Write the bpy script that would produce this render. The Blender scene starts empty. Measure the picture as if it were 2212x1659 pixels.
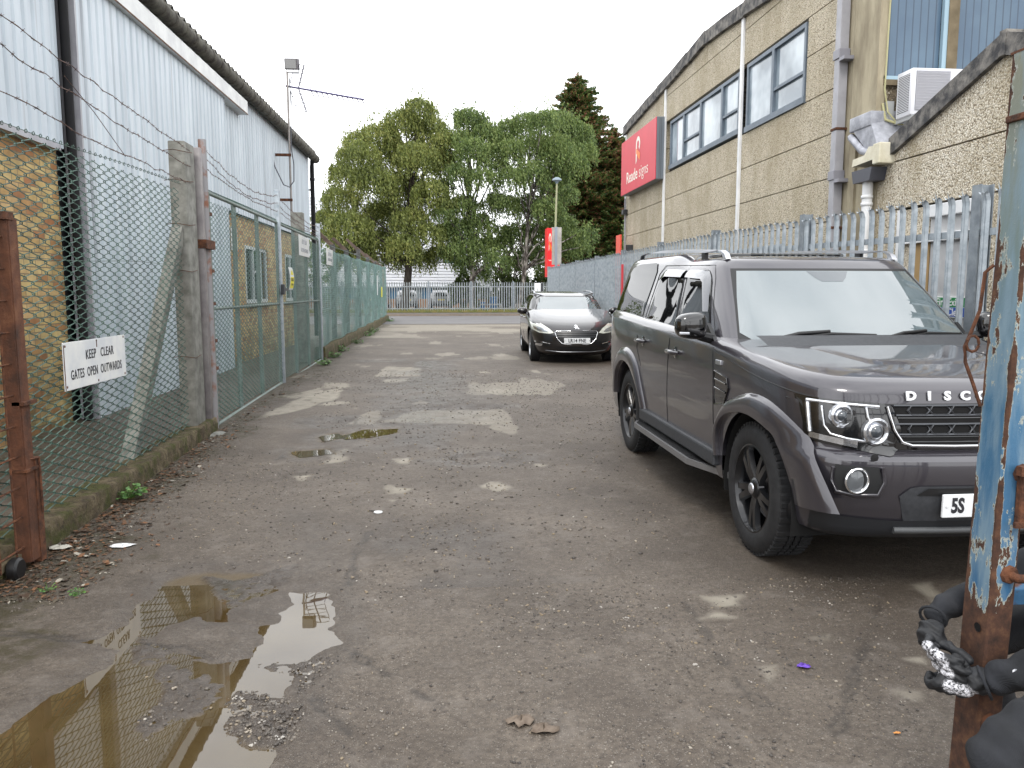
import bpy, bmesh, math, random
import numpy as np
from mathutils import Vector, Matrix, noise as mnoise
random.seed(7); rng = np.random.default_rng(7)
SC = bpy.context.scene; COL = SC.collection
R = math.radians
# ---------------- camera ----------------
PITCH, YAW, HCAM, FPX = R(6.68), R(5.51), 1.55, 1708.0
cam = bpy.data.cameras.new('camera'); cam_o = bpy.data.objects.new('camera', cam); COL.objects.link(cam_o)
cam.sensor_width = 36.0; cam.lens = FPX/2212*36.0; cam.clip_start = .05; cam.clip_end = 2000
cam_o.location = (0, 0, HCAM); cam_o.rotation_euler = (R(90)-PITCH, 0, -YAW)
SC.camera = cam_o
# ---------------- world: bright overcast ----------------
SUN_EL, SUN_AZ = R(50), R(196)          # azimuth clockwise from +Y
w = bpy.data.worlds.new('World'); SC.world = w; w.use_nodes = True
nt = w.node_tree; nt.nodes.clear(); N = nt.nodes.new; L = nt.links.new
out = N('ShaderNodeOutputWorld'); bg = N('ShaderNodeBackground'); bg.inputs[1].default_value = .1
sky = N('ShaderNodeTexSky'); sky.sky_type = 'NISHITA'; sky.sun_disc = False
sky.sun_elevation = SUN_EL; sky.sun_rotation = SUN_AZ; sky.air_density = 1.2; sky.dust_density = 3
tc = N('ShaderNodeTexCoord'); mp = N('ShaderNodeMapping'); mp.inputs['Scale'].default_value = (1.2, 1.2, 3.2)
ns = N('ShaderNodeTexNoise'); ns.inputs['Scale'].default_value = 2.1; ns.inputs['Detail'].default_value = 7; ns.inputs['Roughness'].default_value = .55
rp = N('ShaderNodeValToRGB'); rp.color_ramp.elements[0].position = .3; rp.color_ramp.elements[0].color = (17.5, 18.0, 18.8, 1)
rp.color_ramp.elements[1].position = .62; rp.color_ramp.elements[1].color = (27, 27.2, 27.6, 1)
e = rp.color_ramp.elements.new(.45); e.color = (22.5, 22.9, 23.4, 1)
mx = N('ShaderNodeMix'); mx.data_type = 'RGBA'; mx.inputs[0].default_value = .93
L(tc.outputs['Generated'], mp.inputs[0]); L(mp.outputs[0], ns.inputs['Vector']); L(ns.outputs['Fac'], rp.inputs[0])
L(sky.outputs[0], mx.inputs[6]); L(rp.outputs[0], mx.inputs[7]); L(mx.outputs[2], bg.inputs[0]); L(bg.outputs[0], out.inputs[0])
# ---------------- sun (veiled) ----------------
sl = bpy.data.lights.new('sun', 'SUN'); sl.energy = 1.4; sl.angle = R(14); sl.color = (1, .96, .9)
so = bpy.data.objects.new('sun', sl); COL.objects.link(so)
sd = Vector((math.sin(SUN_AZ)*math.cos(SUN_EL), math.cos(SUN_AZ)*math.cos(SUN_EL), math.sin(SUN_EL)))
so.rotation_euler = sd.to_track_quat('Z', 'Y').to_euler(); so.location = sd*60
SC.view_settings.view_transform = 'Standard'; SC.view_settings.look = 'None'
SC.view_settings.exposure = 0; SC.view_settings.gamma = 1
SC.cycles.max_bounces = 6; SC.cycles.transparent_max_bounces = 8
try: SC.cycles.use_denoising = True
except Exception: pass

# ---------------- photograph-to-place survey (the same pinhole the camera uses) ----------------
def ray(px, py):
    x = (px-1106)/FPX; v = (py-829.5)/FPX
    dx, dy, dz = x, math.cos(PITCH)-v*math.sin(PITCH), -math.sin(PITCH)-v*math.cos(PITCH)
    c, s = math.cos(-YAW), math.sin(-YAW)
    return (c*dx-s*dy, s*dx+c*dy, dz)
def gpx(px, py, z=0.0):
    r = ray(px, py); t = (z-HCAM)/r[2]; return (r[0]*t, r[1]*t)
def ypx(px, py, Y):
    r = ray(px, py); t = Y/r[1]; return (r[0]*t, Y, HCAM+r[2]*t)
def sst(t):
    t = np.clip(t, 0, 1); return t*t*(3-2*t)
def gz(x, y): return .11*sst((np.asarray(y, float)-3.8)/8.2)
def G(y): return float(gz(0, y))

# ---------------- mesh builder ----------------
class MB:
    def __init__(s): s.v = []; s.f = []; s.m = []; s.k = 0
    def add(s, vs, fs):
        o = len(s.v); s.v.extend([tuple(map(float, q)) for q in vs])
        for f in fs: s.f.append(tuple(i+o for i in f)); s.m.append(s.k)
        return s
    def box(s, x0, x1, y0, y1, z0, z1, M=None):
        vs = [(x, y, z) for z in (z0, z1) for y in (y0, y1) for x in (x0, x1)]
        if M is not None: vs = [tuple(M @ Vector(q)) for q in vs]
        return s.add(vs, [(0, 2, 3, 1), (4, 5, 7, 6), (0, 1, 5, 4), (2, 6, 7, 3), (0, 4, 6, 2), (1, 3, 7, 5)])
    def bbox(s, x0, x1, y0, y1, z0, z1, b=.01, M=None):      # chamfered box
        bm = bmesh.new(); bmesh.ops.create_cube(bm, size=1)
        for q in bm.verts: q.co = Vector(((x0+x1)/2+q.co.x*(x1-x0), (y0+y1)/2+q.co.y*(y1-y0), (z0+z1)/2+q.co.z*(z1-z0)))
        bmesh.ops.bevel(bm, geom=bm.edges[:], offset=b, segments=2, affect='EDGES', profile=.5)
        return s.bm(bm, M)
    def bm(s, bm, M=None):
        bm.verts.index_update()
        vs = [tuple(M @ q.co) if M is not None else tuple(q.co) for q in bm.verts]
        s.add(vs, [tuple(x.index for x in f.verts) for f in bm.faces]); bm.free(); return s
    def prism(s, poly, axis, a, b, M=None):                  # polygon in the two other axes, extruded a..b along axis
        n = len(poly)
        def P(q, t):
            q3 = {'x': (t, q[0], q[1]), 'y': (q[0], t, q[1]), 'z': (q[0], q[1], t)}[axis]
            return tuple(M @ Vector(q3)) if M is not None else q3
        vs = [P(q, a) for q in poly]+[P(q, b) for q in poly]
        return s.add(vs, [tuple(range(n)), tuple(range(2*n-1, n-1, -1))]+[(i, i+n, (i+1) % n+n, (i+1) % n) for i in range(n)])
    def tube(s, pts, r, n=6, cap=True, closed=False):
        pts = [Vector(p) for p in pts]; m = len(pts); rr = r if isinstance(r, (list, tuple)) else [r]*m
        vs = []; up = Vector((.13, .21, 1)).normalized()
        for i, p in enumerate(pts):
            if closed: t = pts[(i+1) % m]-pts[i-1]
            else: t = pts[min(i+1, m-1)]-pts[max(i-1, 0)]
            t = t.normalized() if t.length > 1e-9 else Vector((0, 0, 1))
            a = t.cross(up)
            if a.length < .05: a = t.cross(Vector((1, 0, 0)))
            a.normalize(); b = t.cross(a)
            for k in range(n):
                an = 2*math.pi*k/n; vs.append(p+a*(rr[i]*math.cos(an))+b*(rr[i]*math.sin(an)))
        fs = []
        for i in range(m if closed else m-1):
            i2 = (i+1) % m
            for k in range(n):
                k2 = (k+1) % n; fs.append((i*n+k, i*n+k2, i2*n+k2, i2*n+k))
        if cap and not closed: fs += [tuple(range(n-1, -1, -1)), tuple((m-1)*n+k for k in range(n))]
        return s.add(vs, fs)
    def lathe(s, prof, n=32, M=None, closed=False):          # prof (r, h) round the local z axis
        vs = []; m = len(prof)
        for r_, h in prof:
            for k in range(n):
                a = 2*math.pi*k/n; q = Vector((r_*math.cos(a), r_*math.sin(a), h)); vs.append(M @ q if M is not None else q)
        fs = []
        for i in range(m if closed else m-1):
            i2 = (i+1) % m
            for k in range(n):
                k2 = (k+1) % n; fs.append((i*n+k, i*n+k2, i2*n+k2, i2*n+k))
        return s.add(vs, fs)
    def grid(s, P):                                          # P[i][j] points
        a = len(P); b = len(P[0]); vs = [q for row in P for q in row]
        return s.add(vs, [(i*b+j, i*b+j+1, (i+1)*b+j+1, (i+1)*b+j) for i in range(a-1) for j in range(b-1)])
    def build(s, name, mats, parent=None, smooth=None, local=False):
        me = bpy.data.meshes.new(name); off = (0, 0, 0)
        if parent is not None and not local:
            o_ = Vector(); p = parent
            while p is not None: o_ += p.location; p = p.parent
            off = o_
        V = np.array(s.v, float).reshape(-1, 3)-np.array(off)
        me.from_pydata(V.tolist(), [], s.f); 
        if not isinstance(mats, (list, tuple)): mats = [mats]
        for m_ in mats: me.materials.append(m_)
        if len(mats) > 1: me.polygons.foreach_set('material_index', np.array(s.m, dtype=np.int32))
        me.update()
        if smooth is not None:
            me.shade_smooth()
            if smooth < 180: me.set_sharp_from_angle(angle=R(smooth))
        o = bpy.data.objects.new(name, me); COL.objects.link(o); o.parent = parent
        return o
def fixnormals(o):
    bm = bmesh.new(); bm.from_mesh(o.data); bmesh.ops.recalc_face_normals(bm, faces=bm.faces[:]); bm.to_mesh(o.data); bm.free()
def npmesh(name, V, F4, mat, parent=None, attr=None):        # fast quad soup
    me = bpy.data.meshes.new(name); V = np.asarray(V, np.float32); F4 = np.asarray(F4, np.int32)
    if parent is not None: V = V-np.array(parent.location, np.float32)
    k = F4.shape[1]
    me.vertices.add(len(V)); me.vertices.foreach_set('co', V.ravel())
    me.loops.add(F4.size); me.loops.foreach_set('vertex_index', F4.ravel())
    me.polygons.add(len(F4)); me.polygons.foreach_set('loop_start', np.arange(0, F4.size, k, dtype=np.int32))
    me.polygons.foreach_set('loop_total', np.full(len(F4), k, np.int32))
    if attr:
        for nm, arr in attr.items():
            a = me.attributes.new(nm, 'FLOAT', 'POINT'); a.data.foreach_set('value', np.asarray(arr, np.float32))
    me.update(calc_edges=True); me.materials.append(mat)
    o = bpy.data.objects.new(name, me); COL.objects.link(o); o.parent = parent
    return o
def thing(name, label, cat, loc=(0, 0, 0), group=None):
    o = bpy.data.objects.new(name, None); COL.objects.link(o); o.location = loc; o.empty_display_size = .2
    return tag(o, label, cat, group)
def tag(o, label, cat, group=None, kind=None):
    o['label'] = label; o['category'] = cat
    if group: o['group'] = group
    if kind: o['kind'] = kind
    return o
def struct(o, label=None, cat=None):
    o['kind'] = 'structure'
    if label: o['label'] = label; o['category'] = cat
    return o
def copy_tree(o, parent=None):
    c = o.copy(); COL.objects.link(c); c.parent = parent
    for ch in list(o.children): copy_tree(ch, c)
    return c
def text(name, s, size, mat, parent, M, ext=.002, bold=0.0, xs=1.0, align='CENTER', spacing=1.0):
    cu = bpy.data.curves.new(name, 'FONT'); cu.body = s; cu.size = size; cu.extrude = ext; cu.offset = bold
    cu.align_x = align; cu.align_y = 'CENTER'; cu.resolution_u = 3; cu.space_character = spacing
    t = bpy.data.objects.new('t', cu); COL.objects.link(t); dg = bpy.context.evaluated_depsgraph_get(); dg.update()
    me = bpy.data.meshes.new_from_object(t.evaluated_get(dg)); bpy.data.objects.remove(t); bpy.data.curves.remove(cu)
    off = Vector(); p = parent
    while p is not None: off += p.location; p = p.parent
    me.transform(Matrix.Translation(-off) @ M @ Matrix.Diagonal((xs, 1, 1, 1))); me.materials.clear(); me.materials.append(mat)
    me.name = name; o = bpy.data.objects.new(name, me); COL.objects.link(o); o.parent = parent
    return o
def frame(o, ux, uy):                                        # matrix with local x,y along ux,uy at o
    ux = Vector(ux).normalized(); uy = Vector(uy).normalized(); uz = ux.cross(uy)
    return Matrix(((ux.x, uy.x, uz.x, o[0]), (ux.y, uy.y, uz.y, o[1]), (ux.z, uy.z, uz.z, o[2]), (0, 0, 0, 1)))

# ---------------- materials ----------------
def S(r, g, b, k=1.0):
    f = lambda c: ((c/255+.055)/1.055)**2.4 if c > 10 else c/255/12.92
    return (f(r)*k, f(g)*k, f(b)*k, 1)
class Mat:
    def __init__(s, name):
        s.m = bpy.data.materials.new(name); s.m.use_nodes = True; s.t = s.m.node_tree
        s.b = s.t.nodes['Principled BSDF']; s.co = s.n('ShaderNodeTexCoord').outputs['Object']
    def n(s, ty, **kw):
        q = s.t.nodes.new(ty)
        for a, v in kw.items(): setattr(q, a, v)
        return q
    def l(s, a, b): s.t.links.new(a, b)
    def set(s, **kw):
        for a, v in kw.items():
            i = s.b.inputs[a.replace('_', ' ')]
            if hasattr(v, 'is_linked') or isinstance(v, bpy.types.NodeSocket): s.l(v, i)
            else: i.default_value = v
        return s
    def vec(s, scale=(1, 1, 1), rot=(0, 0, 0), loc=(0, 0, 0), src=None):
        q = s.n('ShaderNodeMapping'); q.inputs['Scale'].default_value = scale; q.inputs['Rotation'].default_value = rot; q.inputs['Location'].default_value = loc
        s.l(src or s.co, q.inputs[0]); return q.outputs[0]
    def noise(s, sc, det=3, rough=.55, vec=None, dist=0):
        q = s.n('ShaderNodeTexNoise'); q.inputs['Scale'].default_value = sc; q.inputs['Detail'].default_value = det; q.inputs['Roughness'].default_value = rough
        q.inputs['Distortion'].default_value = dist; s.l(vec or s.co, q.inputs['Vector']); return q.outputs['Fac']
    def vor(s, sc, vec=None, feat='F1', out='Distance'):
        q = s.n('ShaderNodeTexVoronoi', feature=feat); q.inputs['Scale'].default_value = sc; s.l(vec or s.co, q.inputs['Vector']); return q.outputs[out]
    def ramp(s, fac, stops, interp='LINEAR'):
        q = s.n('ShaderNodeValToRGB'); cr = q.color_ramp; cr.interpolation = interp
        while len(cr.elements) < len(stops): cr.elements.new(.5)
        for e_, (p, c) in zip(cr.elements, stops):
            e_.position = p; e_.color = c if len(c) == 4 else (*c, 1)
        s.l(fac, q.inputs[0]); return q.outputs[0]
    def mr(s, fac, a, b, c=0, d=1):
        q = s.n('ShaderNodeMapRange'); s.l(fac, q.inputs[0])
        for i, v in enumerate((a, b, c, d)): q.inputs[i+1].default_value = v
        return q.outputs[0]
    def mix(s, fac, a, b, mode='MIX'):
        q = s.n('ShaderNodeMix'); q.data_type = 'RGBA'; q.blend_type = mode
        for i, v in ((0, fac), (6, a), (7, b)):
            if isinstance(v, bpy.types.NodeSocket): s.l(v, q.inputs[i])
            else: q.inputs[i].default_value = v
        return q.outputs[2]
    def math(s, op, a, b=0.0, c=None):
        q = s.n('ShaderNodeMath', operation=op)
        for i, v in enumerate((a, b) if c is None else (a, b, c)):
            if isinstance(v, bpy.types.NodeSocket): s.l(v, q.inputs[i])
            else: q.inputs[i].default_value = v
        return q.outputs[0]
    def bump(s, h, st=.3, dist=.01):
        q = s.n('ShaderNodeBump'); q.inputs['Strength'].default_value = st; q.inputs['Distance'].default_value = dist
        s.l(h, q.inputs['Height']); s.l(q.outputs[0], s.b.inputs['Normal']); return s
    def attr(s, nm):
        q = s.n('ShaderNodeAttribute'); q.attribute_name = nm; return q.outputs['Fac']
MATS = {}
def plain(name, c1, c2=None, sc=8, rough=.6, metal=0, bump=0, bsc=60, coat=0, ior=1.5, det=4, lo=.35, hi=.65, stretch=(1, 1, 1), rough2=None, spec=None):
    if name in MATS: return MATS[name]
    m = Mat(name); v = m.vec(stretch)
    if c2:
        f = m.noise(sc, det, .6, v); m.set(Base_Color=m.ramp(f, [(lo, c1), (hi, c2)]))
        if rough2 is not None: m.set(Roughness=m.mr(f, lo, hi, rough, rough2))
        else: m.set(Roughness=rough)
    else: m.set(Base_Color=c1, Roughness=rough)
    m.set(Metallic=metal, IOR=ior)
    if coat: m.set(Coat_Weight=coat, Coat_Roughness=.03)
    if bump: m.bump(m.noise(bsc, 4, .6, v), bump, .01)
    MATS[name] = m.m; return m.m

GALV = plain('galvanised', S(146, 156, 164), S(176, 184, 190), 14, .5, .25, .1, 90)
GALVD = plain('galvanised_dull', S(112, 120, 128), S(142, 150, 156), 10, .55, .2, .1, 90)
GREENPVC = plain('green_pvc_wire', S(44, 66, 60), S(74, 102, 90), 3, .45)
TEALPVC = plain('teal_pvc_wire', S(84, 112, 108), S(112, 142, 136), 3, .5)
RUST = plain('rust', S(60, 38, 28), S(112, 70, 46), 22, .85, .1, .5, 120)
RUSTB = plain('rusty_wire', S(70, 58, 54), S(112, 82, 66), 30, .8, .3)
CONC = plain('weathered_concrete', S(104, 104, 98), S(140, 140, 134), 9, .9, 0, .5, 70)
CONCD = plain('dark_concrete', S(70, 70, 70), S(112, 112, 110), 5, .9, 0, .6, 40)
WHITE = plain('white_paint', S(214, 216, 218), S(232, 233, 234), 3, .45)
SIGNW = plain('enamel_sign_white', S(212, 216, 220), S(234, 235, 232), 5, .3)
BLACKT = plain('black_lettering', S(38, 38, 44), rough=.5)
BLACK = plain('black_plastic', S(20, 20, 22), rough=.45)
BLACKG = plain('gloss_black', S(12, 12, 14), rough=.08, coat=1)
DARKG = plain('dark_grey_plastic', S(48, 50, 54), S(58, 60, 64), 40, .55)
GREYP = plain('grey_upvc', S(150, 150, 156), S(166, 166, 172), 4, .45)
CHROME = plain('chrome', S(225, 226, 228), rough=.12, metal=1)
SILVER = plain('satin_silver', S(196, 198, 204), rough=.3, metal=.85)
GLASS = plain('tinted_glass', S(14, 18, 20), rough=.015, ior=1.75)
PLATEW = plain('plate_white', S(228, 230, 232), rough=.25)
RED = plain('red_sign_face', S(204, 22, 52), S(212, 28, 58), 2, .4)
ORANGE = plain('orange_graphic', S(240, 120, 40), rough=.4)
DKPIPE = plain('black_downpipe', S(8, 8, 11), S(18, 17, 21), 6, .85)
def slot(name, c, rough=.5, **k): return plain(name, c, None, rough=rough, **k)
# ================= GROUND =================
def vn(x, y, sc, seed=0):
    x = np.asarray(x)*sc; y = np.asarray(y)*sc; xi = np.floor(x).astype(np.int64); yi = np.floor(y).astype(np.int64)
    fx = x-xi; fy = y-yi; fx = fx*fx*(3-2*fx); fy = fy*fy*(3-2*fy)
    def h(a, b):
        q = (a*374761393+b*668265263+seed*974634777) & 0xffffffff; q = ((q ^ (q >> 13))*1274126177) & 0xffffffff
        return ((q ^ (q >> 16)) & 0xffff)/65535.0
    return (h(xi, yi)*(1-fx)+h(xi+1, yi)*fx)*(1-fy)+(h(xi, yi+1)*(1-fx)+h(xi+1, yi+1)*fx)*fy-.5
def fbm(x, y, sc, seed=0, o=4):
    return sum(vn(x, y, sc*2**i, seed+i)*.5**i for i in range(o))
def sdpoly(X, Y, poly):                                       # >0 inside
    P = np.array(poly); d = np.full(X.shape, 1e9); ins = np.zeros(X.shape, bool)
    for i in range(len(P)):
        a = P[i]; b = P[(i+1) % len(P)]; e = b-a; wx = X-a[0]; wy = Y-a[1]
        t = np.clip((wx*e[0]+wy*e[1])/(e@e+1e-12), 0, 1); d = np.minimum(d, np.hypot(wx-e[0]*t, wy-e[1]*t))
        c = ((a[1] > Y) != (b[1] > Y)) & (X < (b[0]-a[0])*(Y-a[1])/(b[1]-a[1]+1e-12)+a[0]); ins ^= c
    return np.where(ins, d, -d)
def dline(X, Y, pl):
    d = np.full(X.shape, 1e9)
    for a, b in zip(pl[:-1], pl[1:]):
        a = np.array(a); b = np.array(b); e = b-a; wx = X-a[0]; wy = Y-a[1]
        t = np.clip((wx*e[0]+wy*e[1])/(e@e+1e-12), 0, 1); d = np.minimum(d, np.hypot(wx-e[0]*t, wy-e[1]*t))
    return d
def A5(l): return [gpx(x/1.475*.54, (2100+y/1.475)*.54, 0) for x, y in l]
def A6(l):
    o = []
    for x, y in l:
        px, py = 702+x*.3174, 675+y*.3174; q = gpx(px, py, .05); q = gpx(px, py, G(q[1])); o.append(q)
    return o
def AD(l):
    o = []
    for px, py in l:
        q = gpx(px, py, .0); q = gpx(px, py, G(q[1])); o.append(gpx(px, py, G(q[1])))
    return o
xs = np.concatenate([[-500, -150, -60, -30, -15, -9, -7, -5.6], np.arange(-5, -2.45, .15), np.arange(-2.44, 3.95, .019), [4.1, 4.4, 4.8, 6, 9, 14, 25, 50, 120, 500]])
yy = [-300, -80, -30, -10, -4, -1, 0, .5, .8]; q = 1.0
while q < 46: yy.append(q); q += max(.0115, q*q*.00075)
ys = np.array(yy+[48, 52, 56, 60, 70, 90, 130, 220, 500])
X, Y = np.meshgrid(xs, ys); near = (np.abs(X) < 6) & (Y > .5) & (Y < 30)
Z = gz(X, Y); fine = np.where((Y < 24) & near, 1.0, 0.0)
Z = Z+fine*(.0022*(fbm(X, Y, 22, 3, 3)+.35)+.004*(vn(X, Y, 1.6, 9)+.5)*np.where(Y > 4.4, 1, 0.3))
# the big muddy puddle: outline, dry islands, gritty rim
pud = A5([(1790, 215), (1700, 250), (1600, 265), (1420, 262), (1240, 268), (1100, 275), (950, 320), (850, 420), (700, 470), (760, 530), (600, 650), (480, 690), (560, 710), (690, 740), (600, 800), (480, 880), (330, 960), (200, 1040), (0, 1175), (-300, 1330), (-300, 1900), (600, 2300), (1500, 2100), (1690, 1440), (1740, 1260), (1690, 1170), (1750, 1090), (1770, 950), (1900, 790), (2020, 700), (1990, 600), (2010, 470), (1960, 378), (1700, 368), (1640, 340)])
isl = [A5([(910, 690), (1010, 600), (1160, 556), (1250, 585), (1440, 588), (1500, 630), (1480, 685), (1420, 720), (1440, 770), (1290, 792), (1100, 745), (960, 720)]),
       A5([(1380, 520), (1430, 470), (1520, 440), (1640, 400), (1655, 470), (1590, 560), (1480, 575), (1400, 560)])]
grit = [A5([(850, 860), (1000, 800), (1240, 860), (1330, 960), (1330, 1010), (1200, 1110), (1000, 1200), (820, 1290), (780, 1200), (960, 1000)]),
        A5([(1480, 790), (1560, 800), (1740, 822), (1900, 765), (2000, 800), (1860, 900), (1790, 1000), (1760, 960), (1640, 880), (1500, 835)]),
        A5([(1380, 980), (1480, 955), (1620, 1015), (1760, 1060), (1800, 1100), (1720, 1250), (1560, 1330), (1430, 1300), (1290, 1190), (1320, 1060)]),
        A5([(1200, 300), (1400, 330), (1600, 270), (1780, 230), (1700, 350), (1500, 420), (1360, 500), (1240, 420)]),
        A5([(820, 640), (940, 700), (1100, 800), (1000, 800), (850, 840), (740, 800)])]
m = (X > -3) & (X < 1) & (Y > .9) & (Y < 4.6)
xm, ym = X[m], Y[m]
f = sdpoly(xm, ym, pud)+fbm(xm, ym, 7, 21, 4)*.055
for p in isl: f = np.minimum(f, -sdpoly(xm, ym, p)+fbm(xm, ym, 9, 31, 4)*.05)
dep = np.clip(f/.05, -.8, 1.6)*.008
gm = np.zeros_like(f)
for p in grit: gm = np.maximum(gm, sst((sdpoly(xm, ym, p)+.02+fbm(xm, ym, 14, 5, 3)*.03)/.05))
dep = dep*(1-gm)+gm*(.0010+fbm(xm, ym, 42, 77, 3)*.016+fbm(xm, ym, 3, 78, 2)*.008)
Z[m] += -dep
WET = np.zeros_like(X); WET[m] = np.clip(sst((f+.22)/.2)*.5+gm*.9, 0, 1)
MUD = np.zeros_like(X); MUD[m] = sst((f-.03)/.06)*(1-gm)
# small pools and potholes further up the lane
pools = []
for pl in (AD([(745, 940), (790, 926), (860, 923), (850, 934), (800, 945), (750, 948)]), AD([(690, 942), (735, 934), (738, 946), (700, 952)]), AD([(630, 975), (700, 968), (720, 978), (650, 988)])):
    c = np.mean(np.array(pl), 0); lv = G(c[1])-.002
    mm = (np.abs(X-c[0]) < 1) & (np.abs(Y-c[1]) < 1.2); s_ = sdpoly(X[mm], Y[mm], pl)+fbm(X[mm], Y[mm], 8, 2, 3)*.06
    k = sst((s_+.10)/.14); Z[mm] = Z[mm]*(1-k)+k*(lv-.014); WET[mm] = np.maximum(WET[mm], sst((s_+.3)/.3)*.8); MUD[mm] = np.maximum(MUD[mm], k)
    pools.append((pl, lv-.005))
CRK = np.zeros_like(X)
for (px, py, rx, ry, d) in ((1035, 990, .28, .22, .035), (1000, 880, .42, .14, .03), (830, 779, .35, .2, .02), (715, 912, .3, .25, .022)):
    cx, cy = AD([(px, py)])[0]; mm = (np.abs(X-cx) < 1) & (np.abs(Y-cy) < 1)
    rr = np.hypot((X[mm]-cx)/rx, (Y[mm]-cy)/ry)+fbm(X[mm], Y[mm], 7, 8, 3)*.6
    k = sst((1.15-rr)/.35); Z[mm] -= k*d*(.7+fbm(X[mm], Y[mm], 25, 12, 3)*.6); CRK[mm] = np.maximum(CRK[mm], np.exp(-((rr-1)/.18)**2)*.5)
    WET[mm] = np.maximum(WET[mm], sst((2.4-rr)/1.2)*.6)
PAT = np.zeros_like(X)
pats = [A6(p) for p in ([(350, 435), (420, 370), (655, 375), (645, 440)], [(380, 460), (580, 448), (575, 470), (400, 478)], [(370, 745), (640, 665), (1165, 668), (1160, 765), (680, 755)], [(1000, 530), (1150, 512), (1320, 535), (1180, 562), (1080, 550)], [(590, 620), (650, 598), (740, 612), (700, 625)], [(740, 285), (860, 272), (920, 288), (800, 300)], [(1130, 290), (1200, 278), (1265, 290), (1200, 304)], [(0, 480), (130, 480), (175, 508), (0, 515)], [(60, 600), (190, 600), (150, 618), (0, 640), (-60, 630)], [(480, 1000), (560, 990), (595, 1010), (560, 1032), (500, 1025)], [(395, 1200), (450, 1183), (580, 1205), (520, 1235), (400, 1250)], [(440, 1280), (480, 1278), (485, 1310), (445, 1312)], [(1040, 1180), (1120, 1150), (1190, 1155), (1250, 1195), (1150, 1225), (1060, 1200)], [(1430, 1035), (1500, 1040), (1490, 1058), (1440, 1052)], [(1630, 815), (1720, 815), (1700, 828)], [(200, 650), (270, 660), (230, 668)], [(1050, 405), (1110, 400), (1120, 412), (1060, 412)], [(1400, 395), (1440, 390), (1480, 415), (1420, 412)], [(60, 940), (110, 940), (115, 970), (50, 975)], [(10, 1015), (100, 1000), (105, 1020), (15, 1030)])]
pats += [AD(p) for p in ([(1520, 1290), (1600, 1288), (1603, 1312), (1560, 1318), (1600, 1335), (1515, 1338), (1545, 1312)], [(1620, 1436), (1682, 1434), (1686, 1462), (1665, 1475), (1640, 1458)], [(1960, 1262), (2010, 1256), (2080, 1318), (2070, 1345), (2000, 1298)], [(1955, 1424), (1992, 1420), (2000, 1436)], [(1935, 1494), (1978, 1496), (1970, 1510)], [(555, 905), (640, 862), (745, 835), (725, 862), (640, 888)], [(600, 858), (690, 838), (700, 846), (640, 862)], [(705, 978), (745, 972), (745, 1000), (712, 1003)], [(620, 1030), (690, 1022), (660, 1040)], [(1760, 1378), (1790, 1372), (1800, 1384)])]
for i, p in enumerate(pats):
    c = np.mean(np.array(p), 0); mm = (np.abs(X-c[0]) < 3) & (np.abs(Y-c[1]) < 3)
    s_ = sdpoly(X[mm], Y[mm], p)+fbm(X[mm], Y[mm], 5, 40+i, 5)*.09*min(1, c[1]/7+.3)
    PAT[mm] = np.maximum(PAT[mm], sst((s_+.02)/.055)*(.9+.1*math.sin(i*2.3))*np.clip(1.0+fbm(X[mm], Y[mm], 11, 70+i, 4)*.8, 0, 1))
strew = fbm(X, Y*.45, 1.3, 91, 5); PAT = np.maximum(PAT, sst((strew-.33)/.07)*.6*np.where((Y > 7) & near, 1, 0))
PAT = np.maximum(PAT, sst((Y-25+fbm(X, Y, .6, 14, 3)*5)/2)*sst((X+4)/.5)*.75*np.where(Y < 36, 1, 0)*(1-sst((fbm(X*.35, Y, .9, 17, 4)-.12)/.1)*.8))
for pl in (AD([(745, 1400), (800, 1440), (870, 1480), (960, 1530)]), AD([(670, 1500), (690, 1530), (760, 1590), (830, 1659)]), AD([(752, 1265), (770, 1190), (800, 1150)]), AD([(0, 1368), (180, 1385), (330, 1392), (540, 1440)]), AD([(1480, 1300), (1600, 1480), (1650, 1520)]), AD([(640, 975), (560, 1010)]), AD([(1900, 1300), (1850, 1450), (1800, 1600)])):
    mm = near & (Y < 8); d = dline(X[mm], Y[mm], pl)+fbm(X[mm], Y[mm], 9, 60, 4)*.05
    CRK[mm] = np.maximum(CRK[mm], np.exp(-(d/.014)**2)*.9*sst((vn(X[mm], Y[mm], 4, 66)+.55)/.4))
    Z[mm] -= np.exp(-(d/.014)**2)*.006
MOSS = np.zeros_like(X); kd = X+2.33
MOSS = sst((.42-kd+fbm(X, Y, 3, 33, 4)*.6)/.3)*np.where(near | (Y < 45), 1, 0)*np.where(X < -2.0+.6, 1, 0)*1.0
for (px, py, r_) in ((490, 1265, .16), (20, 1410, .2), (210, 1225, .14), (330, 1200, .1)):
    cx, cy = AD([(px, py)])[0]; MOSS = np.maximum(MOSS, sst((r_-np.hypot(X-cx, (Y-cy)*.8)+fbm(X, Y, 8, 3, 3)*.12)/.08)*.9)
MOSS = np.where(X < -2.62, np.clip(.5+fbm(X, Y, 1.2, 5, 3)*1.5+.25, 0, 1), MOSS)
wetz = sst((fbm(X, Y*.7, .9, 55, 4)-.02)/.25)*sst(1-np.abs(X+.15)/1.3)*np.where((Y > 4) & (Y < 17), 1, 0)
WET = np.clip(np.maximum(WET, wetz*.85), 0, 1)
nx, ny = len(xs), len(ys)
V = np.stack([X.ravel(), Y.ravel(), Z.ravel()], 1)
ii = (np.arange(ny-1)[:, None]*nx+np.arange(nx-1)[None, :]).ravel(); F = np.stack([ii, ii+1, ii+1+nx, ii+nx], 1)
gm_ = Mat('worn_tarmac')
fa = gm_.noise(1.1, 5, .6); fb = gm_.noise(38, 4, .7)
c0 = gm_.ramp(fa, [(.3, S(112, 100, 88, .56)), (.7, S(158, 145, 130, .56))])
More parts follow.
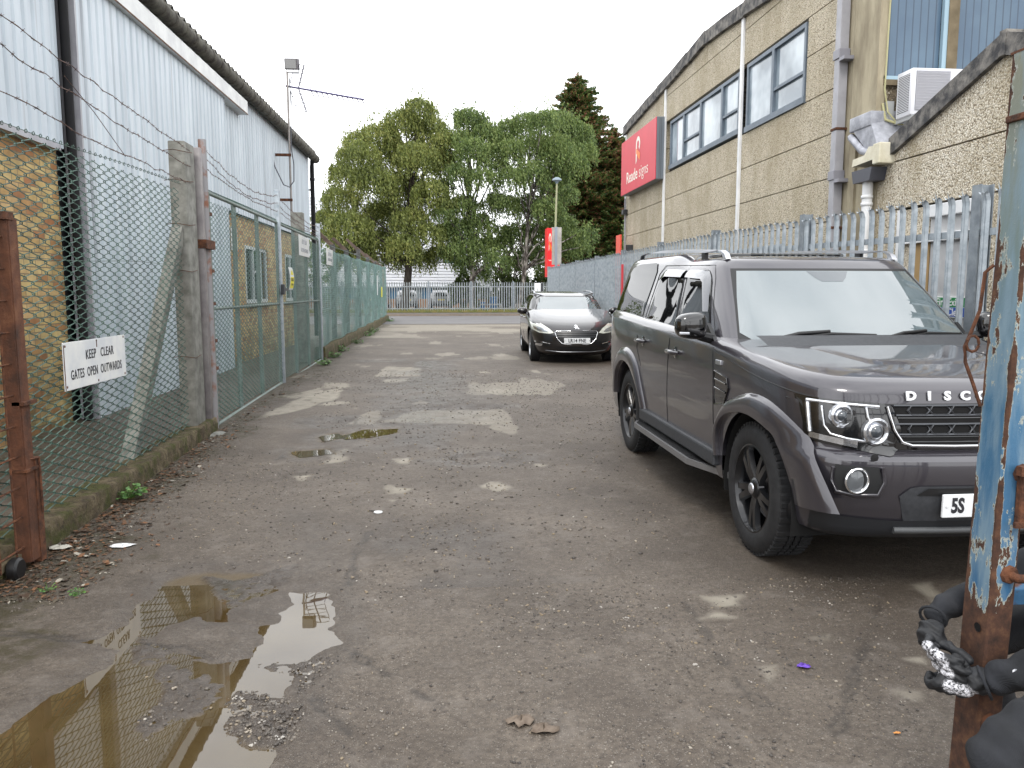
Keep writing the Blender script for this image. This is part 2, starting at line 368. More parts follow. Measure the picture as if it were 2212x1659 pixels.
c0 = gm_.mix(gm_.mr(fb, .3, .75), c0, S(92, 80, 70, .44))
sp = gm_.vor(170, out='Color'); spd = gm_.vor(170); sep = gm_.n('ShaderNodeSeparateColor'); gm_.l(sp, sep.inputs[0])
c1 = gm_.mix(gm_.math('MULTIPLY', gm_.mr(sep.outputs[0], .8, .86), gm_.mr(spd, .5, .25)), c0, S(176, 168, 156, .55))
c1 = gm_.mix(gm_.math('MULTIPLY', gm_.mr(sep.outputs[1], .82, .88), gm_.mr(spd, .5, .25)), c1, S(60, 56, 54, .5))
sp2 = gm_.vor(46, out='Color'); sd2 = gm_.vor(46); se2 = gm_.n('ShaderNodeSeparateColor'); gm_.l(sp2, se2.inputs[0])
c1 = gm_.mix(gm_.math('MULTIPLY', gm_.mr(se2.outputs[0], .86, .9), gm_.mr(sd2, .3, .16)), c1, S(168, 158, 146, .5))
pcol = gm_.ramp(gm_.noise(9, 4, .6), [(.3, S(160, 151, 136, .6)), (.7, S(186, 178, 162, .6))])
c1 = gm_.mix(gm_.math('MULTIPLY', gm_.mr(gm_.noise(.75, 6, .68), .42, .6), .45), c1, S(90, 78, 66, .44)); c1 = gm_.mix(gm_.math('MULTIPLY', gm_.mr(gm_.noise(5.5, 6, .7), .52, .66), .4), c1, S(158, 148, 138, .5)); c2 = gm_.mix(gm_.attr('patch'), c1, pcol)
c3 = gm_.mix(gm_.math('MULTIPLY', gm_.attr('moss'), gm_.mr(gm_.noise(12, 5, .7), .38, .6)), c2, S(74, 66, 36, .55))
c4 = gm_.mix(gm_.math('MULTIPLY', gm_.attr('wet'), .45), c3, S(68, 60, 56, .42))
c5 = gm_.mix(gm_.attr('mud'), c4, S(116, 98, 68, .5)); c6 = gm_.mix(gm_.math('MULTIPLY', gm_.attr('crack'), .6), c5, S(50, 46, 44, .4))
gm_.set(Base_Color=c6, Roughness=gm_.math('MULTIPLY_ADD', gm_.math('MULTIPLY', gm_.attr('wet'), gm_.mr(gm_.noise(3.5, 5, .65), .35, .6)), -.42, .62))
hh = gm_.math('ADD', gm_.math('MULTIPLY', gm_.noise(75, 5, .7), 1.0), gm_.math('MULTIPLY', spd, -.5)); gm_.bump(hh, .7, .008)
go = npmesh('ground', V, F, gm_.m, None, {'patch': PAT.ravel(), 'wet': WET.ravel(), 'moss': MOSS.ravel(), 'mud': MUD.ravel(), 'crack': CRK.ravel()})
go.data.shade_smooth(); struct(go)
def gheight(x, y):
    i = int(np.clip(np.searchsorted(ys, y)-1, 0, ny-2)); j = int(np.clip(np.searchsorted(xs, x)-1, 0, nx-2)); return float(Z[i, j])
# water
wm = Mat('puddle_water'); wm.set(Base_Color=wm.ramp(wm.noise(2.2, 3), [(.35, S(98, 80, 50, .42)), (.65, S(118, 100, 66, .42))]), Roughness=.012, IOR=1.78)
wm.bump(wm.noise(5, 2), .02, .01)
b = MB(); b.add([(-2.33, .95, -.004), (.9, .95, -.004), (.9, 4.2, -.004), (-2.33, 4.2, -.004)], [(0, 1, 2, 3)]); struct(b.build('puddle_water', wm.m))
for pl, lv in pools:
    c = np.mean(np.array(pl), 0); b = MB(); b.add([(c[0]+(q[0]-c[0])*1.12, c[1]+(q[1]-c[1])*1.12, lv) for q in pl], [tuple(range(len(pl)))]); struct(b.build('puddle_water', wm.m))
# road, far pavement, verge
rm = plain('road_asphalt', S(138, 136, 138, .5), S(150, 148, 148, .5), .6, .8, 0, .3, 30)
b = MB(); b.box(-160, 160, 35.2, 46.6, .09, .1225); struct(b.build('road', rm))
pv = plain('pavement_tarmac', S(120, 112, 106, .5), S(136, 126, 118, .5), 1.2, .85)
kb = plain('kerb_stone', S(150, 136, 122, .55), S(166, 150, 134, .55), 3, .85)
b = MB(); b.box(-160, 160, 46.6, 46.75, .05, .23); struct(b.build('kerb', kb))
b = MB(); b.box(-160, 160, 46.75, 50.3, .05, .215); struct(b.build('pavement', pv))
vg = plain('verge_grass', S(84, 92, 48, .5), S(120, 110, 70, .5), 4, .95, 0, .6, 30)
b = MB(); b.box(-160, 160, 50.3, 57.5, .05, .235); struct(b.build('ground_verge', vg))
b = MB(); b.box(-60, 60, 57.5, 68, .05, .2); struct(b.build('pavement', pv))
# ---- gravel (uncountable) ----
ico = bmesh.new(); bmesh.ops.create_icosphere(ico, subdivisions=1, radius=1); ico.verts.index_update()
IV = np.array([q.co[:] for q in ico.verts]); IF = np.array([[x.index for x in f_.verts] for f_ in ico.faces]); ico.free()
pts = []
def spray(poly, n, smin, smax):
    P = np.array(poly); lo, hi = P.min(0), P.max(0); q = rng.uniform(lo, hi, (n*2, 2)); q = q[sdpoly(q[:, 0], q[:, 1], poly) > -.02]
    keep = (fbm(q[:, 0], q[:, 1], 2.2, 123, 3)+rng.uniform(-.3, .3, len(q))) > -.12
    for x, y in q[keep][:n]: pts.append((x, y, smin+(smax-smin)*rng.random()**2))
for p, n in ((grit[1], 520), (grit[2], 650), (grit[0], 160)): spray(p, n, .003, .009)
for poly, n, a, b_ in ((AD([(760, 1180), (1000, 1100), (1200, 1300), (1000, 1659), (720, 1659), (700, 1480)]), 1800, .002, .008), (AD([(680, 800), (1300, 800), (1500, 1250), (700, 1250)]), 6500, .003, .013), (AD([(940, 960), (1120, 960), (1130, 1050), (940, 1050)]), 260, .004, .011), (AD([(1150, 1250), (1900, 1250), (2000, 1659), (1100, 1659)]), 4500, .002, .007), (AD([(300, 1130), (480, 960), (700, 1000), (640, 1230), (300, 1240)]), 1600, .0025, .010), (AD([(1050, 900), (1300, 860), (1400, 960), (1200, 960)]), 420, .004, .01), (AD([(0, 1240), (120, 1200), (220, 1260), (40, 1360)]), 260, .002, .006)):
    spray(poly, n, a, b_)
VV, FF = [], []; o_ = 0
for x, y, s_ in pts:
    q = IV*(1+rng.uniform(-.25, .25, (len(IV), 1)))*np.array([s_*rng.uniform(.7, 1.3), s_*rng.uniform(.7, 1.3), s_*rng.uniform(.5, .8)])
    z = gheight(x, y); VV.append(q+np.array([x, y, z+s_*.2])); FF.append(IF+o_); o_ += len(IV)
gv = Mat('gravel_stone'); wn = gv.n('ShaderNodeTexWhiteNoise', noise_dimensions='3D')
sn = gv.n('ShaderNodeVectorMath', operation='SNAP'); gv.l(gv.co, sn.inputs[0]); sn.inputs[1].default_value = (.03, .03, .03); gv.l(sn.outputs[0], wn.inputs[0])
gv.set(Base_Color=gv.ramp(wn.outputs['Value'], [(0, S(78, 72, 68, .5)), (.4, S(120, 112, 104, .5)), (.8, S(150, 140, 128, .55)), (.93, S(168, 150, 122, .6)), (1, S(205, 200, 192, .6))]), Roughness=.6)
tag(npmesh('gravel', np.concatenate(VV), np.concatenate(FF), gv.m), 'loose grey and buff gravel scattered over the worn tarmac and puddle edges', 'gravel', kind='stuff')
# ---- litter along the kerb ----
VV, FF = [], []; o_ = 0; LC = []
for i in range(3600):
    y = 4.0+abs(rng.normal(0, 2.4)) if i < 3000 else rng.uniform(4, 14); x = -2.32+abs(rng.normal(0, .17))*(1.3 if y < 5.5 else .85)
    if y < 4.65 and rng.random() < .4: x = -2.4+rng.uniform(0, .6)
    s_ = rng.uniform(.005, .03 if i % 7 == 0 else .013); a = rng.uniform(0, 6.3); t = rng.uniform(-.6, .6)
    c, s2 = math.cos(a), math.sin(a); z = gheight(x, y)+.003
    for (u, v) in ((-1, -.5), (0, -.8), (1, 0), (.3, .7), (-.8, .6)):
        uu, vv = u*s_, v*s_*.8; VV.append((x+c*uu-s2*vv, y+s2*uu+c*vv, z+t*uu*.6+.35*abs(v)*s_))
    FF.append([o_, o_+1, o_+2]); FF.append([o_, o_+2, o_+3]); FF.append([o_, o_+3, o_+4]); o_ += 5
lm = Mat('dead_leaf_litter'); wn = lm.n('ShaderNodeTexWhiteNoise', noise_dimensions='3D'); sn = lm.n('ShaderNodeVectorMath', operation='SNAP'); lm.l(lm.co, sn.inputs[0]); sn.inputs[1].default_value = (.035, .035, .2); lm.l(sn.outputs[0], wn.inputs[0])
lm.set(Base_Color=lm.ramp(wn.outputs['Value'], [(0, S(84, 62, 44, .6)), (.35, S(120, 88, 62, .6)), (.6, S(150, 106, 72, .6)), (.8, S(110, 100, 84, .6)), (.93, S(196, 188, 172, .6)), (1, S(220, 216, 206, .7))], 'CONSTANT'), Roughness=.7)
tag(npmesh('leaf_litter', VV, FF, lm.m), 'dead leaves, chips and pale scraps drifted along the foot of the mossy kerb', 'litter', kind='stuff')
# single scraps
def scrap(name, label, cat, px, py, rx, ry, mat, seed, hgt=.012):
    x, y = AD([(px, py)])[0]; r_ = random.Random(seed); b = MB(); n = 14
    P = [[(x+rx*q*math.cos(t*2*math.pi/n)*(1+.2*r_.uniform(-1, 1)), y+ry*q*math.sin(t*2*math.pi/n)*(1+.2*r_.uniform(-1, 1)), gheight(x, y)+.004+hgt*r_.random()*(1-.5*q)) for t in range(n)]+[None] for q in (.02, .35, .7, 1)]
    for row in P: row[-1] = row[0]
    b.grid(P); o = b.build(name, mat, smooth=180); o.modifiers.new('s', 'SOLIDIFY').thickness = .0015
    return tag(o, label, cat)
scrap('paper_scrap', 'crumpled white paper scrap on the tarmac below the kerb', 'paper scrap', 264, 1181, .075, .04, WHITE, 3)
scrap('paper_scrap', 'off-white torn paper lying in the leaf litter beside the rusty gate foot', 'paper scrap', 130, 1187, .06, .045, plain('offwhite', S(190, 186, 174), rough=.7), 5, .03)
scrap('sweet_wrapper', 'small purple wrapper lying on the tarmac before the big dark car', 'wrapper', 1735, 1443, .028, .018, plain('purple_foil', S(96, 60, 170), rough=.3), 8, .02)
scrap('dead_leaf_clump', 'flattened brown soggy leaf clump at the bottom edge of the photo', 'leaf clump', 1125, 1565, .05, .035, plain('soggy_leaf', S(120, 104, 90, .6), S(150, 134, 118, .6), 30, .7), 11, .03)
scrap('dead_leaf_clump', 'curled brown leaf clump just right of the flattened one at the bottom edge', 'leaf clump', 1175, 1583, .05, .035, MATS['soggy_leaf'], 13, .03)
x, y = AD([(817, 1109)])[0]; b = MB(); b.tube([(x+.026*math.cos(t*.45), y+.02*math.sin(t*.45), gheight(x, y)+.006) for t in range(14)], .006, 5, closed=True)
tag(b.build('plastic_ring', WHITE, smooth=180), 'small white plastic ring lying on the gravelly tarmac', 'ring')
scrap('cigarette_end', 'tiny orange butt on the tarmac near the right gate post', 'cigarette end', 1937, 1587, .012, .006, plain('butt', S(220, 150, 80), rough=.7), 2, .008)
# ---- weeds ----
wl = plain('weed_leaf', S(60, 110, 48, .7), S(110, 150, 66, .7), 30, .6)
def weed(x, y, z, r_, n, label, group=None, seed=0):
    q = random.Random(seed); t = thing('weed', label, 'weed', (x, y, z), group); b = MB(); st = MB()
    for i in range(n):
        a = q.uniform(0, 6.28); d = r_*math.sqrt(q.random()); h = r_*q.uniform(.15, .95)*(1.1-d/r_*.5); s_ = r_*q.uniform(.09, .17); tl = q.uniform(-.5, .5)
        cx, cy, cz = x+d*math.cos(a), y+d*math.sin(a), z+h; u = Vector((math.cos(a), math.sin(a), tl)); v = Vector((-math.sin(a), math.cos(a), q.uniform(-.4, .4)))
        P = [Vector((cx, cy, cz))+u*(s_*k*math.cos(w_))+v*(s_*k*math.sin(w_)) for k in (1,) for w_ in [j*math.pi/3 for j in range(6)]]
        b.add([Vector((cx, cy, cz+.1*s_))]+P, [(0, 1+j, 1+(j+1) % 6) for j in range(6)]); st.tube([(x+q.uniform(-.01, .01), y, z-.01), (x+d*.6*math.cos(a), y+d*.6*math.sin(a), z+h*.7), (cx, cy, cz)], .0015, 3, cap=False)
    b.build('leaf_cluster', wl, t); st.build('stem', wl, t)
x, y = AD([(277, 1078)])[0]; weed(x, y, gheight(x, y), .13, 60, 'bright green leafy weed growing at the kerb below the sign', None, 1)
for i, (zx, zy, lb) in enumerate(((765, 1455, 'nearest big leafy weed of the row at the far kerb foot'), (825, 1408, 'second weed along the far kerb foot'), (870, 1372, 'third weed along the far kerb foot'), (960, 1325, 'small weed midway along the far kerb foot'), (1030, 1280, 'low weed past midway along the far kerb foot'), (1065, 1258, 'broad weed near the far end of the kerb foot'), (1155, 1195, 'farthest weed at the very end of the kerb'))):
    x, y = AD([((780+zx/1.481)*.54, (480+zy/1.481)*.54)])[0]; weed(x, y, gheight(x, y), .12+.003*y, 60, lb, 'weeds along the far kerb foot', 20+i)
for px, py, lb, k in ((165, 1290, 'straggly little weed in the tarmac crack near the puddle', 1), (105, 1280, 'tiny weed beside the castor wheel of the rusty gate', 2), (1325, 778, 'yellow green weed between the two dark cars by the palings', 3)):
    x, y = AD([(px, py)])[0]; weed(x, y, gheight(x, y), .05 if k < 3 else .22, 14 if k < 3 else 50, lb, None, 40+k)
# ================= LEFT SIDE =================
def LX(y): return -4.304+.0215*y                              # face of the left building
# ---- plinth kerb under the fence ----
mossc = Mat('mossy_kerb'); sx = mossc.n('ShaderNodeSeparateXYZ'); geo = mossc.n('ShaderNodeNewGeometry'); mossc.l(geo.outputs['Normal'], sx.inputs[0])
cc = mossc.ramp(mossc.noise(7, 5, .65), [(.32, S(78, 64, 46, .6)), (.5, S(112, 98, 72, .6)), (.7, S(146, 132, 104, .6))])
cc = mossc.mix(mossc.mr(mossc.noise(5.5, 5, .7), .46, .58), cc, S(86, 88, 34, .55)); cc = mossc.mix(mossc.mr(mossc.noise(26, 4, .7), .5, .7), cc, S(58, 46, 34, .6))
mossc.set(Base_Color=cc, Roughness=.92); mossc.bump(mossc.noise(28, 6, .7), .9, .02)
def plinth(y0, y1, h, label):
    b = MB(); P = []; n = int((y1-y0)/.12)+1
    for i in range(n+1):
        y = y0+(y1-y0)*i/n; g = G(y); k = lambda s_: .016*float(fbm(np.array([y]), np.array([s_]), 3.5, 5, 4)[0])*2
        P.append([(-2.33+k(1)*.6, y, g-.08), (-2.332+k(1)*.6, y, g+h*.5), (-2.338+k(2)*.6, y, g+h-.012+k(3)*.4), (-2.352+k(2)*.6, y, g+h+k(3)*.4), (-2.45, y, g+h+k(4)*.6), (-2.55+k(5), y, g+h+k(4)*.6), (-2.56, y, g+h-.02), (-2.57, y, g-.08)])
    b.grid(P); b.add(P[0], [tuple(range(8))]); b.add(P[-1], [tuple(range(7, -1, -1))])
    o = b.build('concrete_plinth', mossc.m, smooth=50); tag(o, label, 'plinth')
plinth(4.35, 8.62, .15, 'mossy concrete plinth kerb under the near chain link fence')
plinth(17.05, 40.2, .26, 'long concrete plinth kerb under the far green fence')
# ---- chain link ----
def chain(b, y0, y1, z0, z1, x=-2.45, p=.09, vs=.0325, r=.004, sides=3, sag=0):
    n = int((y1-y0)/p)
    for i in range(n+1):
        yc = y0+i*p; g = G(yc); zt = z1(yc) if callable(z1) else z1; k = int((zt-z0-g)/vs); pts_ = []
        for j in range(k+1):
            s_ = 1 if (j+i) % 2 else -1; yy_ = yc+s_*p*.5; z_ = g+z0+j*vs
            xx = x+(.0035 if s_ > 0 else -.0035)+sag*math.sin(yy_*1.9+i*.0)*math.sin(z_*2.2)
            if s_ < 0: pts_ += [(xx, yy_-.006, z_-.004), (xx-.006, yy_+.002, z_+.003)]
            else: pts_ += [(xx, yy_+.006, z_-.004), (xx+.006, yy_-.002, z_+.003)]
        b.tube(pts_, r, sides, cap=False)
def barbed(b, A, B, sag, seed, n=26, r=.0028, barbs=True):
    q = random.Random(seed); P = []; Lh = (Vector(B)-Vector(A)).length
    for i in range(n+1):
        t = i/n; v = Vector(A).lerp(Vector(B), t); v.z -= sag*4*t*(1-t); v += Vector((q.uniform(-1, 1)*.006, 0, q.uniform(-1, 1)*.014)) if 0 < i < n else Vector(); P.append(v)
    b.tube(P, r, 4, cap=False)
    b.tube([p+Vector((.003*math.cos(i*2), 0, .004*math.sin(i*2))) for i, p in enumerate(P)], r*.8, 4, cap=False)
    if barbs:
        k = int(Lh/.11)
        for i in range(1, k):
            t = i/k*n; a = int(t); c = P[a].lerp(P[min(a+1, n)], t-a)
            for s_ in range(2):
                d = Vector((q.uniform(-1, 1), q.uniform(-.6, .6), q.uniform(-1, 1))).normalized()*.017; b.tube([c-d, c+d], .0016, 3, cap=False)
            b.tube([c-Vector((0, .006, 0)), c+Vector((0, .006, 0))], .005, 5)
BARB = plain('rusty_barbed_wire', S(84, 74, 76), S(120, 96, 84), 40, .75, .4)
# near fence section
t = thing('chain_link_fence', 'near green chain link fence section with knuckled top on mossy plinth', 'fence', (-2.45, 6, G(6)+.15))
b = MB(); chain(b, 3.2, 8.05, .16, lambda y: 2.50+.028*(y-4.9)-G(y)); b.build('chain_mesh', GREENPVC, t)
b = MB()
for zz in (.45, 1.05, 1.75, 2.505): b.tube([(-2.456, y, zz+.028*(y-4.9)*(zz/2.5)+.008*math.sin(y*3)) for y in np.arange(3.2, 8.3, .3)], .0022, 4)
for i in range(55): y = 3.2+i*.09; z_ = 2.505+.028*(y-4.9); b.tube([(-2.45+.008*math.cos(a), y, z_+.012*math.sin(a)) for a in (0, 1.3, 2.6, 3.9, 5.2)], .0034, 4, closed=True)
b.build('tension_wire', GREENPVC, t)
# concrete end post with raker
t = thing('concrete_post', 'tall grey concrete fence post with leaning raker strut beside the gate post', 'post', (-2.47, 8.25, G(8.25)))
b = MB(); y0, y1 = 7.98, 8.46
b.bbox(-2.56, -2.40, 8.14, 8.44, -.1, 3.0, .012); o = b.build('post_shaft', CONC, t, smooth=30)
b = MB(); M = Matrix.Identity(4)
A, B = Vector((-2.55, 6.62, .0)), Vector((-2.5, 8.16, 2.15)); d = (B-A).normalized(); u = Vector((1, 0, 0)); v = d.cross(u)
b.add([A+u*a*.055+v*c*.06 for a, c in ((-1, -1), (1, -1), (1, 1), (-1, 1))]+[B+u*a*.05+v*c*.055 for a, c in ((-1, -1), (1, -1), (1, 1), (-1, 1))], [(3, 2, 1, 0), (4, 5, 6, 7), (0, 1, 5, 4), (1, 2, 6, 5), (2, 3, 7, 6), (3, 0, 4, 7)])
b.build('raker_strut', CONC, t)
b = MB()
for z_ in (.9, 1.75, 2.2, 2.62, 2.9): b.tube([(-2.60, 8.12, z_), (-2.5, 8.1, z_+.01), (-2.38, 8.13, z_-.01), (-2.38, 8.3, z_+.01)], .004, 4)
b.build('tie_wire', RUSTB, t)
# steel channel + hinge tube posts
t = thing('gate_post', 'grey steel channel post with rusty clamp beside the concrete post', 'gate post', (-2.4, 8.6, G(8.6)))
b = MB(); b.bbox(-2.46, -2.36, 8.5, 8.58, 0, 3.0, .006); b.build('channel', plain('dull_steel', S(120, 114, 116), S(146, 142, 140), 6, .5, .3), t, smooth=30)
b = MB(); b.box(-2.47, -2.33, 8.49, 8.82, 1.99, 2.08); b.build('clamp', RUST, t)
HT = plain('hinge_tube_paint', S(150, 148, 150), S(140, 96, 76), 5, .6, .2, lo=.5, hi=.62, bump=.2)
t = thing('gate_post', 'round tubular hinge post streaked with rust, foot on a concrete pad', 'gate post', (-2.4, 8.74, G(8.7)))
b = MB(); b.tube([(-2.40, 8.75, .0), (-2.40, 8.75, .6), (-2.40, 8.74, 3.12)], .042, 12); b.build('tube', HT, t, smooth=60)
b = MB(); b.lathe([(0, .05), (.10, .045), (.2, .02), (.23, -.03)], 12, Matrix.Translation((-2.33, 8.45, .03)) @ Matrix.Diagonal((1, 1.2, 1, 1))); b.build('concrete_pad', CONC, t, smooth=60)
b = MB()
for z_ in (.7, 1.0, 1.4, 1.75, 2.35): b.box(-2.44, -2.37, 8.78, 8.90, z_, z_+.035)
b.build('hinge_lug', RUST, t)
# gates
def gate(y0, y1, label, ztop=2.6, post=True):
    t = thing('gate_leaf', label, 'gate', (-2.42, (y0+y1)/2, G(y0)))
    g0, g1 = G(y0), G(y1); fr = MB(); T = lambda z: (z if True else z)
    fr.tube([(-2.42, y0+.03, .07), (-2.42, y0+.03, ztop)], .021, 8); fr.tube([(-2.42, y1-.03, .1), (-2.42, y1-.03, ztop)], .021, 8)
    fr.tube([(-2.42, y0, .08), (-2.42, y1, .12)], .021, 8); fr.tube([(-2.42, y0, ztop), (-2.42, y1, ztop)], .021, 8); fr.tube([(-2.42, y0, 1.36), (-2.42, y1, 1.36)], .018, 8)
    for k in (1, 2): fr.tube([(-2.45, y0+(y1-y0)*k/3, .1), (-2.45, y0+(y1-y0)*k/3, ztop)], .03, 6)
    fr.build('frame', plain('greened_galv', S(104, 120, 112), S(130, 140, 138), 5, .5, .2), t, smooth=60)
    b = MB(); chain(b, y0+.05, y1-.05, .06, ztop+.03-G((y0+y1)/2), x=-2.405, p=.076, vs=.03, r=.0034); b.build('chain_mesh', plain('dark_green_wire', S(52, 80, 74), S(80, 112, 104), 3, .45), t)
    b = MB(); n = int((y1-y0)/.045)
    b.tube([(-2.42+.028*math.cos(i*2.1), y0+(y1-y0)*i/(n*3), ztop+.02+.028*math.sin(i*2.1)) for i in range(n*3)], .004, 4); b.build('top_coil', GREENPVC, t)
    return t
g1 = gate(8.90, 12.66, 'nearer chain link gate leaf between tubular post and lock post')
g2 = gate(12.86, 17.0, 'farther chain link gate leaf carrying a white notice')
t = thing('gate_post', 'slim galvanised lock post between the two chain link gate leaves', 'gate post', (-2.42, 12.76, G(12.7)))
b = MB(); b.bbox(-2.46, -2.38, 12.70, 12.80, .02, 3.1, .006); b.build('post_shaft', GALV, t, smooth=30)
b = MB(); b.bbox(-2.38, -2.33, 12.62, 12.74, 1.5, 1.66, .01); b.box(-2.37, -2.34, 12.8, 13.05, 1.56, 1.60); b.build('lock_box', DARKG, t)
t = thing('fence_post', 'slim galvanised post at the end of the chain link gates', 'post', (-2.42, 17.1, G(17)))
b = MB(); b.bbox(-2.46, -2.38, 17.0, 17.1, .02, 2.95, .006); b.build('post_shaft', GALV, t, smooth=30)
t = thing('concrete_post', 'square concrete post rising behind the end of the chain link gates', 'post', (-2.7, 16, G(16)))
b = MB(); b.bbox(-2.86, -2.62, 16.4, 16.62, 0, 3.12, .012); b.build('post_shaft', CONC, t, smooth=30)
# far fence (denser, teal)
def ftop(y): return 2.6+.011*(y-17)-G(y)
t = thing('chain_link_fence', 'long teal chain link fence running away to the road on its plinth', 'fence', (-2.44, 28, G(28)+.26))
b = MB(); chain(b, 17.15, 39.9, .27, ftop, x=-2.42, p=.075, vs=.045, r=.0038, sag=.05); b.build('chain_mesh', TEALPVC, t)
b = MB(); chain(b, 17.15, 39.9, .27, ftop, x=-2.44, p=.09, vs=.05, r=.0034, sag=.04); b.build('chain_mesh', TEALPVC, t)
b = MB()
for z_ in (.5, 1.3, 2.0, 2.48): b.tube([(-2.44, y, z_+.011*(y-17)+G(y)) for y in np.arange(17.1, 40, 1)], .004, 4)
b.build('tension_wire', TEALPVC, t)
for i, (y, h) in enumerate(((20.5, 2.72), (23.6, 2.75), (27.3, 2.95), (31, 2.85), (34.6, 2.8), (40.1, 2.72))):
    t = thing('cranked_post', ['first', 'second', 'third', 'fourth', 'fifth', 'last'][i]+' cranked concrete post along the far green fence, counting from the gates', 'post', (-2.55, y, G(y)), 'cranked concrete posts of the far fence')
    b = MB(); b.bbox(-2.62, -2.50, y-.06, y+.06, 0, h, .01); b.build('post_shaft', CONCD if i < 5 else plain('tan_concrete', S(150, 120, 92, .8), S(170, 142, 112, .8), 6, .9), t)
    b = MB(); A, B = Vector((-2.56, y, h-.04)), Vector((-2.94, y, h+.34)); d = (B-A).normalized(); v = Vector((0, 1, 0)); u = d.cross(v)
    b.add([A+u*a*.055+v*c*.055 for a, c in ((-1, -1), (1, -1), (1, 1), (-1, 1))]+[B+u*a*.04+v*c*.04 for a, c in ((-1, -1), (1, -1), (1, 1), (-1, 1))], [(3, 2, 1, 0), (4, 5, 6, 7), (0, 1, 5, 4), (1, 2, 6, 5), (2, 3, 7, 6), (3, 0, 4, 7)])
    b.build('cranked_arm', plain('brown_concrete', S(96, 82, 76, .7), S(126, 108, 96, .7), 6, .9), t)
t = thing('barbed_wire', 'barbed wire strands along the cranked posts of the far fence', 'barbed wire', (-2.8, 30, 3))
b = MB()
for k in range(3): barbed(b, (-2.62-.12*k, 17.1, 2.75+.13*k), (-2.62-.12*k, 40.1, 2.8+.12*k), .05, 50+k, 60, barbs=False)
b.build('strand', BARB, t)
t = thing('barbed_wire', 'sagging rusty barbed wire strands above the near fence section', 'barbed wire', (-2.5, 5, 3))
b = MB()
for A, B, sg, sd_ in (((-2.44, 2.6, 3.32), (-2.4, 8.3, 2.93), .05, 1), ((-2.46, 2.6, 3.22), (-2.4, 8.3, 2.78), .10, 2), ((-2.46, 2.6, 2.88), (-2.4, 8.3, 2.62), .10, 3)): barbed(b, A, B, sg, sd_, 34)
b.tube([(-2.45, 5.75, 2.98), (-2.45, 6.2, 2.84), (-2.45, 6.75, 2.62)], .0035, 4); b.build('strand', BARB, t)
t = thing('barbed_wire', 'drooping barbed wire strands above the chain link gates', 'barbed wire', (-2.4, 12, 3))
b = MB()
for A, B, sg, sd_ in (((-2.4, 8.78, 3.06), (-2.4, 12.7, 3.02), .16, 4), ((-2.4, 8.78, 2.95), (-2.4, 12.7, 2.9), .14, 5), ((-2.4, 8.78, 2.84), (-2.4, 12.7, 2.78), .06, 6), ((-2.4, 12.8, 3.0), (-2.4, 17.05, 2.88), .08, 7), ((-2.4, 12.8, 2.86), (-2.4, 17.05, 2.78), .06, 8), ((-2.4, 12.8, 2.78), (-2.4, 17.05, 2.68), .04, 9)): barbed(b, A, B, sg, sd_)
b.build('strand', BARB, t)
# signs on the fence
def board(name, label, y0, y1, z0, z1, x, lines, tsize, lean=0, mat=SIGNW, tm=BLACKT):
    t = thing(name, label, 'sign', (x, (y0+y1)/2, z0)); b = MB(); b.bbox(x, x+.006, y0, y1, z0, z1, .002); o = b.build('panel', mat, t)
    for s_, dy, dz, sz, xs_ in lines: text('lettering', s_, sz, tm, t, frame((x+.0075, (y0+y1)/2+dy, (z0+z1)/2+dz), (0, 1, 0), (0, 0, 1)), .0006, .0008, xs_, spacing=1.1)
    return t
t = board('warning_sign', 'white enamel KEEP CLEAR GATES OPEN OUTWARDS sign on the near fence', 5.41, 6.45, .895, 1.215, -2.43, [('KEEP   CLEAR', .05, .055, .092, .80), ('GATES  OPEN  OUTWARDS', 0, -.065, .092, .70)], .09)
b = MB()
for y, z_ in ((5.44, 1.19), (5.93, 1.2), (6.42, 1.2), (5.44, .92), (5.93, .915), (6.42, .915)): b.lathe([(0, .003), (.008, .002), (.010, 0)], 8, frame((-2.424, y, z_), (0, 1, 0), (0, 0, 1)))
b.box(-2.4238, -2.4232, 5.923, 5.937, 1.155, 1.2); b.box(-2.4238, -2.4232, 5.413, 5.425, .9, 1.2); b.build('rusty_fixing', RUST, t)
gl = plain('faded_lettering', S(150, 154, 160), rough=.5)
t = board('warning_sign', 'white faded notice fixed high on the farther gate leaf', 14.45, 15.6, 2.19, 2.55, -2.39, [('KEEP  CLEAR', .0, .07, .11, .8), ('GATES OPEN OUTWARDS', 0, -.08, .1, .6)], .09, tm=gl)
t = board('warning_sign', 'small white faded notice on the teal fence past the gates', 17.95, 19.05, 2.14, 2.5, -2.38, [('KEEP CLEAR', .0, .06, .11, .8), ('GATES OPEN OUTWARDS', 0, -.06, .09, .6)], .09, tm=gl)
t = thing('hazard_sign', 'curved yellow and white hazard sign on the gate by the lock post', 'sign', (-2.39, 13.4, 1.6)); YEL = plain('hazard_yellow', S(236, 226, 20), rough=.4)
b = MB(); P = [[(-2.37+.03*math.sin(j/10*3.14), 13.24+.34*i/3, 1.58+.36*j/10) for j in range(11)] for i in range(4)]; b.grid(P); o = b.build('panel', SIGNW, t); o.modifiers.new('s', 'SOLIDIFY').thickness = .003
b = MB(); b.grid([[(-2.366+.03*math.sin((1+j*.55)/10*3.14), 13.26+.30*i/3, 1.60+.198*j/10) for j in range(11)] for i in range(4)]); b.add([(-2.338, 13.29, 1.82), (-2.338, 13.53, 1.82), (-2.341, 13.41, 1.91)], [(0, 1, 2)]); b.build('yellow_panel', YEL, t)
text('lettering', 'DANGER', .08, BLACKT, t, frame((-2.335, 13.41, 1.74), (0, 1, 0), (0, 0, 1)), .0005, 0, .8); text('lettering', 'KEEP OUT', .05, BLACKT, t, frame((-2.337, 13.41, 1.66), (0, 1, 0), (0, 0, 1)), .0005, 0, .8)
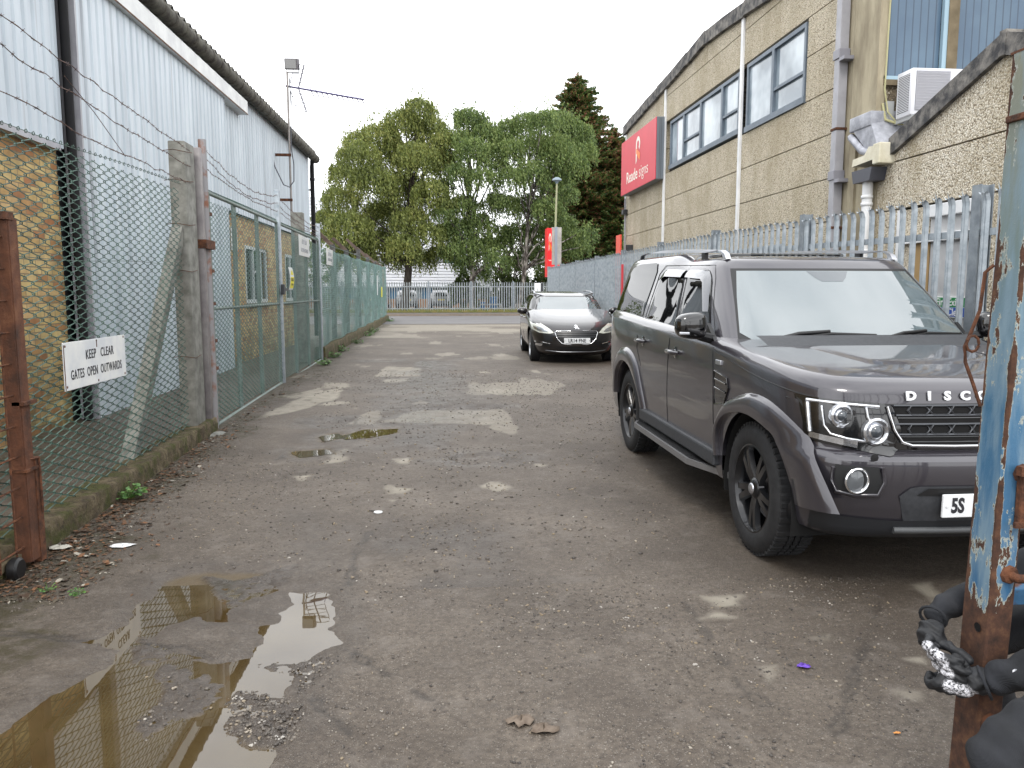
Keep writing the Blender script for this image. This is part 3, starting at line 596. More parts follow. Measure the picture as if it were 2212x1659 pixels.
text('lettering', '!', .08, BLACKT, t, frame((-2.336, 13.41, 1.85), (0, 1, 0), (0, 0, 1)), .0005)
t = thing('small_sign', 'small yellow tag near the far end of the teal fence', 'sign', (-2.38, 36, 1.3)); b = MB(); b.bbox(-2.385, -2.375, 35.8, 36.3, 1.3, 1.75, .002); b.build('panel', YEL, t); b = MB(); b.bbox(-2.385, -2.375, 33.2, 33.5, 1.4, 2.2, .002); b.build('white_tag', SIGNW, t)

# ---- left warehouse ----
wh = thing('warehouse', 'pale blue grey corrugated warehouse with yellow brick base on the left', 'warehouse', (-6, 14, 0))
clad = Mat('profiled_cladding'); v = clad.vec((1, 1, .12)); f = clad.noise(3.5, 5, .6, v)
cl = clad.ramp(f, [(.3, S(172, 182, 190)), (.55, S(192, 202, 210)), (.75, S(206, 214, 220))]); clad.set(Base_Color=clad.mix(clad.mr(clad.noise(1.3, 3, .5, clad.vec((1, 6, .15))), .6, .75), cl, S(150, 154, 160)), Roughness=.42)
def corr(b, y0, y1, z0, z1, off, pitch=.19, dep=.02, xf=LX):
    P = []; y = y0
    while y < y1-.01:
        for dy, dx in ((0, 0), (pitch*.62, 0), (pitch*.72, -dep), (pitch*.9, -dep)):
            if y+dy <= y1: P.append([(xf(y+dy)+off+dx, y+dy, z0), (xf(y+dy)+off+dx, y+dy, z1)])
        y += pitch
    P.append([(xf(y1)+off, y1, z0), (xf(y1)+off, y1, z1)]); b.grid(P)
b = MB(); corr(b, 2.0, 9.29, 3.09, 5.5, .09); corr(b, 15.3, 24.4, 3.08, 5.5, .09, .19); b.build('wall_cladding', clad.m, wh)
bk = Mat('yellow_brick'); sp_ = bk.n('ShaderNodeSeparateXYZ'); bk.l(bk.co, sp_.inputs[0]); cb = bk.n('ShaderNodeCombineXYZ'); bk.l(sp_.outputs[1], cb.inputs[0]); bk.l(sp_.outputs[2], cb.inputs[1])
br = bk.n('ShaderNodeTexBrick'); bk.l(cb.outputs[0], br.inputs['Vector']); br.inputs['Scale'].default_value = 1; br.inputs['Brick Width'].default_value = .225; br.inputs['Row Height'].default_value = .075; br.inputs['Mortar Size'].default_value = .006; br.inputs['Bias'].default_value = 0
br.inputs['Color1'].default_value = (0, 0, 0, 1); br.inputs['Color2'].default_value = (1, 1, 1, 1); br.inputs['Mortar'].default_value = (.5, .5, .5, 1)
bc = bk.ramp(br.outputs['Color'], [(0, S(168, 112, 74)), (.22, S(184, 142, 92)), (.45, S(200, 170, 112)), (.75, S(210, 186, 130)), (1, S(204, 170, 120))])
bc = bk.mix(bk.mr(bk.noise(5, 4), .35, .7), bc, bk.mix(.5, bc, S(120, 100, 70, .6))); bc = bk.mix(br.outputs['Fac'], bc, S(150, 136, 110, .7))
zl = bk.mr(sp_.outputs[2], .1, 1.1, .65, 0); bc = bk.mix(bk.math('MULTIPLY', zl, bk.mr(bk.noise(2.5, 5, .7), .3, .6)), bc, S(70, 76, 40, .6))
bk.set(Base_Color=bc, Roughness=.85); bk.bump(bk.math('SUBTRACT', bk.noise(60, 3), br.outputs['Fac']), .5, .008)
b = MB()
def seg(y0, y1, z0, z1, o0=0.0, dep=.3): b.add([(LX(y)+o_, y, z) for y, z, o_ in ((y0, z0, o0), (y1, z0, o0), (y1, z1, o0), (y0, z1, o0), (y0, z0, o0-dep), (y1, z0, o0-dep), (y1, z1, o0-dep), (y0, z1, o0-dep))], [(0, 1, 2, 3), (7, 6, 5, 4), (0, 4, 5, 1), (3, 2, 6, 7), (0, 3, 7, 4), (1, 5, 6, 2)])
wins = [(17.1, 19.2), (21.1, 23.1)]
seg(2, 9.30, 0, 3.08); ye = 15.25
for a, c in wins: seg(ye, a, 0, 3.08); seg(a, c, 0, 1.30); seg(a, c, 2.51, 3.08); ye = c
seg(ye, 24.4, 0, 3.08); b.build('brick_wall', bk.m, wh)
b = MB(); corr(b, 9.5, 15.3, .06, 5.05, .20, .2, .022); b.build('sliding_door', clad.m, wh)
b = MB(); b.add([(LX(15.3)+.2, 15.3, .06), (LX(15.3)+.2, 15.3, 5.05), (LX(15.3)+.02, 15.3, 5.05), (LX(15.3)+.02, 15.3, .06)], [(0, 1, 2, 3)])
for y in (9.46,): b.box(LX(y)+.02, LX(y)+.215, y+.0, y+.04, .04, 5.4)
b.box(LX(9.4)-.02, LX(9.4)+.1, 2, 9.2, 3.06, 3.12); b.build('edge_trim', GREYP, wh)
b = MB(); b.add([(LX(y)+o_, y, z) for z in (5.04, 5.30) for y, o_ in ((2, .02), (16.7, .02), (16.7, .27), (2, .27))], [(3, 2, 1, 0), (4, 5, 6, 7), (0, 1, 5, 4), (1, 2, 6, 5), (2, 3, 7, 6), (3, 0, 4, 7)]); b.build('track_cover', plain('white_trim_dirty', S(200, 202, 202), S(222, 224, 222), 3, .5), wh)
b = MB(); b.add([(LX(y)+.272, y, z) for y, z in ((2, 5.035), (16.72, 5.035), (16.72, 5.06), (2, 5.06))], [(0, 1, 2, 3)]); b.build('rusty_drip_edge', RUST, wh)
b = MB()
for k in range(50):
    y = 2+k*.46; b.lathe([(.115, 0), (.115, .458), (.128, .459), (.128, .40), (.118, .39)], 10, Matrix.Translation((LX(y)+.22, y, 5.52)) @ Matrix.Rotation(R(-90), 4, 'X'))
b.build('gutter', plain('mossy_gutter', S(54, 50, 46), S(92, 90, 80), 7, .85, 0, .5, 40), wh, smooth=60)
b = MB(); P = []; y = 2.0; i = 0
while y < 24.9:
    a = i*math.pi/3; h = .045*math.cos(a); P.append([(LX(y)+.26, y, 5.66+h), (LX(y)-6, y, 7.4+h)]); y += .045; i += 1
b.grid(P); P2 = [[q[0], (q[0][0], q[0][1], q[0][2]-.02)] for q in P]; b.grid(P2); b.build('roof_sheet', plain('asbestos_roof', S(64, 62, 58), S(104, 102, 94), 4, .9), wh)
b = MB(); b.add([(LX(24.4), 24.4, 0), (LX(24.4), 24.4, 5.6), (-12, 24.4, 7.6), (-12, 24.4, 0)], [(0, 1, 2, 3)]); b.add([(LX(2), 2, 0), (LX(2), 2, 5.6), (-12, 2, 7.6), (-12, 2, 0)], [(0, 1, 2, 3)])
b.add([(LX(2)+.05, 2, 5.4), (LX(24.4)+.05, 24.4, 5.4), (LX(24.4)+.05, 24.4, 5.68), (LX(2)+.05, 2, 5.68)], [(0, 1, 2, 3)]); b.build('end_wall', clad.m, wh)
b = MB(); b.add([(LX(2)-.32, 2, 0), (LX(24.4)-.32, 24.4, 0), (LX(24.4)-.32, 24.4, 5.6), (LX(2)-.32, 2, 5.6)], [(0, 1, 2, 3)]); b.add([(LX(9.27)-.02, 9.27, 0), (LX(9.55)-.02, 9.55, 0), (LX(9.55)-.02, 9.55, 5.5), (LX(9.27)-.02, 9.27, 5.5)], [(0, 1, 2, 3)]); b.build('inner_lining', BLACK, wh)
for a, c in wins:
    fr = MB(); x = LX((a+c)/2)-.06
    def bar(y0, y1, z0, z1, d=.05): fr.box(x, x+d, y0, y1, z0, z1)
    bar(a, c, 2.44, 2.51); bar(a, c, 1.30, 1.38); bar(a, a+.06, 1.38, 2.44); bar(c-.06, c, 1.38, 2.44); m1 = a+(c-a)*.33; m2 = a+(c-a)*.68
    bar(m1, m1+.07, 1.38, 2.44, .054); bar(m2, m2+.07, 1.38, 2.44, .054); bar(m1+.07, m2, 1.95, 2.0)
    f_ = fr.build('window', plain('white_window_frame', S(200, 206, 208), rough=.4), wh)
    p = MB(); p.box(x+.01, x+.016, a+.03, c-.03, 1.34, 2.48); p.build('pane', GLASS, f_); p = MB(); p.box(x-.02, x+.14, a-.05, c+.05, 1.23, 1.298); p.build('sill', CONC, f_)
t = thing('wall_plate', 'white numbered plate high on the brick wall behind the gates', 'sign', (LX(16.2), 16.2, 2.5)); b = MB(); b.bbox(LX(16.2)+.01, LX(16.2)+.03, 16.05, 16.5, 2.35, 2.8, .003); b.build('panel', SIGNW, t); text('lettering', 'Unit', .16, BLACKT, t, frame((LX(16.2)+.032, 16.28, 2.58), (0, .3, -1), (0, 1, .3)), .001)
t = thing('downpipe', 'black downpipe between brick wall and white sliding door', 'downpipe', (LX(9.3)+.17, 9.33, 0)); b = MB(); b.tube([(LX(9.3)+.14, 9.37, .04), (LX(9.3)+.14, 9.37, 5.5)], .048, 12); b.build('pipe', DKPIPE, t, smooth=60)
t = thing('downpipe', 'black downpipe with elbow at the far corner of the warehouse', 'downpipe', (LX(24.7)+.14, 24.72, 0)); x = LX(24.7)+.14; b = MB(); b.tube([(x, 24.72, .2), (x, 24.72, 5.25), (x+.02, 24.66, 5.4), (x+.08, 24.6, 5.5)], .065, 10)
for z_ in (3.2, 4.85): b.lathe([(.08, 0), (.08, .07), (.066, .08)], 10, Matrix.Translation((x, 24.72, z_)))
b.build('pipe', DKPIPE, t, smooth=60); b = MB(); b.box(x-.25, x, 24.7, 24.74, 4.55, 4.6); b.build('bracket', DKPIPE, t)
# ---- aerial mast ----
mx_ = LX(20)+.42; t = thing('aerial_mast', 'tall thin mast bracketed to the warehouse wall', 'mast', (mx_, 20, 3)); b = MB(); b.tube([(mx_, 20, 3.1), (mx_, 20, 6.75)], .026, 8); b.build('pole', plain('mast_steel', S(130, 124, 120), S(150, 146, 142), 5, .4, .5), t, smooth=60)
b = MB()
for z_ in (3.72, 4.78): b.prism([(LX(20)+.05, z_), (mx_+.04, z_+.0), (mx_+.04, z_+.06), (LX(20)+.05, z_+.06)], 'y', 19.93, 19.99)
b.build('bracket', RUST, t)
b = MB(); b.tube([(mx_+.05, 20, 6.6), (mx_+.07, 19.98, 6.0), (mx_+.04, 20, 5.0), (mx_+.09, 20, 4.6), (mx_+.08, 20, 4.2), (mx_-.02, 19.95, 4.05), (mx_-.15, 19.9, 4.1), (mx_-.32, 19.8, 4.5), (mx_-.38, 19.8, 4.85)], .013, 6); b.tube([(mx_+.1, 20, 6.3), (mx_+.05, 20, 5.6), (mx_-.03, 20, 3.3)], .005, 4); b.build('cable', plain('cable_grey', S(70, 72, 80), rough=.5), t)
t = thing('floodlight', 'square grey floodlight head on top of the aerial mast', 'floodlight', (mx_+.1, 20, 6.75)); b = MB(); M = Matrix.Translation((mx_+.12, 20, 6.92)) @ Matrix.Rotation(R(12), 4, 'X') @ Matrix.Rotation(R(-12), 4, 'Z'); b.bbox(-.16, .16, -.09, .09, -.12, .13, .02, M); b.build('housing', plain('lamp_grey', S(96, 92, 96), rough=.5), t); b = MB(); b.box(-.135, .135, -.098, -.092, -.095, .105, M); b.build('lens', plain('lamp_glass', S(150, 150, 150), rough=.2), t)
b = MB(); b.tube([M @ Vector((-.165, 0, 0)), M @ Vector((-.15, 0, -.18)), M @ Vector((.15, 0, -.18)), M @ Vector((.165, 0, 0))], .014, 5); b.build('yoke', DARKG, t)
t = thing('tv_aerial', 'television aerial with long toothed boom and mesh reflector on the mast', 'aerial', (mx_, 20, 6.45)); BL = plain('aerial_blue_grey', S(96, 92, 130), rough=.4, metal=.4)
A, B = Vector((mx_-.05, 20, 6.42)), Vector((mx_+1.75, 20.6, 6.28)); b = MB(); b.tube([A, B], .024, 5); d = (B-A).normalized()
for i in range(22):
    c = A.lerp(B, .32+.68*(i//2)/10.5); e_ = Vector((0, .5, .86)); e2 = Vector((0, -.5, .86)); h = .13-.002*i
    b.tube([c-e_*h*.3, c+Vector((-.03, 0, 0))+e_*h*1.15], .012, 3); b.tube([c, c-e2*h*1.1+Vector((.05, 0, 0))], .012, 3)
b.build('boom', BL, t); b = MB()
for s_ in (1, -1):
    o1 = A.lerp(B, .16); tip = o1+Vector((.16, -.25*s_*.3, .52*s_)); b.tube([o1, tip], .018, 5)
    for k in range(1, 6):
        c = o1.lerp(tip, k/5.2); b.tube([c-Vector((.2, .1, -.0)), c+Vector((.22, .1, .06*s_))], .010, 3)
    for q in (-.2, .22): b.tube([o1.lerp(tip, .2)+Vector((q, .1 if q > 0 else -.1, 0)), o1.lerp(tip, .96)+Vector((q, .1 if q > 0 else -.1, 0))], .010, 3)
b.build('reflector', plain('aerial_alu', S(120, 120, 130), rough=.5), t)

# ---- rusty open gate, left foreground ----
t = thing('rusty_gate', 'rusty steel gate leaf folded open at the left edge of the photo', 'gate', (-2.3, 4.5, 0))
RB = Mat('rusty_blue_steel'); f = RB.noise(6, 5, .65); RB.set(Base_Color=RB.mix(RB.mr(RB.noise(3.2, 4, .6, RB.vec((1, 1, .35))), .57, .63), RB.ramp(f, [(.3, S(52, 34, 26)), (.55, S(98, 60, 40)), (.8, S(130, 88, 60))]), S(58, 84, 110)), Roughness=.8); RB.bump(RB.noise(60, 5, .7), .5, .01)
b = MB(); b.box(-2.335, -2.26, 4.50, 4.512, .05, 1.94); b.box(-2.268, -2.256, 4.512, 4.60, .05, 1.94); b.build('angle_frame', RB.m, t)
b = MB(); b.box(-2.32, -2.25, 4.60, 4.66, .02, .62); b.box(-2.33, -2.24, 4.49, 4.62, .56, .575); b.box(-2.36, -2.25, 4.48, 4.56, 1.93, 1.97); b.box(-2.30, -2.235, 4.5, 4.64, .93, .95); b.build('stiffener', RUST, t)
b = MB(); b.box(-2.345, -2.305, 2.4, 4.5, .06, .10); b.box(-2.345, -2.305, 2.4, 4.5, 1.88, 1.94); b.build('bottom_rail', plain('mossy_rail', S(96, 86, 66), S(120, 106, 84), 8, .9), t)
b = MB()
for k in range(12): b.tube([(-2.30, 4.44-.17*k, .06), (-2.30, 4.44-.17*k, 1.9)], .006, 5)
for k in range(11): b.tube([(-2.29, 2.4, .12+.17*k), (-2.29, 4.56, .14+.17*k)], .006, 5)
b.build('rod_mesh', RUST, t)
b = MB(); b.tube([(-2.28, 4.52, .62), (-2.24, 4.62, .62), (-2.24, 4.63, .55), (-2.24, 4.63, .3)], .007, 5); b.build('drop_bolt', RUST, t)
b = MB(); b.lathe([(0, -.03), (.05, -.03), (.062, -.018), (.062, .018), (.05, .03), (0, .03)], 18, Matrix.Translation((-2.27, 4.36, .062)) @ Matrix.Rotation(R(90), 4, 'Y')); b.build('castor_wheel', BLACK, t, smooth=40)
# ================= RIGHT SIDE =================
XB = 4.9
def pebble(name, sc, ca, cb_, cc_, dark=.5):
    m = Mat(name); v1 = m.vor(sc, out='Color'); d1 = m.vor(sc); se = m.n('ShaderNodeSeparateColor'); m.l(v1, se.inputs[0])
    c = m.ramp(se.outputs[0], [(0, ca), (.45, cb_), (.85, cc_), (1, S(214, 206, 190, .8))]); c = m.mix(m.mr(d1, .48, .85), c, S(124, 112, 92))
    st = m.noise(1.6, 5, .65, m.vec((1, 1, .45))); c = m.mix(m.mr(st, .42, .72, 0, .7), c, S(150, 136, 106)); m.set(Base_Color=c, Roughness=.85); m.bump(m.math('MULTIPLY', d1, -1), .8, .012); return m.m
PEB = pebble('exposed_aggregate', 80, S(184, 172, 150), S(206, 196, 174), S(226, 216, 194))
PEB2 = pebble('coarse_pebble_dash', 62, S(186, 174, 154), S(216, 206, 186), S(238, 232, 218))
RC = plain('roof_edge_concrete', S(62, 62, 64), S(138, 134, 128), 7, .9, 0, .8, 30, det=8, lo=.4, hi=.68)
JO = plain('dark_joint', S(46, 42, 38, .6), rough=.9)
WG = plain('grey_window_frame', S(92, 104, 116), S(108, 120, 132), 4, .5)
FADE = Mat('mossy_sill'); 
hb = thing('office_building', 'two storey pebble panelled building with low gabled roof on the right', 'building', (9, 14, 0))
def roofz(y): return 5.96+.155*(14.6-abs(14.6-y)-9)/5.6*1.0 if False else (6.02-abs(y-14.35)*(.068 if y < 14.35 else .068))
w1 = (12.72, 16.5, 4.10, 5.04); w2 = (10.42, 12.42, 4.06, 5.06)
zj = [0.27, .81, 1.35, 1.88, 2.42, 2.95, 3.49, 4.03]
b = MB()
def pan(y0, y1, z0, z1, z0b=None, z1b=None, x=XB):      # one precast panel, front face at x, dark joint left open
    j = .007; z1b = z1 if z1b is None else z1b
    b.add([(x, y0+j, z0+j), (x, y1-j, z0+j), (x, y1-j, z1b-j), (x, y0+j, z1-j), (x+.14, y0+j, z0+j), (x+.14, y1-j, z0+j), (x+.14, y1-j, z1b-j), (x+.14, y0+j, z1-j)], [(3, 2, 1, 0), (4, 5, 6, 7), (0, 1, 5, 4), (3, 7, 6, 2), (0, 4, 7, 3), (1, 2, 6, 5)])
bays = [(9.46, 12.62), (12.62, 16.86), (16.86, 20.3)]
for a, c in bays:
    for i in range(len(zj)-1): pan(a, c, zj[i], zj[i+1])
pan(16.86, 20.3, 4.03, 4.56); pan(16.86, 20.3, 4.56, 5.10); pan(16.86, 20.3, 5.10, roofz(16.86), None, roofz(20.3))
pan(9.46, 10.40, 4.03, 4.60); pan(9.46, 10.40, 4.60, 5.10)
for a, c in ((9.46, 12.62), (12.62, 16.86)):
    pan(a, c, 5.10, 5.62)
pan(9.46, 12.62, 5.62, roofz(9.46)-.02, None, roofz(12.62)-.02); pan(12.62, 14.35, 5.62, roofz(12.62), None, roofz(14.35)); pan(14.35, 16.86, 5.62, roofz(14.35), None, roofz(16.86))
b.build('wall_panel', PEB, hb)
b = MB(); b.box(XB+.1, XB+.3, 8.9, 20.29, 0, 4.04); b.box(XB+.1, XB+.3, 8.9, 10.4, 4.04, 5.6); b.box(XB+.1, XB+.3, 16.6, 20.29, 4.04, 5.55); b.box(XB+.1, XB+.3, 8.9, 20.28, 5.1, 5.55); b.build('joint_backing', JO, hb)
# pier with ribs and the wall facing the camera
b = MB(); b.box(XB-.0, XB+.2, 9.20, 9.46, 0, 6); b.box(XB-.05, XB+.045, 8.57, 8.98, 3.42, 6); b.box(XB-.02, XB+.19, 9.02, 9.16, 0, 6); b.box(XB+.01, XB+.035, 8.59, 9.2, 0, 6)
b.build('pier', plain('stained_pier_concrete', S(138, 128, 108), S(176, 166, 142), 5, .9, 0, .4, 50, stretch=(1, 1, .3)), hb)
b = MB(); b.box(XB+.02, 12, 8.60, 8.8, 2.9, 3.80); b.build('spandrel_panel', pebble('brown_aggregate', 60, S(96, 84, 70, .6), S(116, 102, 86, .6), S(140, 126, 104, .6)), hb)
b = MB(); b.box(XB+.02, 12, 8.56, 8.62, 3.80, 3.86); b.box(5.62, 5.74, 8.54, 8.62, 3.86, 6); b.build('concrete_band', plain('brown_concrete_trim', S(110, 98, 76, .8), S(136, 122, 98, .8), 6, .9), hb)
b = MB(); b.box(5.57, 5.62, 8.55, 8.6, 3.86, 6); b.box(XB+.02, 5.57, 8.57, 8.6, 3.86, 3.90); b.box(5.74, 8, 8.57, 8.6, 3.86, 3.9)
f_ = b.build('large_window', plain('pale_blue_frame', S(150, 176, 190), rough=.5), hb)
bl = Mat('blinds_behind_glass'); wv = bl.n('ShaderNodeTexWave', wave_type='BANDS', bands_direction='X'); wv.inputs['Scale'].default_value = 3.6; bl.l(bl.co, wv.inputs['Vector'])
bl.set(Base_Color=bl.mix(bl.mr(wv.outputs['Fac'], .0, .12), S(70, 86, 104, .8), bl.ramp(bl.noise(1.5, 3), [(.3, S(84, 106, 130, .8)), (.7, S(104, 128, 148, .8))])), Roughness=.25, IOR=1.45)
b = MB(); b.box(XB+.02, 5.57, 8.61, 8.62, 3.9, 6); b.box(5.74, 8, 8.61, 8.62, 3.9, 6); b.build('pane', bl.m, f_)
# roof edge
b = MB(); prof = [(8.9, roofz(8.9)), (14.35, roofz(14.35)), (20.5, roofz(20.5))]
for (ya, za), (yb, zb) in zip(prof[:-1], prof[1:]):
    n = 6
    for i in range(n):
        y0 = ya+(yb-ya)*i/n+.006; y1 = ya+(yb-ya)*(i+1)/n-.006; z0 = za+(zb-za)*i/n; z1 = za+(zb-za)*(i+1)/n; k = .012*math.sin(i*5+ya)
        b.add([(x_, y_, z_) for y_, z_ in ((y0, z0+k), (y1, z1-k)) for x_, z_ in ((XB-.07, z_-.08), (XB+.30, z_-.08), (XB+.30, z_+.14), (XB-.07, z_+.14))], [(3, 2, 1, 0), (4, 5, 6, 7), (0, 1, 5, 4), (1, 2, 6, 5), (2, 3, 7, 6), (3, 0, 4, 7)])
b.build('roof_coping', RC, hb)
b = MB(); b.add([(XB+.1, 8.7, 5.55), (12, 8.7, 5.55), (12, 14.35, 5.95), (XB+.1, 14.35, 5.95), (12, 20.4, 5.5), (XB+.1, 20.4, 5.5)], [(0, 1, 2, 3), (3, 2, 4, 5)]); b.box(XB+.14, 12, 20.1, 20.3, 0, 5.5); b.build('roof', RC, hb)
b = MB()
for y in (12.62, 16.86): b.box(XB-.035, XB-.002, y-.045, y+.045, .1, roofz(y)-.085)
b.box(XB-.03, XB+.03, 20.28, 20.36, .1, 5.5)
b.build('cover_strip', WHITE, hb)
def window(a, c, z0, z1, mull, rail, name='window'):
    fr = MB(); x = XB+.015; e = .055
    fr.box(x-.03, x+.05, a, c, z1-e, z1); fr.box(x-.045, x+.05, a-.02, c+.02, z0-.03, z0+e); fr.box(x-.028, x+.05, a, a+e, z0+e, z1-e); fr.box(x-.028, x+.05, c-e, c, z0+e, z1-e)
    for m_ in mull: fr.box(x-.032, x+.05, m_-.04, m_+.04, z0+e, z1-e)
    for (p, q) in rail: fr.box(x-.025, x+.04, p, q, z0+.36, z0+.40)
    f_ = fr.build(name, WG, hb)
    yy2 = [a+e]+[q for m_ in sorted(mull) for q in (m_-.04, m_+.04)]+[c-e]
    for i in range(0, len(yy2), 2):
        p = MB(); k = .004*(i % 3); p.add([(x+.012+k, yy2[i], z0+e), (x+.012-k, yy2[i+1], z0+e), (x+.012-k, yy2[i+1], z1-e), (x+.012+k, yy2[i], z1-e)], [(3, 2, 1, 0)]); p.build('pane', WPANE, f_)
    return f_
wpm = Mat('office_window_glass'); wpm.set(Base_Color=wpm.ramp(wpm.noise(1.3, 3), [(.4, S(112, 126, 136)), (.65, S(186, 198, 206))]), Roughness=.03, IOR=2.0); WPANE = wpm.m  # lighter mottled base colour stands in for sky reflected in the panes
window(w1[0], w1[1], w1[2], w1[3], (13.5, 14.6, 15.6), ((12.75, 13.5), (14.62, 15.6)))
window(w2[0], w2[1], w2[2], w2[3], (11.45,), ((10.45, 11.42),))
b = MB(); b.box(XB+.04, XB+.045, 15.7, 16.0, 4.12, 4.95); b.box(XB+.04, XB+.045, 16.15, 16.3, 4.12, 4.95); b.build('curtain', plain('net_curtain', S(200, 200, 190), rough=.9), hb)
# pipes
t = thing('downpipe', 'square grey plastic downpipe on the pebble panelled building', 'downpipe', (XB-.06, 9.36, 0))
b = MB(); b.bbox(XB-.13, XB-.02, 9.28, 9.40, .1, 6, .006); b.build('pipe', GREYP, t); b = MB()
for z_ in (4.28, 2.88): b.bbox(XB-.145, XB-.005, 9.265, 9.415, z_, z_+.11, .006)
b.box(XB-.14, XB+.02, 9.15, 9.27, 4.24, 4.28); b.box(XB-.14, XB+.02, 9.15, 9.27, 2.84, 2.88); b.build('socket', plain('grey_socket', S(138, 138, 146), rough=.45), t)
b = MB(); b.bbox(XB-.14, XB-.0, 9.27, 9.41, 3.46, 3.49, .004); b.bbox(XB-.14, XB-.0, 9.27, 9.41, 2.3, 2.33, .004); b.build('rusty_strap', RUST, t)
# low building in front
lb = thing('low_building', 'single storey pebble dashed building with sloping dark coping at the right', 'building', (8, 6.5, 0))
XL_ = XB+.02
def lowz(y): return 3.02+(8.30-y)*.345 if y > 6.62 else 3.60-(6.62-y)*.345
b = MB()
def lpan(y0, y1, z0, z1, z1b=None):
    j = .008; z1b = z1 if z1b is None else z1b
    b.add([(XL_, y0, z0+j), (XL_, y1, z0+j), (XL_, y1, z1b-j), (XL_, y0, z1-j), (XL_+.15, y0, z0+j), (XL_+.15, y1, z0+j), (XL_+.15, y1, z1b-j), (XL_+.15, y0, z1-j)], [(3, 2, 1, 0), (4, 5, 6, 7), (0, 1, 5, 4), (3, 7, 6, 2), (0, 4, 7, 3), (1, 2, 6, 5)])
for i in range(5): lpan(8.15 if i > 3 else 8.15, 8.58, [0, .27, .81, 1.35, 1.88, 2.42][i], [0, .27, .81, 1.35, 1.88, 2.42][i+1])
lpan(3.0, 6.7, 0, 2.42); lpan(3, 8.58, 2.42, 2.93); lpan(6.62, 8.30, 2.93, lowz(6.63), lowz(8.3)); lpan(5.0, 6.62, 2.93, lowz(5.0), lowz(6.61)); b.build('wall_panel', PEB2, lb)
b = MB(); b.box(XL_+.1, XL_+.3, 3, 8.57, 0, 2.95); b.build('joint_backing', JO, lb)
b = MB()
for ya, yb in ((8.32, 6.64), (6.64, 4.96)):
    za, zb = lowz(ya), lowz(yb); b.add([(x_, y_, z_+dz) for y_, z_ in ((ya, za), (yb, zb)) for x_, dz in ((XL_-.05, -.02), (XL_+.22, -.02), (XL_+.22, .17), (XL_-.05, .17))], [(3, 2, 1, 0), (4, 5, 6, 7), (0, 1, 5, 4), (1, 2, 6, 5), (2, 3, 7, 6), (3, 0, 4, 7)])
b.box(XL_-.055, XL_+.225, 6.60, 6.68, lowz(6.64)-.03, lowz(6.64)+.18)
b.build('sloping_coping', RC, lb)
b = MB(); b.add([(XL_+.2, 8.4, 2.9), (12, 8.4, 2.9), (12, 6.64, 3.5), (XL_+.2, 6.64, 3.5), (12, 4.9, 2.9), (XL_+.2, 4.9, 2.9)], [(0, 1, 2, 3), (3, 2, 4, 5)]); b.build('roof', RC, lb)
b = MB(); b.bbox(XL_-.02, XL_+.05, 6.7, 6.78, 0, 2.40, .004); b.bbox(XL_-.02, XL_+.05, 8.05, 8.13, 0, 2.40, .004); b.bbox(XL_-.03, XL_+.05, 6.78, 7.6, 2.28, 2.40, .006); b.bbox(XL_-.03, XL_+.05, 6.78, 8.05, 2.04, 2.12, .006); fr_ = b.build('door_frame', WHITE, lb)
b = MB(); b.box(XL_+.02, XL_+.06, 6.78, 7.58, .05, 2.04); b.box(XL_+.02, XL_+.06, 6.78, 7.6, 2.12, 2.28); b.build('door', plain('dirty_white_door', S(168, 168, 170), S(190, 190, 190), 3, .6), lb)
b = MB(); b.box(XL_+.02, XL_+.06, 7.60, 7.86, .05, 2.04); b.build('door_board', plain('tan_board', S(184, 152, 104, .8), rough=.8), lb)
b = MB(); b.box(XL_+.02, XL_+.06, 7.87, 8.04, .05, 2.04); b.box(XL_+.02, XL_+.06, 7.62, 8.04, 2.12, 2.4); b.build('side_panel', PEB2, lb)
# fire exit sign: narrow letters facing the lane
t = thing('fire_exit_sign', 'green and blue Fire Exit Keep Clear sign on the white door behind the palings', 'sign', (XL_, 7.2, 1.3)); yA, yB, zA, zB = 6.90, 7.56, 1.30, 1.50
b = MB(); b.bbox(XL_-.004, XL_+.018, yA, yB, zA, zB, .002); b.build('panel', WHITE, t)
b = MB(); b.box(XL_-.006, XL_-.004, yA+.015, yB-.015, 1.40, zB-.01); b.build('green_panel', plain('safety_green', S(18, 130, 66), rough=.4), t); b = MB(); b.box(XL_-.006, XL_-.004, yA+.015, yB-.015, zA+.01, 1.396); b.build('blue_panel', plain('safety_blue', S(44, 84, 170), rough=.4), t)
Fm = lambda y, z: frame((XL_-.007, y, z), (0, -1, 0), (0, 0, 1))
text('lettering', 'Fire Exit', .10, WHITE, t, Fm(7.23, 1.445), .0006, .0015); text('lettering', 'Keep Clear', .10, WHITE, t, Fm(7.23, 1.35), .0006, .0015)
# valley gutter, hopper and white pipe
t = thing('valley_gutter', 'cream and lead lined valley gutter outlet where the two roofs meet', 'gutter', (XB-.1, 8.5, 2.95))
LEAD = plain('lead_flashing', S(140, 142, 150), S(180, 182, 190), 9, .5, .2, .4, 20)
b = MB(); b.add([(XB-.12, 8.92, 3.38), (XB-.12, 8.55, 3.42), (XB+.3, 8.5, 3.40), (XB+.3, 8.95, 3.36), (XB-.10, 8.62, 3.10), (XB-.10, 8.40, 3.10), (XB+.3, 8.36, 3.10), (XB+.3, 8.62, 3.10)], [(0, 1, 2, 3), (0, 4, 5, 1), (1, 5, 6, 2), (0, 3, 7, 4), (4, 7, 6, 5)])
b.bbox(XB-.13, XB+.22, 8.53, 8.98, 3.36, 3.52, .012); b.tube([(XB-.10, 8.98, 3.32), (XB-.11, 8.70, 3.12), (XB-.08, 8.5, 3.03)], .045, 6); b.build('lead_lining', LEAD, t, smooth=75)
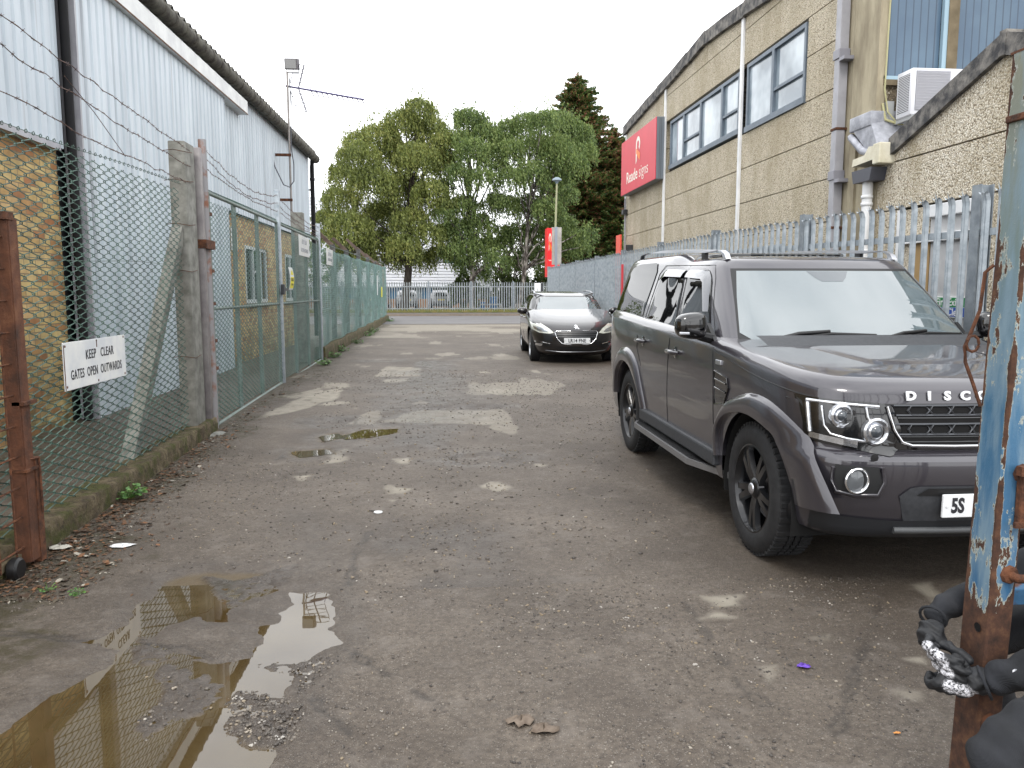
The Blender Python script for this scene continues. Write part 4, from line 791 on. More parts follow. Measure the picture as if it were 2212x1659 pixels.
b = MB(); b.prism([(8.86, 2.96), (8.40, 2.98), (8.40, 3.12), (8.52, 3.13), (8.60, 3.05), (8.84, 3.04)], 'x', XB-.14, XB+.1); b.bbox(XB-.15, XB+.12, 8.28, 8.42, 2.92, 3.14, .012); b.build('cream_gutter_end', plain('flaking_cream', S(206, 200, 176), S(226, 221, 202), 6, .7, 0, .5, 30), t)
b = MB(); b.prism([(8.82, 2.90), (8.40, 2.90), (8.44, 2.76), (8.78, 2.76)], 'x', XB-.16, XB+.02); b.build('hopper', plain('dark_hopper', S(66, 68, 78), rough=.45), t)
t = thing('downpipe', 'round white downpipe under the dark hopper head', 'downpipe', (XB-.07, 8.62, 0)); b = MB(); b.tube([(XB-.08, 8.62, .1), (XB-.08, 8.62, 2.2), (XB-.07, 8.62, 2.3), (XB-.07, 8.62, 2.77)], .055, 14)
for z_ in (2.6, 2.52, 2.0): b.lathe([(.056, -.02), (.064, -.015), (.064, .015), (.056, .02)], 14, Matrix.Translation((XB-.072, 8.62, z_)))
b.build('pipe', WHITE, t, smooth=60)
# air conditioner
t = thing('air_conditioner', 'white air conditioning outdoor unit bracketed above the low roof', 'air conditioner', (5.25, 8.3, 3.4)); AC = plain('ac_white', S(222, 223, 228), rough=.35)
b = MB(); b.bbox(5.00, 5.66, 8.16, 8.44, 3.40, 3.88, .018); b.build('casing', AC, t, smooth=30)
b = MB()
for i in range(44): x = 5.05+i*.0085; b.box(x, x+.003, 8.148, 8.161, 3.45, 3.845)
for i in range(14): z_ = 3.46+i*.028; b.box(5.05, 5.42, 8.150, 8.158, z_, z_+.003)
b.build('front_grille', plain('ac_grille', S(196, 196, 202), rough=.5), t)
b = MB(); b.box(5.045, 5.425, 8.1575, 8.1595, 3.445, 3.85); b.build('grille_recess', plain('ac_recess', S(130, 130, 138), rough=.7), t)
b = MB(); b.box(4.997, 4.9995, 8.20, 8.40, 3.45, 3.83); b.build('side_recess', DARKG, t)
b = MB()
for i in range(22): z_ = 3.455+i*.017; b.box(4.99, 4.9975, 8.20, 8.40, z_, z_+.007)
b.build('side_louvre', AC, t)
b = MB(); b.box(5.02, 5.06, 8.1, 8.6, 3.36, 3.40); b.box(5.6, 5.64, 8.1, 8.6, 3.36, 3.40); b.box(4.95, 5.03, 8.52, 8.6, 3.3, 3.62); b.build('bracket', plain('bracket_grey', S(170, 172, 172), rough=.5), t)
b = MB(); b.tube([(4.93, 8.5, 5.6), (4.94, 8.55, 4.6), (4.93, 8.55, 3.75), (4.95, 8.5, 3.5), (5.05, 8.45, 3.36), (5.3, 8.4, 3.34)], .009, 5); b.tube([(4.92, 8.56, 3.6), (4.94, 8.52, 3.42), (5.06, 8.44, 3.36)], .014, 6); b.build('hose', plain('hose_beige', S(176, 172, 130), rough=.6), t)
# ---- projecting red wall sign ----
t = thing('shop_sign', 'big red Reade signs box sign projecting from the office building wall', 'sign', (4.75, 18.4, 3.95)); ys0, ys1, z0, z1 = 16.85, 20.0, 3.93, 5.22; xf = 4.70
b = MB(); b.bbox(xf, xf+.19, ys0, ys1, z0, z1, .01); b.build('sign_box', plain('sign_grey_aluminium', S(116, 124, 132), rough=.45, metal=.2), t)
b = MB(); b.bbox(xf-.012, xf-.001, ys0+.003, ys1-.003, z0+.003, z1-.003, .003); b.build('face_panel', RED, t)
b = MB(); b.box(xf+.065, xf+.07, ys0-.003, ys0+.01, z0+.02, z1-.02); b.box(xf+.10, xf+.105, ys0-.003, ys0+.01, z0+.02, z1-.02); b.build('edge_seam', DARKG, t)
CREAM = plain('sign_cream', S(238, 232, 220), rough=.4)
def logo(x, yc, zc, h, t, sgn=-1, ax='y'):
    def P(u, v, d=0): return (x-.004-d, yc+sgn*u*h, zc+v*h) if ax == 'y' else (yc-sgn*u*h, x-.004-d, zc+v*h)
    b = MB(); n = 22; P0 = []
    for i in range(n+1):
        a = R(-48+228*i/n)
        P0.append([P(.34*math.cos(a), .20+.32*math.sin(a)), P(.17*math.cos(a), .20+.16*math.sin(a))])
    P0 += [[P(-.34, -.1), P(-.17, -.08)], [P(-.34, -.56), P(-.17, -.42)]]
    b.grid(P0); b.build('emblem', CREAM, t)
    b = MB(); b.add([P(-.28, .08, .002), P(-.14, .02, .002), P(.36, -.20, .002), P(.30, -.48, .002), P(-.28, -.12, .002)], [(0, 1, 2, 3, 4)]); b.build('emblem_ribbon', ORANGE, t)
logo(xf-.012, 18.35, 4.80, .56, t)
text('lettering', 'Reade', .38, CREAM, t, frame((xf-.0145, 18.90, 4.27), (0, -1, 0), (0, 0, 1)), .001, .004, 1.14); text('lettering', 'signs', .38, CREAM, t, frame((xf-.0145, 17.84, 4.27), (0, -1, 0), (0, 0, 1)), .001, -.003, 1.12)
# small boxes / conduit on the far corner
t = thing('wall_conduit', 'thin grey conduit with junction box at the far corner of the office building', 'conduit', (XB-.02, 20.2, 1)); b = MB(); b.tube([(XB-.05, 20.2, .3), (XB-.05, 20.2, 3.9)], .02, 6); b.build('conduit', GREYP, t); b = MB(); b.bbox(XB-.12, XB-.0, 20.12, 20.3, 3.5, 3.62, .008); b.bbox(XB-.16, XB-.0, 19.5, 19.62, 2.55, 2.7, .008); b.build('junction_box', DARKG, t)
t = thing('orange_banner', 'tall orange red board standing at the far corner behind the palings', 'board', (4.7, 19.8, .1)); b = MB(); b.bbox(4.58, 4.62, 19.55, 20.0, .2, 2.95, .004); b.build('panel', plain('orange_red', S(232, 84, 62), rough=.5), t)
t = thing('red_pole', 'thin red striped pole by the palings beyond the big dark car', 'pole', (3.82, 15.6, .1)); b = MB(); b.box(3.80, 3.83, 16.0, 16.1, .1, 2.1); b.build('pole', plain('faded_red', S(206, 60, 70), rough=.6), t)
# ---- palisade fences ----
def pale_geo(b, c, ux, nx_, z0, z1, w_=.066, curl=.03):
    U = Vector(ux); Nn = Vector(nx_); c = Vector(c)
    us = (-.5, -.30, -.12, 0, .12, .30, .5); ds = (0, .022, .010, .026, .010, .022, 0)
    rows = []
    for z, bend, topi in ((z0, 0, 0), (z1-.10, 0, 0), (z1-.075, curl*.25, 0), (z1-.05, curl*.6, 1), (z1, curl, 2)):
        row = []
        for k, (u, d) in enumerate(zip(us, ds)):
            zz = z
            if topi == 2: zz = z1-(0 if k == 3 else .035 if k in (0, 6) else .055 if k in (1, 5) else .045); u = u*(1.25 if k in (0, 6) else 1)
            row.append(c+U*(u*w_)+Nn*(d+bend+(.02 if topi == 2 and k in (0, 6) else 0))+Vector((0, 0, zz)))
        rows.append(row)
    b.grid(rows)
def palisade(name, label, A, B, h, bay, out, mat, group=None, npale=17):
    A = Vector(A); B = Vector(B); D = B-A; Ln = D.length; u = D.normalized(); n = Vector(out); t = thing(name, label, 'fence', A, group)
    nb = max(1, round(Ln/bay)); 
    for i in range(nb):
        s0, s1 = Ln*i/nb, Ln*(i+1)/nb; b = MB()
        for k in range(npale):
            s_ = s0+(s1-s0)*(k+.7)/(npale+.4); c = A+u*s_; g = G(c.y); rr = random.Random(i*50+k)
            pale_geo(b, (c.x, c.y, 0), u, n, g+.06, g+h+rr.uniform(-.008, .008), curl=.026+rr.uniform(-.006, .006))
        b.build('pale_panel', mat, t)
    for i in range(nb+1):
        c = A+u*(Ln*i/nb)-n*.04; g = G(c.y); p = MB(); M = frame((c.x, c.y, g), u, n)
        p.box(-.05, .05, -.004, .004, 0, 1, M @ Matrix.Identity(4)) if False else None
        q = [(-.05, -.05), (.05, -.05), (.05, -.042), (.004, -.042), (.004, .042), (.05, .042), (.05, .05), (-.05, .05), (-.05, .042), (-.004, .042), (-.004, -.042), (-.05, -.042)]
        vs = [Vector((c.x, c.y, g))+u*a+n*b_ for a, b_ in q]; m_ = len(q)
        p.add([v for v in vs]+[v+Vector((0, 0, h+.02)) for v in vs], [(i2, (i2+1) % m_, (i2+1) % m_+m_, i2+m_) for i2 in range(m_)]+[tuple(range(m_, 2*m_))]); p.build('post', GALVD, t)
    for z_ in (.35, h-.32):
        r_ = MB(); P = []
        for s_ in np.linspace(0, Ln, nb*2+1):
            c = A+u*s_; g = G(c.y); P.append([c+n*a+Vector((0, 0, g+z_+d)) for a, d in ((-.006, -.025), (-.006, .025), (-.012, .025), (-.045, .025), (-.045, -.025))])
        r_.grid(P); r_.build('rail', mat, t)
    return t
palisade('palisade_fence', 'tall galvanised palisade fence along the right side of the lane', (3.9, 2.72, 0), (3.9, 27.47, 0), 2.28, 2.75, (-1, 0, 0), GALV)
palisade('palisade_fence', 'grey palisade fence across the end of the lane beyond the road', (-14, 51, 0), (24, 51, 0), 2.06, 2.74, (0, -1, 0), plain('far_galv', S(150, 156, 160), S(176, 182, 184), 3, .5, .2))
t = thing('louvred_fence', 'grey slotted metal screen behind the palings', 'screen', (4.3, 10.8, 0)); b = MB()
for i in range(15):
    y0 = 9.6+i*.16; b.box(4.28, 4.30, y0, y0+.13, .1, 2.1)
b.box(4.30, 4.31, 9.6, 12.0, 2.02, 2.14); b.box(4.30, 4.31, 9.6, 12.0, 1.8, 1.88); b.build('screen_panel', GALV, t)
# ================= FAR BACKGROUND =================
def XP(px, Y, py=629): return ypx(px, py, Y)[0]
t = thing('industrial_unit', 'white ribbed industrial unit with blue panels behind the birch trees', 'building', (0, 70, .1))
rib = plain('white_ribbed_sheet', S(226, 228, 236), S(236, 238, 242), 2, .5)
def hrib(b, x0, x1, y, z0, z1, p=.26, d=.07):
    P = []; z = z0
    while z < z1-.01:
        for dz, dy in ((0, 0), (p*.5, 0), (p*.6, d), (p*.92, d)):
            if z+dz <= z1: P.append([(x0, y+dy, z+dz), (x1, y+dy, z+dz)])
        z += p
    b.grid(P)
b = MB(); hrib(b, -16, 4.95, 70, 2.0, 4.0); b.build('lower_cladding', rib, t)
b = MB(); hrib(b, -18, 3.2, 77, 4.9, 10.4, .3, .08); b.build('upper_cladding', rib, t)
b = MB(); b.box(-18, 3.2, 77.1, 90, 0, 10.3); b.box(-16, 4.9, 70.1, 77, 2.0, 3.98); b.build('block', plain('unit_grey', S(150, 152, 158, .8), rough=.7), t)
b = MB(); b.box(4.9, 5.02, 69.9, 70.1, .1, 4.05); b.box(-16, 5, 69.92, 69.98, 1.9, 2.0); b.build('corner_trim', plain('unit_trim', S(196, 200, 206), rough=.5), t)
blu = plain('blue_panel', S(30, 92, 130, .8), S(40, 108, 146, .8), 1, .4); gry = plain('grey_panel', S(134, 148, 156, .8), S(150, 162, 168, .8), 1, .5)
b = MB(); b.box(-16, 4.9, 70.3, 70.5, .9, 1.95); b.build('grey_infill', gry, t)
for x0, x1 in ((-4.0, -2.8), (-1.2, -.3), (-8, -6.8), (2.6, 3.4)):
    b = MB(); b.box(x0, x1, 70.2, 70.28, .9, 1.95); b.build('blue_infill', blu, t)
for x0 in (-2.0, .1, 1.0): b = MB(); b.box(x0, x0+.25, 70.22, 70.28, .9, 1.95); b.build('window_strip', GLASS, t)
b = MB(); b.box(-16, 4.9, 70.2, 70.4, .1, .9); b.build('brick_base', plain('red_buff_brick', S(150, 116, 90, .8), S(176, 140, 110, .8), 40, .85), t)
b = MB(); b.box(.8, 3.1, 76.9, 77.0, 3.95, 4.6); b.build('blue_window_band', blu, t)
# street lamp, totem, road sign
lx, ly, lz = ypx(1203, 388, 40); t = thing('street_lamp', 'tall slim pale street lamp with a small domed head behind the totem', 'street lamp', (lx, 40, .12))
b = MB(); b.tube([(lx-.12, 40, .12), (lx-.1, 40, 3), (lx, 40, lz-.15)], [.07, .06, .045], 8); b.build('pole', plain('lamp_cream', S(150, 150, 118), rough=.5), t, smooth=60); b = MB(); b.lathe([(.05, -.2), (.09, -.1), (.24, -.04), (.22, .03), (.1, .1), (0, .12)], 14, Matrix.Translation((lx, 40, lz))); b.build('lamp_head', plain('lamp_head_grey', S(120, 136, 146), rough=.4), t, smooth=50)
t = thing('totem_sign', 'red and silver Reade signs totem standing behind the palisade fence', 'sign', (5.3, 36, .12)); A = [ypx(1181, 496, 36.0), ypx(1188, 496, 36.0)]
xa = XP(1181, 36); xb_ = XP(1209, 36); sil = plain('brushed_silver', S(150, 146, 140), S(176, 172, 166), 3, .4, .4)
b = MB(); b.bbox(xa+.20, xb_+.05, 35.9, 36.1, .12, 4.42, .01); b.build('silver_body', sil, t)
b = MB(); b.box(xa+.34, xa+.46, 35.87, 35.9, .12, 4.44); b.build('central_fin', plain('fin_grey', S(140, 148, 160), rough=.35, metal=.4), t)
b = MB(); b.box(xa-.02, xa+.04, 35.7, 36.5, 2.2, 4.38); b.box(xa+.04, xa+.20, 35.86, 35.9, 2.1, 4.38); b.build('face_panel', plain('totem_red', S(222, 26, 34), S(230, 34, 40), 2, .4), t)
b = MB(); b.box(xa+.2, xb_+.05, 35.885, 35.898, 2.2, 2.75); b.build('red_lower_panel', MATS['totem_red'], t)
b = MB()
c = (xa+.12, 35.85, 3.75); P0 = []
for i in range(17): a = R(-48+228*i/16); P0.append([(c[0]+.06*math.cos(a), 35.85, c[2]+.16+.24*math.sin(a)), (c[0]+.03*math.cos(a), 35.85, c[2]+.16+.14*math.sin(a))])
P0.append([(c[0]-.06, 35.85, c[2]-.4), (c[0]-.03, 35.85, c[2]-.3)]); b.grid(P0); b.build('emblem', CREAM, t)
b = MB(); b.add([(c[0]-.05, 35.845, c[2]+.05), (c[0]-.02, 35.845, c[2]+.02), (c[0]+.07, 35.845, c[2]-.22), (c[0]+.06, 35.845, c[2]-.42), (c[0]-.05, 35.845, c[2]-.1)], [(0, 1, 2, 3, 4)]); b.build('emblem_ribbon', ORANGE, t)
text('lettering', 'Reade', .09, CREAM, t, frame((xa+.12, 35.85, 2.95), (1, 0, 0), (0, 0, 1)), .001, .002, .6)
x, _, z = ypx(1172, 618, 46); t = thing('street_sign', 'small white upright sign with dark edge where the lane meets the road', 'sign', (x, 46, .12)); b = MB(); b.bbox(x-.22, x+.16, 48, 48.05, 1.1, 2.05, .03); b.build('panel', SIGNW, t); b = MB(); b.bbox(x+.17, x+.30, 48, 48.06, 1.1, 2.05, .02); b.build('dark_edge', DARKG, t); b = MB(); b.tube([(x, 48.06, .2), (x, 48.06, 1.2)], .04, 6); b.build('post', GALVD, t)
text('lettering', 'ROAD', .12, gl, t, frame((x-.03, 47.99, 1.6), (0, 0, 1), (-1, 0, 0)), .001)
# blue bins
t = thing('blue_container', 'blue metal container standing behind the end palisade fence', 'container', (4.3, 61, .2)); b = MB(); b.bbox(4.15, 4.75, 60.6, 61.4, .2, 1.15, .03); b.build('bin_body', plain('bin_blue', S(30, 110, 170, .8), rough=.5), t); b = MB(); b.bbox(3.2, 5.0, 60.4, 60.5, .5, .62, .01); b.build('rim_rail', GALV, t); b = MB(); b.prism([(3.3, .2), (3.75, .2), (3.85, .75), (3.5, .75)], 'y', 60.7, 61.2); b.build('chute', MATS['bin_blue'], t)
# ---- foliage ----
def leafmat(name, cols, sc=.5, trans=.38):
    m = Mat(name); wn = m.n('ShaderNodeTexWhiteNoise', noise_dimensions='1D'); m.l(m.attr('rnd'), wn.inputs['W']); n1 = m.noise(sc, 3, .6)
    f = m.math('ADD', m.math('MULTIPLY', wn.outputs['Value'], .45), m.math('MULTIPLY', n1, .62)); c = m.ramp(f, cols)
    m.set(Base_Color=c, Roughness=.55); d = m.n('ShaderNodeBsdfTranslucent'); m.l(c, d.inputs[0]); mx_ = m.n('ShaderNodeMixShader'); mx_.inputs[0].default_value = trans
    m.l(m.b.outputs[0], mx_.inputs[1]); m.l(d.outputs[0], mx_.inputs[2]); m.l(mx_.outputs[0], m.t.nodes['Material Output'].inputs[0]); return m.m
BIR = leafmat('birch_leaf', [(.25, S(72, 84, 44)), (.45, S(106, 118, 60)), (.62, S(136, 146, 76)), (.85, S(160, 158, 92))])
BIR2 = leafmat('birch_leaf_dark', [(.25, S(60, 78, 46)), (.45, S(92, 114, 62)), (.62, S(124, 142, 80)), (.85, S(150, 162, 96))])
CON = leafmat('conifer_spray', [(.25, S(38, 62, 34)), (.42, S(58, 88, 44)), (.54, S(86, 114, 54)), (.62, S(110, 122, 60)), (.70, S(150, 100, 76)), (.85, S(150, 86, 82))], .42, .3)
BARK = plain('birch_bark', S(52, 44, 40), S(150, 144, 136), 6, .85, 0, .6, 20, stretch=(1, 1, .35), lo=.45, hi=.62)
BARKD = plain('dark_bark', S(44, 38, 34, .8), S(84, 76, 68, .8), 6, .9, 0, .7, 16, stretch=(1, 1, .3))
def quads(C, U, Vv): return np.stack([C-U, C-Vv, C+U, C+Vv], 1).reshape(-1, 3)
def leaves_obj(name, C, D, ln, wd, mat, parent):
    n = len(C); r3 = rng.normal(0, 1, (n, 3)); D = D+r3*.35; D /= np.linalg.norm(D, axis=1, keepdims=True)+1e-9
    W = np.cross(D, rng.normal(0, 1, (n, 3))); W /= np.linalg.norm(W, axis=1, keepdims=True)+1e-9
    k = rng.uniform(.6, 1.25, (n, 1)); Vt = quads(C, D*ln*k, W*wd*k); F_ = np.arange(n*4).reshape(-1, 4)
    o = npmesh(name, Vt, F_, mat, parent, {'rnd': np.repeat(rng.uniform(0, 100, n), 4)}); return o
def limb(b, A, B, r0, r1, n=7, wob=.12, rise=.3):
    A = Vector(A); B = Vector(B); P = []
    for i in range(n+1):
        t_ = i/n; p = A.lerp(B, t_); p.z += rise*math.sin(t_*math.pi)*.5; 
        if 0 < i < n: p += Vector(rng.normal(0, wob, 3).tolist())
        P.append(p)
    b.tube(P, [r0+(r1-r0)*i/n for i in range(n+1)], 6, cap=False)
def birch(label, base, trunk_top, clumps, mat, bark, r0=.28, fork=None, dens=1.0, Y0=55, dspread=1.9):
    t = thing('birch_tree', label, 'tree', (base[0], base[1], .2), 'weeping birch trees behind the road'); tb = MB(); P = []
    n = 10; 
    for i in range(n+1):
        k = i/n; P.append(Vector((base[0]+(trunk_top[0]-base[0])*k+.12*math.sin(k*7), base[1], .15+(trunk_top[2]-.15)*k)))
    tb.tube(P, [r0*(1.25 if i == 0 else 1-.78*i/n) for i in range(n+1)], 10)
    if fork: limb(tb, (base[0], base[1], fork[0]), fork[1], .16, .09, 6, .04, .0)
    tb.build('trunk', bark, t, smooth=60)
    lb_ = MB(); Cs, Ds = [], []; tw = MB()
    for (px, py, rp) in clumps:
        dy = rng.uniform(-dspread, dspread); Yc = base[1]+dy; x, _, z = ypx(px, py, Yc); r_ = rp/1708*Yc*1.1
        k = min(.9, max(.25, (z-2.0)/max(trunk_top[2], 1)*.75)); st = P[0].lerp(P[-1], k); limb(lb_, st, (x, Yc, z+r_*.3), .075, .02, 6, .12, .5)
        for j in range(3): a = rng.uniform(0, 6.28); limb(lb_, (x, Yc, z+r_*.25), (x+r_*.8*math.cos(a), Yc+r_*.8*math.sin(a), z+r_*rng.uniform(-.1, .5)), .022, .008, 4, .05, .2)
        ns_ = int(265*dens*(r_/1.3)**2)
        for s_ in range(ns_):
            u = rng.normal(0, 1, 3); u /= np.linalg.norm(u); u[2] = abs(u[2])*.9-.15; q = rng.uniform(.35, 1)**.5
            p = np.array([x, Yc, z])+u*r_*q*np.array([1.05, 1.05, .85]); Lh = r_*rng.uniform(.5, 1.5); m = int(Lh/.085)+3; tt = np.arange(m)/m
            sw = rng.normal(0, .12, 2); out_ = u[:2]*rng.uniform(.1, .35)
            c = p[None, :]+np.stack([out_[0]*np.sin(tt*1.6)*r_*.5+sw[0]*tt, out_[1]*np.sin(tt*1.6)*r_*.5+sw[1]*tt, -tt**1.25*Lh+.12*np.sin(tt*2.2)], 1)
            c[:, 0] += .22*tt*Lh*.25
            keep = rng.random(m) < .9; c = c+rng.normal(0, .045, c.shape); Cs.append(c[keep]); Ds.append(np.tile([.25, 0, -1.0], (keep.sum(), 1)))
        for s_ in range(int(22*dens)):                        # wispy tips
            u = rng.normal(0, 1, 3); u /= np.linalg.norm(u); u[2] = abs(u[2]); p = np.array([x, Yc, z])+u*r_*rng.uniform(.75, 1.02); c = p[None, :]+np.linspace(0, 1, 5)[:, None]*(u*.3+np.array([.15, 0, .1]))*rng.uniform(.4, 1)+rng.normal(0, .03, (5, 3)); Cs.append(c); Ds.append(np.tile([.5, 0, -.6], (5, 1)))
    lb_.build('limbs', bark, t, smooth=60)
    C = np.concatenate(Cs); leaves_obj('crown', C, np.concatenate(Ds), .085, .042, mat, t); return len(C)
nl = 0
nl += birch('big olive green weeping birch on the left with a thick dark trunk', (-2.15, 55), (-1.1, 0, 13.2), [(905, 235, 34), (868, 262, 38), (925, 275, 38), (820, 290, 38), (775, 330, 40), (742, 372, 32), (850, 330, 42), (900, 335, 44), (945, 335, 34), (805, 385, 46), (735, 425, 36), (705, 470, 28), (755, 480, 44), (870, 400, 44), (930, 410, 36), (830, 460, 44), (885, 470, 36), (700, 510, 26), (760, 530, 36), (820, 520, 38), (870, 525, 34), (925, 500, 32), (790, 560, 26), (905, 555, 30), (950, 545, 26), (850, 560, 24), (730, 550, 22), (770, 300, 26), (955, 300, 24), (965, 360, 26), (958, 440, 26), (962, 500, 26), (968, 300, 20)], BIR, BARKD, .30)
nl += birch('middle weeping birch with pale forked trunk between the other two', (2.45, 55), (2.4, 0, 11.8), [(1018, 258, 32), (1045, 285, 34), (990, 300, 28), (1020, 320, 34), (1060, 330, 32), (985, 370, 24), (1040, 380, 30), (1000, 440, 30), (985, 490, 30), (1030, 480, 34), (1060, 440, 22), (960, 400, 22), (1010, 530, 36), (1050, 530, 30), (975, 540, 26), (955, 460, 22), (1075, 500, 24), (1000, 570, 22), (1080, 300, 24), (1078, 360, 22), (1000, 250, 22), (970, 340, 22), (1070, 560, 22), (1075, 430, 20), (1040, 590, 18)], BIR2, BARK, .19, (2.3, (3.9, 55, 3.9)))
nl += birch('right hand weeping birch with hanging curtains reaching the totem sign', (5.73, 55), (7.1, 0, 11.4), [(1098, 275, 28), (1135, 262, 30), (1172, 258, 30), (1210, 262, 34), (1245, 285, 34), (1262, 325, 26), (1105, 320, 30), (1150, 310, 36), (1200, 315, 38), (1235, 350, 32), (1105, 380, 32), (1150, 370, 34), (1195, 385, 34), (1095, 440, 28), (1140, 440, 34), (1185, 445, 32), (1225, 415, 22), (1120, 500, 32), (1165, 500, 32), (1090, 520, 22), (1215, 480, 28), (1240, 510, 30), (1268, 505, 20), (1140, 550, 28), (1180, 555, 26), (1235, 545, 20), (1262, 540, 16), (1105, 565, 20)], BIR2, BARK, .20)
# conifer
def conifer(label, bx, by, top, prof, mat):
    t = thing('conifer_tree', label, 'tree', (bx, by, .2)); b = MB(); b.tube([(bx, by, .1), (bx, by, top*.5), (bx-.4, by, top-1)], [.4, .25, .04], 8); b.build('trunk', BARKD, t, smooth=60)
    Cs, Ds = [], []; z = 1.0; lb_ = MB()
    while z < top:
        rL = np.interp(z, [p[0] for p in prof], [p[1] for p in prof]); rR = np.interp(z, [p[0] for p in prof], [p[2] for p in prof]); nb = int(11+5*(rL+rR)/2)
        for k in range(nb):
            a = rng.uniform(0, 6.28); rr = (rR if math.cos(a) > 0 else rL)*rng.uniform(.6, 1.22); d = np.array([math.cos(a), math.sin(a), 0]); s0 = np.array([bx-.4*z/top, by, z])
            lift = rng.uniform(.05, .35); m = int(rr/.11)+2; tt = np.linspace(.12, 1, m)
            ax = s0[None, :]+d[None, :]*tt[:, None]*rr+np.stack([0*tt, 0*tt, lift*rr*.5*(tt**2)-.28*rr*tt*(1-.5*tt)], 1)
            if k % 3 == 0: lb_.tube([tuple(s0), tuple(ax[m//2]), tuple(ax[-1])], [.05, .03, .008], 4, cap=False)
            side = np.cross(d, [0, 0, 1])
            for q in range(9):
                w_ = rng.uniform(-.32, .32, m)*(1.15-tt)[:]*rr**.6+rng.normal(0, .05, m); Cs.append(ax+side[None, :]*w_[:, None]+np.stack([0*tt, 0*tt, -np.abs(w_)*.35+rng.normal(0, .06, m)], 1)); Ds.append(np.tile(d+[0, 0, .3], (m, 1)))
        z += .34
    for k in range(60): a = rng.uniform(0, 6.28); p = np.array([bx-.4, by, top-.6+rng.uniform(-.8, .7)]); Cs.append(p[None, :]+rng.normal(0, .14, (6, 3))); Ds.append(np.tile([0, 0, 1.0], (6, 1)))
    lb_.build('limbs', BARKD, t); C = np.concatenate(Cs); leaves_obj('crown', C, np.concatenate(Ds), .13, .045, mat, t); return len(C)
nl += conifer('tall dark conifer with reddish tips rising behind the right hand birch', 12.2, 66, 19.0, [(0, 3.0, 3.8), (4, 3.4, 4.4), (8, 3.0, 4.2), (11, 2.8, 3.8), (13, 2.6, 3.2), (15, 2.2, 2.4), (16.5, 2.1, 1.9), (17.6, 1.7, 1.4), (18.6, .9, .8), (19.0, .3, .3)], CON)
nl += conifer('second dark conifer with red brown patches beside the office building roof', 15.0, 65, 14.6, [(0, 2.6, 3), (5, 2.8, 3), (9, 2.4, 2.6), (12, 1.7, 1.9), (14, .9, .9), (14.6, .2, .2)], CON)
BUSH = leafmat('bush_leaf', [(.25, S(50, 66, 34, .7)), (.5, S(74, 94, 44, .8)), (.75, S(110, 124, 58, .8))], 1.2, .15)
PURP = leafmat('purple_leaf', [(.3, S(52, 34, 40, .8)), (.7, S(92, 60, 66, .8))], 1, .1)
def bush(label, x, y, rx, ry, h, mat, n=2600, cat='bush'):
    t = thing('bush', label, cat, (x, y, .2)); b = MB()
    for k in range(7): a = k*.9; b.tube([(x, y, .2), (x+rx*.3*math.cos(a), y+ry*.3*math.sin(a), h*.5), (x+rx*.6*math.cos(a), y+ry*.6*math.sin(a), h*.85)], [.04, .025, .01], 4)
    b.build('stem', BARKD, t); u = rng.normal(0, 1, (n, 3)); u /= np.linalg.norm(u, axis=1, keepdims=True); q = rng.uniform(.45, 1, (n, 1))**.5; s_ = 1+.25*np.sin(u[:, :1]*7+x)+.2*np.sin(u[:, 2:]*9)
    C = np.array([x, y, .2+h*.48])+u*q*s_*np.array([rx, ry, h*.5]); C[:, 2] = np.maximum(C[:, 2], .22); leaves_obj('leaf_mass', C, u+[0, 0, .4], .10, .06, mat, t)
bush('tall rounded bush in front of the white unit right of the silver estate car', 2.1, 57.5, .95, .9, 2.7, BUSH, 3600)
for i, (x, h, rx) in enumerate(((5.4, 3.0, 1.0), (6.9, 2.6, 1.2), (8.6, 2.9, 1.3), (10.6, 3.2, 1.5))): bush(['green bush beside the corner of the white unit', 'low hedge bush behind the third birch trunk', 'rounded bush behind the street sign', 'dark bush behind the totem sign'][i], x, 63+i*.3, rx, 1.0, h, BUSH, 3400)
bush('purple leaved shrub right of the white unit', 6.3, 66, 1.1, 1, 5.2, PURP, 2600, 'shrub')
bush('green shrubby tree behind the purple one', 5.2, 70, 1.5, 1.2, 5.6, BUSH, 3000, 'shrub'); bush('broad green tree mass behind the totem base', 8.6, 70, 2.6, 1.5, 6.2, BIR2, 5200, 'tree')
for i, (x, y, h) in enumerate(((-9.5, 60, 5.5), (-12.5, 62, 7), (15.5, 60, 6.5), (20, 64, 8))): bush(['leafy tree beyond the far end of the warehouse', 'second leafy tree hidden farther behind the warehouse', 'leafy tree behind the office building corner', 'leafy tree far behind the office building'][i], x, y, 2.4, 2, h, BIR2, 4200, 'tree')
tn = Mat('distant_wood'); tn.set(Base_Color=tn.ramp(tn.noise(.8, 5), [(.3, S(44, 58, 36, .7)), (.7, S(84, 100, 58, .7))]), Roughness=.9)
print('leaves', nl)
# grass tufts along the verge
VV, FF = [], []; o_ = 0
for i in range(5000):
    x = rng.uniform(-12, 14); y = 50.3+abs(rng.normal(0, .5)); h = rng.uniform(.06, .3); dx = rng.uniform(-.06, .06); w_ = .02
    VV += [(x-w_, y, .22), (x+w_, y, .22), (x+dx, y+.02, .22+h)]; FF.append([o_, o_+1, o_+2]); o_ += 3
tag(npmesh('verge_grass', VV, FF, plain('grass_blade', S(96, 108, 50, .8), S(140, 128, 76, .8), 3, .8)), 'rough grass growing along the foot of the end palisade fence', 'grass', kind='stuff')
